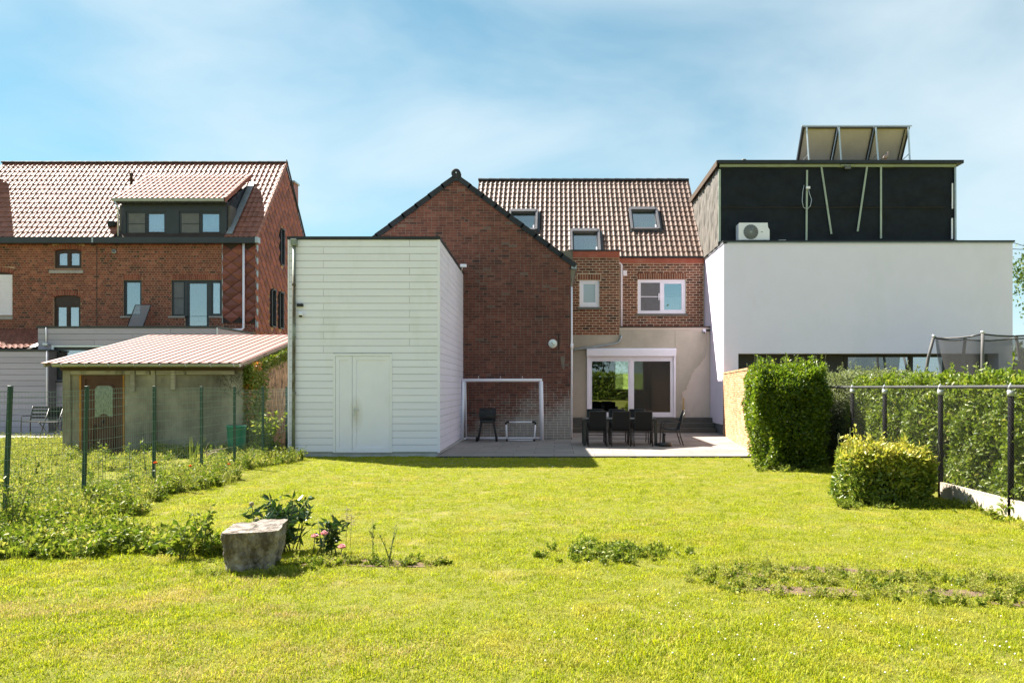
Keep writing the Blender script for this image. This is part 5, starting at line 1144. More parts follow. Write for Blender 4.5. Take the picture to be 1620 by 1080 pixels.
for x in (g0, g1):
    for k in range(n): a = math.pi * k / (n - 1); vs.append((x, yf - .03 - .06 * math.cos(a), zf - .025 - .065 * math.sin(a)))
for k in range(n - 1): fs.append((k, k + 1, n + k + 1, n + k))
fs += [tuple(range(n)), tuple(range(2 * n - 1, n - 1, -1))]; mb.add(vs, fs); gt = mb.build('gutter', M['gutter'], shed)
for px in (101, 138, 175, 215, 256, 296, 335, 372): mb = MB(); x = X(px, yf); mb.tube([(x, yf - .03 - .064 * math.cos(a), zf - .022 - .07 * math.sin(a)) for a in [math.pi * k / 8 for k in range(9)]], .008, 5); mb.build('gutter_hook', M['alu'], gt)
# reed matting and posts on the shed's right side
y0r = 18.6
mb = MB(); V = []; n = 110; fs = []
for k in range(n + 1):
    y = y0r + (sb - y0r) * k / n; dx = .03 + .010 * abs(math.sin(k * 2.1)) + .006 * math.sin(k * .37); V += [(SX1 + dx, y, .02), (SX1 + dx, y, ze + RP * (y - SY) - .07 + .02 * math.sin(k * 5.3))]
for k in range(n): fs.append((2 * k, 2 * k + 2, 2 * k + 3, 2 * k + 1))
mb.add(V, fs); mb.build('reed_matting', M['reed'], shed)
for y in (18.58, 20.55): mb = MB(); mb.bbox(SX1 + .005, SX1 + .075, y - .05, y + .05, 0, ze + RP * (y - SY) - .08, .006); mb.build('side_post', M['brownwood'], shed)

# ------------------------------------------------------------------ green wire fence (left)
FX = -6.15
gf = thing('wire_fence', 'green welded wire fence with green posts along the left weeds', 'fence', (FX, 12, 0))
gposts = [(5.6, .02), (7.05, .0), (8.5, .06), (9.9, .045), (11.6, .01), (13.15, .0), (14.5, .0), (15.9, .0), (17.3, 0)]
for y, ln_ in gposts:
    mb = MB(); mb.bbox(FX - .022 - 0, FX + .022, y - .022, y + .022, -.1, 1.505, .008)
    for v in range(len(mb.v)): a, b, c = mb.v[v]; mb.v[v] = (a + ln_ * (c - .7) * .7, b, c)
    p = mb.build('post', M['greenpost'], gf); mb = MB(); mb.bbox(FX - .024 + ln_ * .56, FX + .024 + ln_ * .56, y - .024, y + .024, 1.506, 1.522, .006); mb.build('post_cap', M['greenpost'], p)
mb = MB(); fy0, fy1 = 4.4, 17.4; n = 90
hz = [.08, .23, .38, .53, .68, .83, .98, 1.13, 1.24, 1.35, 1.42, 1.48]
def sag(y, z): return .012 * math.sin(2.1 * y + z * 3) + .02 * math.sin(.9 * y + 2 * z) * (z / 1.5)
for z in hz: mb.tube([(FX + .026 + .006 * math.sin(y * 3 + z), y, z + sag(y, z)) for y in [fy0 + (fy1 - fy0) * k / n for k in range(n + 1)]], .0028, 3, cap=False)
y = fy0
while y < fy1:
    mb.tube([(FX + .028, y, .05), (FX + .028 + .006 * math.sin(y * 5), y + .004 * math.sin(9 * y), .8), (FX + .028, y, 1.48 + sag(y, 1.48))], .0013, 3, cap=False); y += .055
stuff(mb.build('wire_mesh', M['greenwire'], gf))

# ------------------------------------------------------------------ black chain link fence (right)
CXF = 5.37
cf = thing('chain_link_fence', 'black chain link fence with a grey top rail on the right', 'fence', (CXF, 10, 0))
cposts = [7.3, 8.96, 10.6, 12.4, 13.75]
for y in cposts:
    mb = MB(); mb.tube([(CXF, y, -.1), (CXF, y, 1.40)], .034, 12); p = mb.build('post', M['blackpost'], cf)
    mb = MB(); mb.tube([(CXF, y, 1.40), (CXF, y, 1.47)], .041, 12); mb.build('post_sleeve', M['alu'], p)
    mb = MB(); mb.tube([(CXF - .03, y, 1.485), (CXF - .005, y, 1.545), (CXF + .03, y, 1.49)], .012, 6); mb.build('rail_clip', M['alu'], p)
mb = MB(); mb.tube([(CXF, 5.5 + k * .5, 1.51) for k in range(20)], .022, 12); mb.build('top_rail', M['greyrail'], cf)
mb = MB(); cell = .055; z0, z1 = .17, 1.5
for s_ in (1, -1):
    y = 5.3 - (z1 - z0)
    while y < 15.0 + (z1 - z0):
        a, b = (y, y + (z1 - z0)) if s_ > 0 else (y + (z1 - z0), y); t0, t1 = 0, 1
        ya, za, yb2, zb2 = a, z0, b, z1
        # clip to the fence length
        def cl(yq): return min(max(yq, 5.4), 15.0)
        ya2, yb3 = cl(ya), cl(yb2)
        if abs(ya2 - yb3) > .05:
            za2 = z0 + (z1 - z0) * (ya2 - ya) / (yb2 - ya); zb3 = z0 + (z1 - z0) * (yb3 - ya) / (yb2 - ya)
            mb.tube([(CXF - .034 - .002 * s_, ya2, za2), (CXF - .034 - .002 * s_, yb3, zb3)], .0011, 3, cap=False)
        y += cell
stuff(mb.build('chain_link', M['blackwire'], cf))
for i in range(4):
    ya = 5.4 + i * 1.72 if i < 3 else 10.56 - .0; 
ys_ = [5.4, 7.3, 8.96, 10.6]
for a, b in zip(ys_, ys_[1:]):
    mb = MB(); mb.bbox(CXF - .02, CXF + .03, a + .01, b - .01, -.08, .185, .006); mb.build('base_board', M['concretep'], cf)

# ------------------------------------------------------------------ patio furniture, goals, grill
def chair(name, label, loc, rz, group):
    t = thing(name, label, 'chair', loc, group); t.rotation_euler = (0, 0, rz); ORG[t.name] = Vector((0, 0, 0))
    # local: sitter faces +y, back at -y
    w = .235
    for s_ in (-1, 1):
        mb = MB(); mb.tube([(s_ * w, -.30, 0), (s_ * w, -.22, .26), (s_ * w, -.20, .42)], .014, 8); mb.build('rear_leg', M['blackmetal'], t)
        mb = MB(); mb.tube([(s_ * w, .24, 0), (s_ * w, .22, .40), (s_ * w, .20, .56), (s_ * w, .14, .61), (s_ * w, -.02, .625), (s_ * w, -.22, .60)], .014, 8); mb.build('armrest', M['blackmetal'], t)
        mb = MB(); mb.tube([(s_ * (w - .02), .22, .43), (s_ * (w - .02), -.12, .395), (s_ * (w - .02), -.20, .42), (s_ * (w - .02), -.29, .72), (s_ * (w - .02), -.36, .89)], .013, 8); mb.build('side_rail', M['blackmetal'], t)
    mb = MB(); vs = []; fs = []; P = [(.22, .43), (.05, .405), (-.12, .393), (-.17, .402), (-.20, .44), (-.24, .56), (-.29, .72), (-.36, .885)]
    for (y, z) in P: vs += [(-w + .03, y, z), (0, y + .012, z - .006), (w - .03, y, z)]
    for k in range(len(P) - 1):
        for e in range(2): fs.append((3 * k + e, 3 * k + e + 1, 3 * k + 4 + e, 3 * k + 3 + e))
    nb_ = len(vs); vs += [(a, b - .006, c - .004) for a, b, c in vs]; fs += [tuple(i + nb_ for i in f[::-1]) for f in fs]
    mb.add(vs, fs, 0, None, True); mb.build('seat_sling', M['fabric'], t)
    mb = MB(); mb.tube([(-w + .02, -.36, .89), (w - .02, -.36, .89)], .014, 8); mb.build('top_rail', M['blackmetal'], t)
    mb = MB(); mb.tube([(-w, -.245, .20), (w, -.245, .20)], .009, 6); mb.build('stretcher', M['blackmetal'], t)
    return t
TY0, TY1 = 19.42, 20.36; TX0, TX1 = X(922.5, TY0), X(1040, TY0); TZ = .70
tb = thing('dining_table', 'long dark garden dining table on the patio', 'table', ((TX0 + TX1) / 2, (TY0 + TY1) / 2, .01))
mb = MB(); frame2 = [(TX0, TX0 + .07, TY0, TY1), (TX1 - .07, TX1, TY0, TY1), (TX0 + .0705, TX1 - .0705, TY0, TY0 + .07), (TX0 + .0705, TX1 - .0705, TY1 - .07, TY1)]
for a, b, c, d in frame2: mb.bbox(a, b, c, d, TZ - .05, TZ, .006)
mb.build('frame', M['blackmetal'], tb)
for k in range(10):
    mb = MB(); c0 = TY0 + .075 + k * .0793; mb.bbox(TX0 + .072, TX1 - .072, c0, c0 + .072, TZ - .022, TZ - .002, .004); mb.build('table_slat', M['tabletop'], tb)
for x in (TX0, TX1 - .075):
    for y in (TY0, TY1 - .075): mb = MB(); mb.bbox(x, x + .075, y, y + .075, .01, TZ - .0505, .006); mb.build('leg', M['blackmetal'], tb)
cxs = [X(945, 19.3), X(982, 19.3), X(1017, 19.3)]
for i, x in enumerate(cxs): chair('patio_chair', ['left one of three black mesh chairs backed to the lawn', 'middle one of three black mesh chairs backed to the lawn', 'right one of three black mesh chairs backed to the lawn'][i], (x, 19.48, .01), 0, 'patio chairs')
for i, x in enumerate(cxs): chair('patio_chair', ['left black mesh chair on the far side of the table, facing us', 'middle black mesh chair on the far side of the table', 'right black mesh chair on the far side of the table'][i], (x + .02, 20.5, .01), math.pi, 'patio chairs')
chair('patio_chair', 'black mesh chair at the right end of the table, seen sideways', (X(1062, 19.7) - .02, 19.72, .01), math.pi / 2, 'patio chairs')
ub = thing('parasol_base', 'round black parasol base with a short empty tube beside the table', 'parasol base', (X(1051, 19.35), 19.35, .01))
x = X(1051, 19.35); mb = MB(); mb.lathe([(.185, 0), (.185, .07), (.17, .085), (.03, .10)], (x, 19.35, .01), n=28); mb.build('base', M['blackmetal'], ub); mb = MB(); mb.tube([(x, 19.35, .10), (x, 19.35, .30)], .026, 10); mb.build('tube', M['blackmetal'], ub); mb = MB(); mb.tube([(x, 19.35, .28), (x, 19.35, .33)], .036, 10); mb.build('collar', M['black'], ub)
# big white goal
gx0, gx1, gy, gh = -2.62, -.42, 21.42, 1.71
gl_ = thing('football_goal', 'large white tubular football goal against the dark brick wall', 'goal', (-1.5, gy, .01))
for x, s_ in ((gx0, -1), (gx1, 1)):
    mb = MB(); mb.tube([(x + s_ * .03, gy - .03, .012), (x, gy, gh - .03)], .048, 12); mb.build('post', M['whitepvc'], gl_)
    mb = MB(); mb.tube([(x - s_ * .05, gy + .04, gh - .05), (x - s_ * .03, 21.86, .05)], .022, 8); mb.build('rear_stay', M['whitepvc'], gl_)
    mb = MB(); mb.tube([(x, gy + .02, .045), (x - s_ * .03, 21.86, .045)], .026, 8); mb.build('side_bar', M['whitepvc'], gl_)
mb = MB(); mb.tube([(gx0 - .03, gy, gh), (gx1 + .02, gy, gh)], .046, 12); mb.build('crossbar', M['whitepvc'], gl_)
mb = MB(); mb.tube([(gx0 + .03, 21.86, .045), (gx1 - .03, 21.86, .045)], .032, 10); mb.build('ground_bar', M['whitepvc'], gl_)
for k in range(3): mb = MB(); x = gx0 + .42 + k * .62; mb.tube([(x, gy + .02, gh + .03), (x, gy + .03, gh + .12)], .006, 5); mb.build('net_hook', M['whitepvc'], gl_)
# small goal
sx0, sx1, sy_, sh = X(800.5, 21.2), X(847, 21.2), 21.2, .54
sg = thing('mini_goal', 'small white mini goal with black corners standing before the large goal', 'goal', ((sx0 + sx1) / 2, sy_, .01))
for x, s_ in ((sx0, 1), (sx1, -1)):
    mb = MB(); mb.tube([(x + s_ * .03, sy_ - .05, .05), (x, sy_, sh - .05)], .020, 8); mb.build('post', M['whitepvc'], sg)
    mb = MB(); mb.tube([(x + s_ * .03, sy_ - .052, .012), (x + s_ * .03, sy_ - .05, .07)], .028, 8); mb.build('foot', M['black'], sg)
    mb = MB(); mb.tube([(x, sy_, sh - .07), (x + s_ * .0, sy_, sh - .02), (x + s_ * .03, sy_, sh), (x + s_ * .09, sy_, sh)], .028, 8); mb.build('corner', M['black'], sg)
    mb = MB(); mb.tube([(x + s_ * .02, sy_ + .02, sh - .02), (x + s_ * .02, sy_ + .40, .03)], .012, 6); mb.build('rear_bar', M['whitepvc'], sg)
mb = MB(); mb.tube([(sx0 + .08, sy_, sh), (sx1 - .08, sy_, sh)], .020, 8); mb.build('crossbar', M['whitepvc'], sg)
mb = MB(); mb.tube([(sx0 + .04, sy_ - .03, .035), (sx1 - .04, sy_ - .03, .035)], .012, 8); mb.build('ground_bar', M['whitepvc'], sg)
mb = MB()
for k in range(15): x = sx0 + .03 + (sx1 - sx0 - .06) * k / 14; mb.tube([(x, sy_ + .01, sh - .01), (x, sy_ + .40, .03)], .0022, 3, cap=False)
for k in range(9): f_ = k / 8; mb.tube([(sx0 + .03, sy_ + .01 + .39 * f_, sh - .01 - (sh - .04) * f_), (sx1 - .03, sy_ + .01 + .39 * f_, sh - .01 - (sh - .04) * f_)], .0022, 3, cap=False)
stuff(mb.build('net', M['alu'], sg))
# grill
bx, by = X(772, 21.1), 21.15
gr = thing('charcoal_grill', 'black covered charcoal grill on splayed legs in the large goal', 'grill', (bx, by, .01))
mb = MB(); mb.tube([(bx - .245, by, .72), (bx - .22, by, .72), (bx + .19, by, .72), (bx + .215, by, .72)], [.10, .185, .185, .12], 16); mb.build('barrel', M['blackmetal'], gr)
mb = MB(); vs = []; fs = []
for x in (bx - .235, bx + .205):
    for k in range(9): a = math.pi * k / 8; vs.append((x, by - .20 * math.cos(a), .73 + .205 * math.sin(a)))
for k in range(8): fs.append((k, k + 1, 10 + k, 9 + k))
fs += [tuple(range(8, -1, -1)), tuple(range(9, 18))]; mb.add(vs, fs); mb.build('lid', M['black'], gr)
mb = MB(); mb.bbox(bx - .21, bx + .17, by - .17, by + .17, .52, .60, .02); mb.build('tray', M['blackmetal'], gr)
mb = MB(); mb.tube([(bx - .14, by - .20, .84), (bx - .14, by - .24, .86), (bx + .10, by - .24, .86), (bx + .10, by - .20, .84)], .010, 6); mb.build('lid_handle', M['blackmetal'], gr)
mb = MB(); mb.box(bx + .22, bx + .42, by - .12, by + .12, .735, .75); mb.build('side_shelf', M['stone'], gr)
for sx_, sy2 in ((-1, -1), (1, -1), (-1, 1), (1, 1)):
    mb = MB(); mb.tube([(bx - .02 + sx_ * .17, by + sy2 * .12, .53), (bx - .02 + sx_ * .26, by + sy2 * .19, .02)], .016, 8); mb.build('leg', M['blackmetal'], gr)
for s_ in (-1, 1): mb = MB(); mb.lathe([(.07, -.02), (.075, 0), (.07, .02)], (bx - .30 if s_ < 0 else bx + .26, by - .2, .08), 'X', 14); mb.build('wheel', M['black'], gr)
# ------------------------------------------------------------------ trampoline
tcx, tcy, tr_ = 11.65, 20.6, 1.30
tp = thing('trampoline', 'round trampoline with grey curved poles and a black safety net', 'trampoline', (tcx, tcy, 0))
mb = MB(); mb.lathe([(tr_ + .1, .72), (tr_ + .12, .76), (tr_ - .15, .775), (tr_ - .16, .74)], (tcx, tcy, 0), n=36); mb.build('pad', M['skirt'], tp)
mb = MB(); mb.lathe([(tr_ - .16, .70), (tr_ - .16, .715)], (tcx, tcy, 0), n=36); mb.build('jumping_mat', M['black'], tp)
nz = 2.90; npole = 5; angs = [math.radians(a) for a in (-122, -48, 24, 84, 162)]
for a in angs:
    c, s_ = math.cos(a), math.sin(a)
    P = [(tr_ + .12, .02), (tr_ + .17, .6), (tr_ + .20, 1.2), (tr_ + .18, 1.8), (tr_ + .10, 2.35), (tr_ - .04, nz + .02)]
    mb = MB(); mb.tube([(tcx + r * c, tcy + r * s_, z) for r, z in P], .042, 10); p = mb.build('pole', M['rubber'], tp)
    mb = MB(); mb.tube([(tcx + (tr_ - .04) * c, tcy + (tr_ - .04) * s_, nz + .0), (tcx + (tr_ - .04) * c, tcy + (tr_ - .04) * s_, nz + .06)], .05, 10); mb.build('pole_cap', M['alu'], p)
n = 5; R_ = tr_ - .07; V = []; Fq = []
for j, (z, r) in enumerate(((.78, tr_ - .28), (1.6, R_ - .16), (2.3, R_ - .06), (nz - .02, R_))):
    for k in range(n * 4):
        a0 = angs[k // 4]; a1 = angs[(k // 4 + 1) % n] + (2 * math.pi if k // 4 == n - 1 else 0); f_ = (k % 4) / 4
        p0 = Vector((math.cos(a0), math.sin(a0))); p1 = Vector((math.cos(a1), math.sin(a1))); q = p0 + (p1 - p0) * f_; V.append((tcx + q.x * r, tcy + q.y * r, z - (.05 * math.sin(math.pi * f_) if j == 3 else 0)))
m_ = n * 4
for j in range(3):
    for k in range(m_): Fq.append((j * m_ + k, j * m_ + (k + 1) % m_, (j + 1) * m_ + (k + 1) % m_, (j + 1) * m_ + k))
np_mesh('safety_net', V, Fq, M['netmat'], parent=tp)
mb = MB(); ring = [V[3 * m_ + k] for k in range(m_)] + [V[3 * m_]]; mb.tube(ring, .022, 8); mb.build('net_rim', M['blackmetal'], tp)
# ------------------------------------------------------------------ things at the left neighbour's
cb = thing('compost_bin', 'green plastic bin half hidden behind the fence at the shed corner', 'bin', (X(374, 17.1), 17.1, 0)); x = X(374, 17.1)
mb = MB(); mb.lathe([(.17, 0), (.19, .30), (.205, .60), (.215, .61), (.215, .65), (.20, .66)], (x, 17.1, 0), n=18); mb.build('tub', M['greenbin'], cb); mb = MB(); mb.lathe([(.185, 0), (.18, .006)], (x, 17.1, .655), n=18); mb.build('rim_fill', M['twigshade'], cb)
y = 23.9; bt = thing('garden_bench', 'black metal garden bench before the grey boards on the left', 'bench', (X(72, y), y, 0))
bx0, bx1 = X(48, y), X(101, y) + .2
for x in (bx0, bx1):
    mb = MB(); mb.tube([(x, y, 0), (x, y, .45), (x, y + .05, .62), (x, y - .4, .62), (x, y - .42, 0)], .018, 6); mb.build('end_frame', M['blackmetal'], bt)
    mb = MB(); mb.tube([(x, y, .45), (x, y + .12, .92)], .018, 6); mb.build('back_post', M['blackmetal'], bt)
for k in range(5): mb = MB(); mb.box(bx0, bx1, y - .42 + k * .085, y - .36 + k * .085, .43, .45); mb.build('seat_slat', M['blackmetal'], bt)
for k in range(4): mb = MB(); yy = y + .02 + k * .03; mb.box(bx0, bx1, yy, yy + .015, .53 + k * .105, .59 + k * .105); mb.build('back_slat', M['blackmetal'], bt)
y = 23.0; ft = thing('folding_chair', 'dark folding chair standing in front of the black bench', 'chair', (X(82, y), y, 0)); x0, x1 = X(70, y), X(92, y)
for x in (x0, x1):
    mb = MB(); mb.tube([(x, y - .2, 0), (x, y + .22, .86)], .016, 6); mb.build('back_leg', M['blackmetal'], ft); mb = MB(); mb.tube([(x, y + .25, 0), (x, y - .22, .45)], .016, 6); mb.build('front_leg', M['blackmetal'], ft)
mb = MB(); mb.bbox(x0, x1, y - .22, y + .12, .44, .465, .008); mb.build('seat', M['fabric'], ft); mb = MB(); mb.prism([(x0, y + .12, .62), (x1, y + .12, .62), (x1, y + .23, .88), (x0, y + .23, .88)], (0, .012, 0)); mb.build('backrest', M['fabric'], ft)

# ------------------------------------------------------------------ plants
def leaf_arrays(P, D, size, asp=.5, fold=.25, up=.3, rnd=None):
    """one folded rhombus (2 triangles) per point; D = outward direction"""
    n = len(P); P = np.asarray(P, float); D = np.asarray(D, float)
    D = D / (np.linalg.norm(D, axis=1, keepdims=True) + 1e-9)
    A = NR.normal(size=(n, 3)) + D * .5 + np.array([0, 0, up]); A /= np.linalg.norm(A, axis=1, keepdims=True)      # leaf axis
    Nn = D + NR.normal(size=(n, 3)) * .55 + np.array([0, 0, .35]); S = np.cross(A, Nn); S /= np.linalg.norm(S, axis=1, keepdims=True) + 1e-9
    Nn = np.cross(S, A)
    s = (np.zeros(n) + size) * NR.uniform(.65, 1.3, n); s = s[:, None]
    b = P; t = P + A * s; m = P + A * s * .48 + Nn * s * fold * .3
    l = m + S * s * asp * .5 + Nn * s * fold * .25; r = m - S * s * asp * .5 + Nn * s * fold * .25
    V = np.stack([b, r, t, l], 1).reshape(-1, 3)
    k = np.arange(n)[:, None] * 4
    Fq = np.concatenate([k + [0, 1, 2], k + [0, 2, 3]], 1).reshape(-1, 3)
    rnd = NR.random(n) if rnd is None else rnd
    return V, Fq, np.repeat(rnd, 2)
def bumpy(p, s=1.0):
    return (np.sin(p[:, 0] * 5.3 * s + 1.3 * np.sin(p[:, 2] * 3.1 * s)) * np.sin(p[:, 1] * 4.7 * s + 2 * np.sin(p[:, 0] * 2.3)) + np.sin(p[:, 2] * 6.1 * s + p[:, 0] * 3.7) * .7 + np.sin(p[:, 1] * 9.1 * s + p[:, 2] * 8.3) * .4) / 2.1
def inset_poly(P, d):
    out = []; n = len(P); sg = 1 if sum(P[i].x * P[(i + 1) % n].y - P[(i + 1) % n].x * P[i].y for i in range(n)) > 0 else -1
    for i in range(n):
        a, b, c = P[i - 1], P[i], P[(i + 1) % n]; u, v = (b - a).normalized(), (c - b).normalized(); nu, nv = Vector((-u.y, u.x)) * sg, Vector((-v.y, v.x)) * sg
        k = nu + nv; out.append(b + k * (d / max(.3, 1 + nu.dot(nv))))
    return out
def hedge(name, label, cat, foot, h, nleaf, size, mat, lean=0, round_=.12, asp=.55, faces=None, group=None, top_yellow=None, hvar=.06, core=True, rough=.07, shoots=0, inset=.26, deep=.11, soft=0):
    """clipped hedge over a footprint polygon (ccw): solid core coloured near-black as inner shade plus leaves spread through the outer layer"""
    foot = [Vector(p) for p in foot]; c = sum(foot, Vector((0, 0))) / len(foot)
    t = thing(name, label, cat, (c.x, c.y, 0), group)
    per = [(foot[i], foot[(i + 1) % len(foot)]) for i in range(len(foot))]
    use = [e for i, e in enumerate(per) if faces is None or i in faces]
    area = [(b - a).length * h for a, b in use]; ta = .5 * abs(sum(a.x * b.y - b.x * a.y for a, b in per)) * 1.15
    tot = sum(area) + ta; Ps = []; Ds = []
    for (a, b), ar in zip(use, area):
        n = int(nleaf * ar / tot); u = NR.random(n); z = NR.random(n) ** .95 * h; e = (b - a); nn = Vector((e.y, -e.x)).normalized()
        p = np.stack([a.x + e.x * u, a.y + e.y * u, z], 1); d = np.tile([nn.x, nn.y, .15], (n, 1))
        dep = -np.abs(NR.normal(0, deep, n)) + (bumpy(p) + .9 * bumpy(p * .42 + 1.7)) * rough - round_ * np.clip((z - h + .25) / .25, 0, 1) ** 2 - lean * (1 - z / h)
        p[:, :2] += d[:, :2] * dep[:, None]; Ps.append(p); Ds.append(d)
    n = int(nleaf * ta / tot); xs = [p.x for p in foot]; ysq = [p.y for p in foot]; q = []
    while len(q) < n:
        m_ = max(2000, n); X_ = NR.uniform(min(xs), max(xs), m_); Y_ = NR.uniform(min(ysq), max(ysq), m_)
        q += [(a, b) for a, b in zip(X_, Y_) if in_poly(a, b, [(p.x, p.y) for p in foot])]
    q = np.array(q[:n]); p = np.column_stack([q, np.full(n, h)]); p[:, 2] += bumpy(p * 1.3) * hvar - np.abs(NR.normal(0, deep * .8, n)) + np.where(NR.random(n) < .03, NR.uniform(0, .12, n), 0)
    Ps.append(p); Ds.append(np.tile([0, 0, 1.], (n, 1)))
    Sx = []
    for k in range(shoots):                              # wild shoots above the clipping line
        u = q[NR.integers(len(q))]; hh_ = NR.uniform(.12, .34); m_ = 26; tt = NR.random(m_); dx, dy = NR.normal(0, .25, 2) * hh_
        pp = np.stack([u[0] + dx * tt, u[1] + dy * tt, h - .05 + hh_ * tt], 1) + NR.normal(0, .012, (m_, 3)); Ps.append(pp); Ds.append(NR.normal(size=(m_, 3)) * [1, 1, .4]); Sx.append(((u[0], u[1], h - .1), (u[0] + dx, u[1] + dy, h - .05 + hh_)))
    P = np.concatenate(Ps); D = np.concatenate(Ds)
    if soft:
        bx_, by_ = (max(xs) - min(xs)) / 2, (max(ysq) - min(ysq)) / 2; mx_, my_ = (max(xs) + min(xs)) / 2, (max(ysq) + min(ysq)) / 2
        u, v = (P[:, 0] - mx_) / bx_, (P[:, 1] - my_) / by_; cor = np.clip(np.abs(u) * np.abs(v), 0, 1); fz = np.clip(P[:, 2] / h, 0, 1)
        k = 1 - soft * cor ** 1.5 - soft * .55 * fz ** 6 + .05 * bumpy(P * .6)
        P[:, 0] = mx_ + (P[:, 0] - mx_) * k; P[:, 1] = my_ + (P[:, 1] - my_) * k; P[:, 2] *= 1 - soft * .45 * np.clip(np.maximum(np.abs(u), np.abs(v)), 0, 1) ** 5 * fz
    r = np.clip(NR.normal(.45, .25, len(P)), 0, 1)
    if top_yellow: r = np.clip(r * .75 + np.clip((P[:, 2] - h * top_yellow) / (h * (1 - top_yellow)), 0, 1) * .45, 0, 1)
    V, Fq, rr = leaf_arrays(P, D, size * NR.choice([.7, 1, 1.25], len(P)), asp, rnd=r)
    stuff(np_mesh('foliage', V, Fq, mat, rr, t))
    if core:
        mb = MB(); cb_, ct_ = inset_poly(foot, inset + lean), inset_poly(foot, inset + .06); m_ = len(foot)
        mb.add([(p.x, p.y, 0) for p in cb_] + [(p.x, p.y, h - inset) for p in ct_], [tuple(range(m_, 2 * m_))] + [(i, (i + 1) % m_, m_ + (i + 1) % m_, m_ + i) for i in range(m_)]); mb.build('branches', M['twigshade'], t)  # solid core; its dark colour paints the shade between the leaves
        for k in range(14):
            e = per[k % len(per)]; f_ = NR.random(); p = e[0] + (e[1] - e[0]) * f_; p = c + (p - c) * .62; m2 = MB(); m2.tube([(p.x, p.y, -.02), (p.x + NR.normal(0, .05), p.y + NR.normal(0, .05), .5)], [.014, .008], 5); m2.build('stem', M['bark'], t)
    for a, b in Sx: m2 = MB(); m2.tube([a, b], [.005, .002], 4); m2.build('shoot', M['stem'], t)
    return t

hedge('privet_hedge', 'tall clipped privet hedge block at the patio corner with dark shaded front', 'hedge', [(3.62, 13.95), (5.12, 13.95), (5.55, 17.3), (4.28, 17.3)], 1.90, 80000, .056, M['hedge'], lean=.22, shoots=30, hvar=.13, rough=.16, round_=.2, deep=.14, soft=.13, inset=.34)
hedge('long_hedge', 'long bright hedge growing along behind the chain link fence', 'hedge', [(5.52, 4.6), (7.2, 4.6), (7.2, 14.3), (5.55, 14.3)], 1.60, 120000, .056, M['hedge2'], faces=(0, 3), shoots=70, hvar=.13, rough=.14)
hedge('pale_bush', 'pale grey green bush behind the fence beside the tall hedge block', 'bush', [(5.6, 14.6), (7.4, 14.6), (7.4, 17.5), (5.75, 17.5)], 1.78, 26000, .045, M['palebush'], faces=(0, 3), shoots=20, hvar=.12, rough=.12)
hedge('variegated_bush', 'low yellow green variegated bush in front of the fence', 'bush', [(3.74, 9.75), (4.98, 9.70), (5.15, 10.9), (3.9, 11.0)], .68, 18000, .060, M['varieg'], lean=.05, top_yellow=.45, rough=.10, hvar=.07, shoots=14, asp=.5, deep=.10, soft=.24, inset=.32)
# leaf litter of ground shoots around hedge feet
def stem_plant(name, label, cat, loc, nst, h, spread, leaf, mat, nleaf=14, asp=.45, group=None, stemmat='stem', droop=.0, rlo=0, rhi=1, seed=0):
    t = thing(name, label, cat, loc, group); lo = Vector(loc); Ps = []; Ds = []; rg = random.Random(seed + int(loc[0] * 100) + int(loc[1] * 37))
    mb = MB()
    for k in range(nst):
        a = rg.uniform(0, 6.28); e = rg.uniform(.1, 1) * spread; hh_ = h * rg.uniform(.65, 1.05); b = lo + Vector((rg.gauss(0, spread * .2), rg.gauss(0, spread * .2), -.02)); tip = lo + Vector((math.cos(a) * e, math.sin(a) * e, hh_)); mid = b.lerp(tip, .5) + Vector((0, 0, hh_ * .1))
        mb.tube([tuple(b), tuple(mid), tuple(tip)], [.006, .004, .002], 4)
        for j in range(nleaf):
            f_ = rg.uniform(.15, 1); p = b.lerp(mid, f_ * 2) if f_ < .5 else mid.lerp(tip, f_ * 2 - 1); Ps.append(tuple(p)); d = Vector((rg.gauss(0, 1), rg.gauss(0, 1), rg.uniform(-.2 - droop, .5))); Ds.append(tuple(d))
    mb.build('stems', M[stemmat], t)['kind'] = 'stuff'
    n = len(Ps); D = np.array(Ds); P = np.array(Ps)
    V, Fq, rr = leaf_arrays(P, D * 2.2, leaf, asp, up=.1 - droop, rnd=NR.uniform(rlo, rhi, n))
    stuff(np_mesh('leaves', V, Fq, M[mat], rr, t)); return t

# --- peony with blooms
pe = stem_plant('peony_bush', 'dark green peony bush behind the stone block', 'plant', (-2.56, 7.05, 0), 30, .44, .34, .10, 'peonyleaf', 18, .36, seed=3)
stem_plant('peony_bush', 'smaller dark peony with pink blooms right of the stone block', 'plant', (-2.08, 6.95, 0), 12, .28, .22, .085, 'peonyleaf', 11, .36, seed=5)
def bloom(name, label, loc, r, mat, stemh, group):
    t = thing(name, label, 'flower', (loc[0], loc[1], 0), group); mb = MB(); mb.tube([(loc[0] - .02, loc[1] + .02, 0), (loc[0], loc[1], stemh)], .005, 5); mb.build('stalk', M['stem'], t)
    n = 70; D = NR.normal(size=(n, 3)); D[:, 2] = np.abs(D[:, 2]) * .8 + .05; D /= np.linalg.norm(D, axis=1, keepdims=True)
    c = np.array([loc[0], loc[1], stemh]); V = []; Fq = []
    for i in range(n):
        d = D[i]; s = np.cross(d, [0, 0, 1.]); s /= np.linalg.norm(s) + 1e-6; u = np.cross(s, d); rr = r * NR.uniform(.45, 1); p = c + d * rr * .75
        w = r * .42; b = len(V); V += [c + d * rr * .2, p + s * w + u * w * .3, p + d * r * .25 + u * w * .9, p - s * w + u * w * .3]; Fq += [(b, b + 1, b + 2), (b, b + 2, b + 3)]
    np_mesh('petals', V, Fq, M[mat], np.repeat(NR.random(n), 2), t); return t
def at_ground(px, py, hgt=0.0):
    d = F * (EYE - hgt) / (py - CY); return X(px, d), d
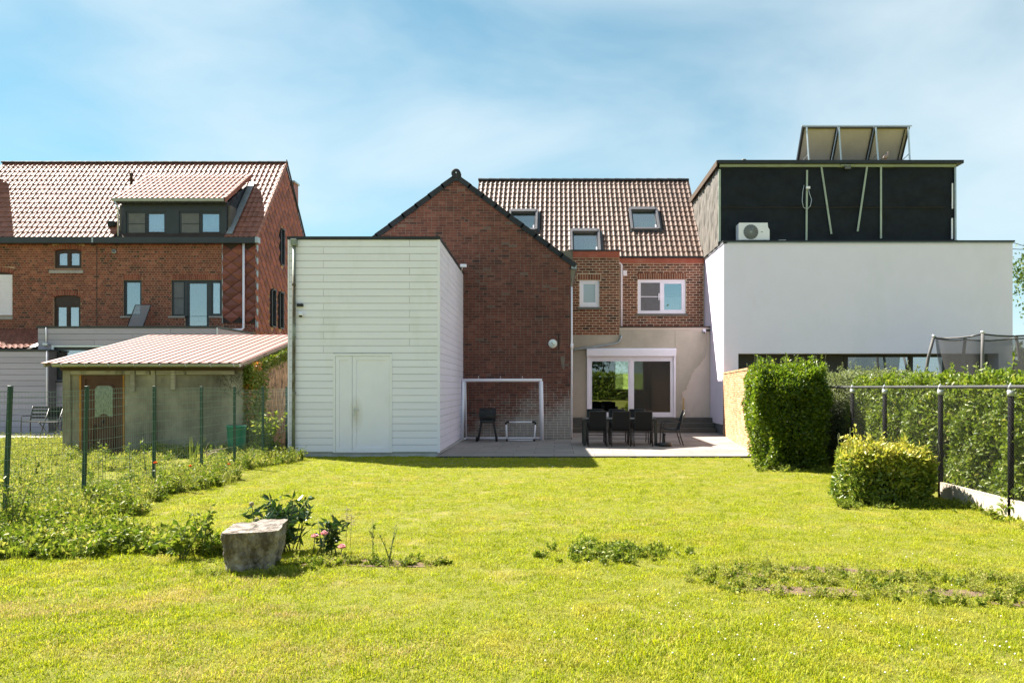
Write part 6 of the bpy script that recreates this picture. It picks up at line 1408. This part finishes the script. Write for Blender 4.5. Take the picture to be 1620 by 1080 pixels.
for i, (px, py, r, st) in enumerate(((498, 850, .042, .24), (513, 846, .045, .25), (541, 867, .045, .20))):
    d = 6.85 - .12 * (i == 2); bloom('peony_bloom', ['left pink peony bloom right of the stone', 'upper pale pink peony bloom beside its deeper pink neighbour', 'lowest pink peony bloom, set apart to the right'][i], (X(px, d), d), r, 'petal', Hh(py, d), 'pink peony blooms')
for i, (px, py) in enumerate(((398, 797), (406, 822))):
    d = 6.9; t = thing('dead_flower_head', ['brown dead flower head standing above the peony leaves', 'pale withered flower head against the peony leaves'][i], 'flower', (X(px, d), d, 0), 'withered peony heads'); mb = MB(); z = Hh(py, d); mb.tube([(X(px, d) + .03, d, .2), (X(px, d), d, z)], .004, 5); mb.build('stalk', M['stem'], t); mb = MB(); mb.lathe([(.005, -.02), (.02, -.008), (.022, .008), (.006, .022)], (X(px, d), d, z), n=8); mb.build('head', M['drystem'], t)

# --- stone block
def stone_block(loc):
    bm = bmesh.new(); bmesh.ops.create_cube(bm, size=1); bmesh.ops.subdivide_edges(bm, edges=bm.edges[:], cuts=27, use_grid_fill=True)
    for v in bm.verts:
        x, y, z = v.co; k = z + .5
        wx = .455 * (.80 + .20 * k ** .6); wy = .42 * (.84 + .16 * k); cut = max(0, abs(x) + abs(y) - .90)      # corners broken off
        q = Vector(((x - math.copysign(cut * .5, x)) * wx + .03 * k, (y - math.copysign(cut * .5, y)) * wy + .03 * (1 - k), k * (.35 + .012 * x)))
        if k > .72 and x > -.12 and y > -.1: q.z += .016 * (k - .72) / .28 * min(1, (x + .12) * 9) * min(1, (y + .1) * 9)
        d = Vector((x, y, z * .7)).normalized()
        side = 1 if k < .95 else .45
        n = mnoise.fractal(q * 5 + Vector((3, 1, 7)), 1, 2, 3) * .018 * side + (abs(mnoise.noise(q * 13)) - .25) * .022 * side + mnoise.fractal(q * 34, .8, 2, 3) * .005
        v.co = q + d * n
    me = bpy.data.meshes.new('stone_block'); bm.to_mesh(me); bm.free(); o = link('stone_block', me, None, [M['rock']]); o.location = loc; o.rotation_euler = (.05, .0, .12)
    return o
tag(stone_block((X(392, 6.35), 6.45, -.03)), 'weathered block of pale stone lying on the lawn before the peony', 'stone')

# --- ivy on the shed side, coloured creeper along the eaves
iv = thing('ivy', 'green ivy climbing the shed corner and along its eaves', 'ivy', (SX1 + .1, 18.1, 0))
n = 13000; yy = np.abs(NR.normal(0, .5, n)) + SY - .05; zz = NR.random(n) * 2.0 + .05; top_ = 2.03 + RP * (yy - SY) - .08
p1 = np.stack([SX1 + .03 + np.abs(NR.normal(0, .06, n)), yy, np.minimum(zz, top_)], 1); p1 = p1[(yy < SY + 1.15 - .25 * np.sin(zz * 3)) & (zz > .1)]
n2 = 6000; y2 = NR.uniform(SY, 21.6, n2); p2 = np.stack([SX1 + .07 + np.abs(NR.normal(0, .05, n2)), y2, 2.0 + RP * (y2 - SY) - np.abs(NR.normal(0, .12, n2))], 1)
P = np.concatenate([p1, p2]); r = np.clip(NR.normal(.45, .2, len(P)) + np.where((np.abs(P[:, 1] - 18.0) < .25) & (P[:, 2] > 1.9), .45, 0) + np.where((P[:, 1] < SY + .1) & (np.abs(P[:, 2] - 1.1) < .5), .35, 0), 0, 1)
V, Fq, rr = leaf_arrays(P, np.tile([1, -.35, .1], (len(P), 1)), .065, .75, up=-.4, rnd=r); stuff(np_mesh('foliage', V, Fq, M['ivy'], rr, iv))
mb = MB()
for k in range(5): y = SY + .1 + k * .15; mb.tube([(SX1 + .03, y, 0), (SX1 + .03, y + .06 * math.sin(k), .9), (SX1 + .03, y + .1, 2.0)], [.016, .012, .006], 5)
stuff(mb.build('stems', M['bark'], iv))
mb = MB(); rg = random.Random(31)
for k in range(26):
    x = SX1 - rg.uniform(.02, .5); z = rg.uniform(1.2, 1.75); mb.tube([(x, SY - .012, z), (x + rg.uniform(-.12, .12), SY - .014, z + rg.uniform(.05, .14)), (x + rg.uniform(-.2, .2), SY - .012, z + rg.uniform(.1, .28))], .003, 3)
stuff(mb.build('dead_twigs', M['twigshade'], iv))

# --- instanced grass, weeds, clover: scatter helper
def scatter(name, P, rz, scl, idx, sources, tilt=.12):
    me = bpy.data.meshes.new(name); n = len(P); me.vertices.add(n); me.vertices.foreach_set('co', np.asarray(P, np.float32).ravel())
    a = me.attributes.new('rot', 'FLOAT_VECTOR', 'POINT'); R = np.column_stack([NR.normal(0, tilt, n), NR.normal(0, tilt, n), rz]).astype(np.float32); a.data.foreach_set('vector', R.ravel())
    a = me.attributes.new('scl', 'FLOAT', 'POINT'); a.data.foreach_set('value', np.asarray(scl, np.float32)); a = me.attributes.new('idx', 'INT', 'POINT'); a.data.foreach_set('value', np.asarray(idx, np.int32))
    me.update(); o = link(name, me); o['kind'] = 'stuff'
    col = bpy.data.collections.new(name + '_kinds')
    for s in sources: col.objects.link(s)
    g = bpy.data.node_groups.new(name + '_scatter', 'GeometryNodeTree'); g.interface.new_socket('Geometry', in_out='INPUT', socket_type='NodeSocketGeometry'); g.interface.new_socket('Geometry', in_out='OUTPUT', socket_type='NodeSocketGeometry')
    gi = g.nodes.new('NodeGroupInput'); go = g.nodes.new('NodeGroupOutput'); ip = g.nodes.new('GeometryNodeInstanceOnPoints'); ci = g.nodes.new('GeometryNodeCollectionInfo')
    ci.inputs['Collection'].default_value = col; ci.inputs['Separate Children'].default_value = True; ci.inputs['Reset Children'].default_value = True
    def na(nm, ty): k = g.nodes.new('GeometryNodeInputNamedAttribute'); k.data_type = ty; k.inputs['Name'].default_value = nm; return k.outputs[0]
    g.links.new(gi.outputs[0], ip.inputs['Points']); g.links.new(ci.outputs[0], ip.inputs['Instance']); ip.inputs['Pick Instance'].default_value = True
    g.links.new(na('idx', 'INT'), ip.inputs['Instance Index']); g.links.new(na('rot', 'FLOAT_VECTOR'), ip.inputs['Rotation']); g.links.new(na('scl', 'FLOAT'), ip.inputs['Scale']); g.links.new(ip.outputs[0], go.inputs[0])
    md = o.modifiers.new('scatter', 'NODES'); md.node_group = g; return o
def src(name, V, Fq, mat, rnd):
    me_o = np_mesh(name, V, Fq, mat, rnd); COL.objects.unlink(me_o); return me_o
def tuft(name, n, rad, h0, h1, w, bend, mat, seed, rlo=0, rhi=1):
    rg = np.random.default_rng(seed); V = []; Fq = []; R = []
    for i in range(n):
        a, q = rg.uniform(0, 6.283), rad * math.sqrt(rg.random()); b = np.array([math.cos(a) * q, math.sin(a) * q, -.008]); h = rg.uniform(h0, h1); d = rg.uniform(0, 6.283); ben = np.array([math.cos(d), math.sin(d), 0]) * h * bend * rg.uniform(.2, 1.3); s = np.array([-math.sin(d + rg.normal(0, .6)), math.cos(d), 0]) * w * rg.uniform(.7, 1.3)
        m = b + ben * .35 + [0, 0, h * .62]; t = b + ben + [0, 0, h * (1 - .3 * min(1, bend))]; k = len(V); V += [b - s, b + s, m + s * .8, m - s * .8, t]; Fq += [(k, k + 1, k + 2), (k, k + 2, k + 3), (k + 3, k + 2, k + 4)]; R += [rg.uniform(rlo, rhi)] * 3
    return src(name, V, Fq, mat, R)
def weed(name, n, h, leaf, mat, seed, spread=.12, asp=.5, up=.2, rlo=0., rhi=1.):
    rg = np.random.default_rng(seed); P = []; D = []; V0 = []; F0 = []
    for k in range(n):
        a = rg.uniform(0, 6.283); tip = np.array([math.cos(a) * spread * rg.random(), math.sin(a) * spread * rg.random(), h * rg.uniform(.5, 1)]); b = np.array([tip[0] * .3, tip[1] * .3, -.02])
        for j in range(9): f_ = rg.uniform(.1, 1); P.append(b + (tip - b) * f_); D.append([rg.normal(), rg.normal(), .35])
        s = np.array([.003, 0, 0]); q = len(V0); V0 += [b - s, b + s, tip]; F0.append((q, q + 1, q + 2))
    V, Fq, rr = leaf_arrays(np.array(P), np.array(D) * 1.5, leaf, asp, up=up, rnd=rg.uniform(rlo, rhi, len(P)))
    return src(name, np.concatenate([V, np.array(V0)]), np.concatenate([Fq, np.array(F0) + len(V)]), M[mat], np.concatenate([rr, np.full(len(F0), .4)]))
soilA = [(1.15, 5.95), (1.5, 5.6), (2.2, 5.45), (3.0, 5.25), (3.9, 5.2), (4.1, 5.6), (3.6, 6.05), (2.9, 6.25), (2.3, 6.5), (1.7, 6.55), (1.2, 6.3)]
soilP = [[(1.75, 6.35), (2.6, 6.2), (2.9, 6.27), (2.5, 6.42), (1.85, 6.5)], [(1.35, 5.72), (1.8, 5.55), (2.3, 5.6), (2.2, 5.78), (1.6, 5.86)], [(2.5, 5.66), (3.1, 5.5), (3.4, 5.62), (2.9, 5.8)], [(3.0, 5.32), (3.7, 5.2), (3.9, 5.3), (3.4, 5.42)], [(1.35, 6.15), (1.75, 6.1), (1.7, 6.25), (1.4, 6.28)]]
soilB = [(-2.2, 6.55), (-1.1, 6.45), (-1.0, 6.62), (-1.6, 6.78), (-2.15, 6.75)]
for P_, nm in [(q_, 'soil_patch') for q_ in soilP] + [(soilB, 'soil_bed')]:
    mb = MB(); q = []
    for i in range(len(P_)):
        a, b = Vector(P_[i]), Vector(P_[(i + 1) % len(P_)])
        for k in range(6): p = a.lerp(b, k / 6); q.append((p.x + rng.gauss(0, .04), p.y + rng.gauss(0, .03), -.024))
    mb.poly(q); o = mb.build(nm, M['soil']); struct(o)
tufts = [tuft('lawn_tuft', 50, .088, .013, .036, .0017, .8, M['grass'], 40 + k, 0, 1) for k in range(6)]
tufts += [tuft('lawn_tuft', 18, .05, .03, .07, .0020, .7, M['grass'], 60, .1, .7)]
def soil_w(x, y):
    return any(in_poly(x, y, q_) for q_ in soilP) or in_poly(x, y, soilB)
pts = []
def region(x0, x1, y0, y1, den):
    n = int((x1 - x0) * (y1 - y0) * den); return np.column_stack([NR.uniform(x0, x1, n), NR.uniform(y0, y1, n)])
G = np.concatenate([region(-6.0, 5.2, 1.5, 5.2, 500), region(-5.9, 5.3, 5.2, 8, 380), region(-6.1, 5.3, 8, 12, 240), region(-6.1, 5.3, 12, 16.53, 170), region(-5.95, -2.6, 16.5, 16.8, 220), region(-14, -6.1, 3, 17.5, 60), region(-30, -14, 8, 22, 14), region(-20, -11.5, 16, 22.8, 45)])
hc = [(3.95, 5.2, 14.15, 17.3), (4.0, 5.0, 9.95, 10.8)]
ok = np.array([abs(a) < .76 * b + 2.6 and not any(c < a < d and e < b < f_ for c, d, e, f_ in hc) and not (soil_w(a, b) and NR.random() < .80) and not (a > 4.4 + (b - 16.6) * .12 and b > 16.5) for a, b in G]); G = G[ok]
pn = np.array([bumpy(np.array([[a * .35, b * .35, 0]]))[0] for a, b in G])
nG = len(G); sc_ = NR.uniform(.65, 1.2, nG) * (1 + .25 * pn); ix = NR.integers(0, 6, nG); ix = np.where(NR.random(nG) < .05, 6, ix)
scatter('lawn_grass', np.column_stack([G, np.full(nG, -.03)]), NR.uniform(0, 6.28, nG), sc_, ix, tufts)
dt = [tuft('dry_tuft', 40, .085, .015, .04, .0017, .9, M['drygrass'], 80 + k) for k in range(3)]
D_ = np.concatenate([np.column_stack([NR.normal(a, s * 1.6, m), NR.normal(b, s * .6, m)]) for a, b, s, m in ((-3.35, 5.25, .24, 110), (-3.85, 5.15, .14, 50), (-2.9, 5.55, .2, 60), (-1.9, 5.1, .2, 50), (-2.7, 4.55, .25, 60), (-1.2, 4.35, .22, 50), (-1.7, 4.0, .2, 40), (.2, 4.4, .25, 30), (-2.4, 6.0, .25, 50), (.9, 8.6, .3, 25), (-1.2, 9.5, .5, 30), (-3.0, 12.5, .6, 60), (1.0, 13, .8, 60))])
scatter('dry_grass', np.column_stack([D_, np.full(len(D_), -.026)]), NR.uniform(0, 6.28, len(D_)), NR.uniform(.7, 1.2, len(D_)), NR.integers(0, 3, len(D_)), dt)
# clover heads
cl = []
for k in range(3):
    bm = bmesh.new(); bmesh.ops.create_icosphere(bm, subdivisions=1, radius=.0052); V = [tuple(v.co + Vector((0, 0, .045))) for v in bm.verts]; Fq = [tuple(v.index for v in f.verts) for f in bm.faces]; bm.free(); cl.append(src('clover_head', V, Fq, M['clover'], np.full(len(Fq), .5)))
C = [NR.normal((a, b), s, (int(m * .5), 2)) for a, b, s, m in ((1.9, 4.7, .35, 90), (2.6, 4.4, .3, 50), (.7, 5.0, .5, 60), (3.3, 4.7, .4, 50), (.2, 6.6, .7, 40), (.9, 4.2, .5, 30), (3.2, 7.2, .6, 40), (-1, 13.5, 2.0, 120), (-.5, 15.5, 1.6, 120), (-3.5, 15.6, 1.2, 80), (2.8, 11, 1.5, 50), (3.5, 5.0, .2, 20))]
C = np.concatenate(C); C = C[(np.abs(C[:, 0]) < 5) & (C[:, 1] < 16.4) & (C[:, 1] > 3.2)]; nC = len(C)
scatter('clover_flowers', np.column_stack([C, np.full(nC, -.03 + .0)]), NR.uniform(0, 6, nC), NR.uniform(.7, 1.25, nC), NR.integers(0, 3, nC), cl)
# weeds
ws = [weed('weed_clump', 7, .16, .055, 'weed', 1), weed('weed_clump', 9, .26, .06, 'weed', 2, .14), weed('weed_clump', 6, .12, .08, 'weed', 3, .10, .6), weed('weed_clump', 10, .30, .04, 'weed2', 4, .15, .4), weed('weed_clump', 8, .20, .05, 'weed2', 5, .15, .45),
      tuft('weed_clump', 26, .07, .12, .30, .003, .6, M['weed2'], 6), tuft('weed_clump', 30, .08, .08, .22, .003, .5, M['weed'], 7, .4, 1), weed('weed_clump', 4, .42, .05, 'weed', 8, .06, .4, .4), weed('weed_clump', 5, .08, .11, 'weed', 9, .10, .55, -.1)]
def blob(n, fn):
    out = []
    while len(out) < n:
        p = fn()
        if p is not None: out.append(p)
    return np.array(out)
def bed_front():                                         # bed in the left foreground
    x, y = NR.uniform(-6.5, -2.75), NR.uniform(6.75, 9.4); e = 6.85 + .12 * math.sin(x * 3)
    if y < e: return None
    if y > 7.9 - .5 * (x + 4.2) and x > -5.2: return None
    if x > -3.3 and y > 7.35: return None
    return (x, y)
def fence_side():
    x, y = NR.uniform(-6.6, -4.9), NR.uniform(8.6, 16.7); lim = -5.35 + .25 * math.sin(y * 1.7) - .05 * (y - 11) + (.25 if 9 < y < 10.4 else 0)
    return (x, y) if x < lim and bumpy(np.array([[x * .9, y * .7, .1]]))[0] > -.2 - .3 * NR.random() else None
def yard():
    x, y = NR.uniform(-13.5, -6.2), NR.uniform(4.5, 17.45); return (x, y) if abs(x) < .76 * y + 3 and not (x < SX0 - .2 and y > 17.2) and bumpy(np.array([[x * .8, y * .55, .3]]))[0] > -.28 * NR.random() - .05 else None
def yard2(): return (NR.uniform(-18, -11.6), NR.uniform(15.5, 21.5))
def add_weeds(name, fn, n, sc, ks, z=-.03):
    P = blob(n, fn); k = len(P); scatter(name, np.column_stack([P, np.full(k, z)]), NR.uniform(0, 6.28, k), NR.uniform(sc[0], sc[1], k), NR.choice(ks, k), [s for s in ws] if name == 'bed_weeds' else [s.copy() for s in ws], .15)
add_weeds('bed_weeds', bed_front, 1200, (.5, 1.05), [0, 0, 1, 2, 2, 6, 8, 8, 4])
add_weeds('fence_weeds', fence_side, 1000, (.4, 1.15), [0, 1, 2, 3, 4, 4, 5, 6, 5, 7, 7, 5])
add_weeds('yard_weeds', yard, 2600, (.3, 1.1), [3, 4, 4, 5, 5, 4, 0, 3, 5, 7, 5, 7])
add_weeds('yard_weeds_far', yard2, 900, (.6, 1.2), [3, 4, 5, 5, 6])
def soilw():
    x, y = NR.uniform(1.0, 4.3), NR.uniform(5.1, 6.7)
    if not in_poly(x, y, [(a + (.12 if a > 2.5 else -.12), b) for a, b in soilA]): return None
    if any(in_poly(x, y, q_) for q_ in soilP) and NR.random() < .6: return None
    return (x, y)
add_weeds('patch_weeds', soilw, 620, (.16, .46), [0, 2, 4, 8, 4, 3, 6, 4, 5])
def tuftw():
    x, y = NR.normal(.55, .27), NR.normal(6.95, .16); return (x, y)
add_weeds('mound_weeds', tuftw, 150, (.28, .62), [0, 2, 2, 1, 8, 6])
def bedR(): x = NR.uniform(-2.3, -.95); return (x, 6.6 + NR.normal(0, .07))
add_weeds('peony_bed_weeds', bedR, 90, (.2, .5), [2, 8, 0, 6, 4])
def hfoot():
    k = NR.random()
    if k < .3: return (NR.uniform(3.6, 5.2), NR.normal(13.85, .12))
    if k < .65: return (NR.uniform(3.6, 5.3), NR.normal(9.75, .14))
    return (NR.normal(5.2, .08), NR.uniform(5.5, 10.2))
add_weeds('hedge_foot_weeds', hfoot, 260, (.25, .6), [0, 2, 1, 8, 6])
def bxfoot(): return (NR.uniform(-6.6, -5.6), NR.normal(16.5, .3))
add_weeds('stone_foot_weeds', lambda: (NR.uniform(-3.0, -2.1), 6.2 + NR.normal(0, .05) + (.3 if NR.random() < .3 else 0)), 60, (.22, .5), [6, 5, 6, 0, 4])
add_weeds('shed_foot_weeds', lambda: (NR.uniform(-9.5, -6.3), NR.normal(17.2, .25)), 160, (.5, 1.1), [1, 1, 7, 0, 6, 3])
# --- single plants that stand out
for i, (px, py, st, h, lf, lab) in enumerate(((325, 872, 7, .46, .07, 'upright leafy nettle clump left of the stone'), (590, 882, 1, .36, .05, 'thin upright leafy stem right of the peony bed'), (618, 888, 3, .34, .025, 'wiry branching weed with tiny leaves right of the peony bed'), (20, 840, 12, .75, .05, 'tall straggly shrub at the left fence post'), (285, 880, 8, .30, .08, 'low bright leafy clump in the front bed'))):
    x, d = at_ground(px, py); stem_plant('tall_weed', lab, 'weed', (x, d, -.02), st, h, .05 + .02 * st, lf, 'weed', 14, .45, 'tall weeds')
for i, (px, py, h, lab) in enumerate(((160, 775, .75, 'tall seeding weed behind the wire before the shed door'), (205, 765, .70, 'slender flowering weed right of the shed door'), (228, 760, .72, 'slender weed against the bare concrete wall'), (480, 690, .9, 'big leafy weed at the annex corner'))):
    x, d = at_ground(px, py); stem_plant('tall_weed', lab, 'weed', (x, d - (.3 if i == 3 else 0), -.02), 3 if i < 3 else 16, h, .08 if i < 3 else .35, .05, 'weed', 16, .4, 'tall weeds')
x, d = -6.05, 16.45; stem_plant('corner_weeds', 'dark leafy weeds filling the gap between shed and annex', 'weed', (x - .35, d + .3, -.02), 40, .95, .55, .10, 'weed', 14, .45)
x, d = X(305, 14.6), 14.6; t = thing('iris_leaves', 'upright bright green sword leaves in front of the shed wall', 'plant', (x, d, 0))
V = []; Fq = []
for k in range(7): a = rng.gauss(0, .12); b = len(V); xx = x + rng.gauss(0, .05); V += [(xx - .014, d, 0), (xx + .014, d, 0), (xx + .010 + a * .4, d, .35), (xx + a, d + .02, .55 + rng.uniform(-.1, .08)), (xx - .014 + a * .4, d + .004, .35)]; Fq += [(b, b + 1, b + 2), (b, b + 2, b + 4), (b + 4, b + 2, b + 3)]
np_mesh('leaves', V, Fq, M['weed'], np.full(len(Fq), .75), t)
# bare twigs by the fence
mb = MB(); rg = random.Random(8)
t = thing('bare_branches', 'bare grey branches lying behind the wire fence near the bin', 'branch', (X(335, 15), 15, 0))
for k in range(9):
    a = Vector((X(322, 15), 15, .12)); b = a + Vector((rg.uniform(.1, .7), rg.uniform(-.2, .2), rg.uniform(.05, .32))); mb.tube([tuple(a), tuple(a.lerp(b, .5) + Vector((0, 0, .06))), tuple(b)], [.007, .005, .002], 4)
stuff(mb.build('twigs', M['drystem'], t))
# orange flowers by the fence
for i, (px, py, d) in enumerate(((246, 733, 11.3), (301, 738, 12.6), (362, 735, 13.6), (371, 747, 13.2))):
    bloom('poppy', ['orange poppy beside the third fence post', 'orange poppy left of the fourth fence post', 'upper orange poppy near the bin', 'lower orange poppy near the bin'][i], (X(px, d), d), .035, 'orangepetal', max(.08, Hh(py, d)), 'orange poppies')
for i, (px, py, d) in enumerate(((549, 803, 7.0), (556, 812, 7.1))):
    t = thing('seed_grass', ['taller dry seeding grass stalk behind the peony blooms', 'shorter dry seeding grass stalk behind the peony blooms'][i], 'grass', (X(px, d), d, 0), 'dry grass stalks'); mb = MB(); x = X(px, d); z = Hh(py, d); mb.tube([(x - .01, d, 0), (x, d, z)], .0022, 4); mb.build('stalk', M['drystem'], t)
    mb = MB()
    for k in range(16): a = z - rng.uniform(0, .12); mb.tube([(x, d, a), (x + rng.gauss(0, .025), d + rng.gauss(0, .02), a + rng.uniform(-.02, .03))], .0022, 3)
    stuff(mb.build('seed_head', M['drystem'], t))

# ------------------------------------------------------------------ trees
def tree(name, label, loc, h, cr, nl, size, seed, group=None, base=.35):
    rg = random.Random(seed); t = thing(name, label, 'tree', loc, group); lo = Vector(loc); mb = MB(); tips = []
    mb.tube([tuple(lo + Vector((0, 0, -.1))), tuple(lo + Vector((rg.uniform(-.2, .2), rg.uniform(-.2, .2), h * .4))), tuple(lo + Vector((rg.uniform(-.3, .3), 0, h * .85)))], [h * .028, h * .02, h * .006], 10)
    for k in range(26):
        a = rg.uniform(0, 6.28); z = h * rg.uniform(base, .95); r = cr * math.sqrt(max(.05, 1 - ((z / h - .62) / .42) ** 2)) * rg.uniform(.5, 1); e = lo + Vector((math.cos(a) * r, math.sin(a) * r, z + rg.uniform(0, .1) * h)); s = lo + Vector((0, 0, z * .8)); mb.tube([tuple(s), tuple(s.lerp(e, .5) + Vector((0, 0, .05 * h))), tuple(e)], [h * .009, h * .005, h * .002], 6); tips += [e, s.lerp(e, .65)]
    mb.build('trunk', M['bark'], t)
    T = np.array([tuple(e) for e in tips]); k = NR.integers(0, len(T), nl); P = T[k] + NR.normal(0, cr * .13, (nl, 3)); D = P - np.array(lo + Vector((0, 0, h * .6)))
    V, Fq, rr = leaf_arrays(P, D, size, .6); stuff(np_mesh('crown', V, Fq, M['treeleaf'], rr, t)); return t
tree('garden_tree', 'leafy tree showing at the right edge beyond the white house', (25.4, 36, 0), 8.0, 3.6, 16000, .17, 3)
hedge('far_shrub', 'dark distant shrubs at the right edge behind the trampoline', 'shrub', [(24, 44), (36, 44), (36, 47), (24, 47)], 3.6, 7000, .25, M['treeleaf'], faces=(0, 3), core=True, hvar=.5, rough=.3, inset=.5, deep=.3)
# behind the camera: seen only as reflections in the glass
hedge('back_hedge', 'high green hedge closing the garden behind the viewer', 'hedge', [(26, -40), (-26, -40), (-26, -42), (26, -42)], 3.2, 16000, .3, M['hedge2'], faces=(0,), inset=.4, deep=.2, rough=.2, hvar=.25)
for i, x in enumerate((-16, -7, 3, 13)): tree('back_tree', ['first', 'second', 'third', 'last'][i] + ' dark tree from the left behind the back hedge', (x, -47 - 2 * (i % 2), 0), 11 + i % 3, 5, 3500, .45, 70 + i, 'trees behind the back hedge')
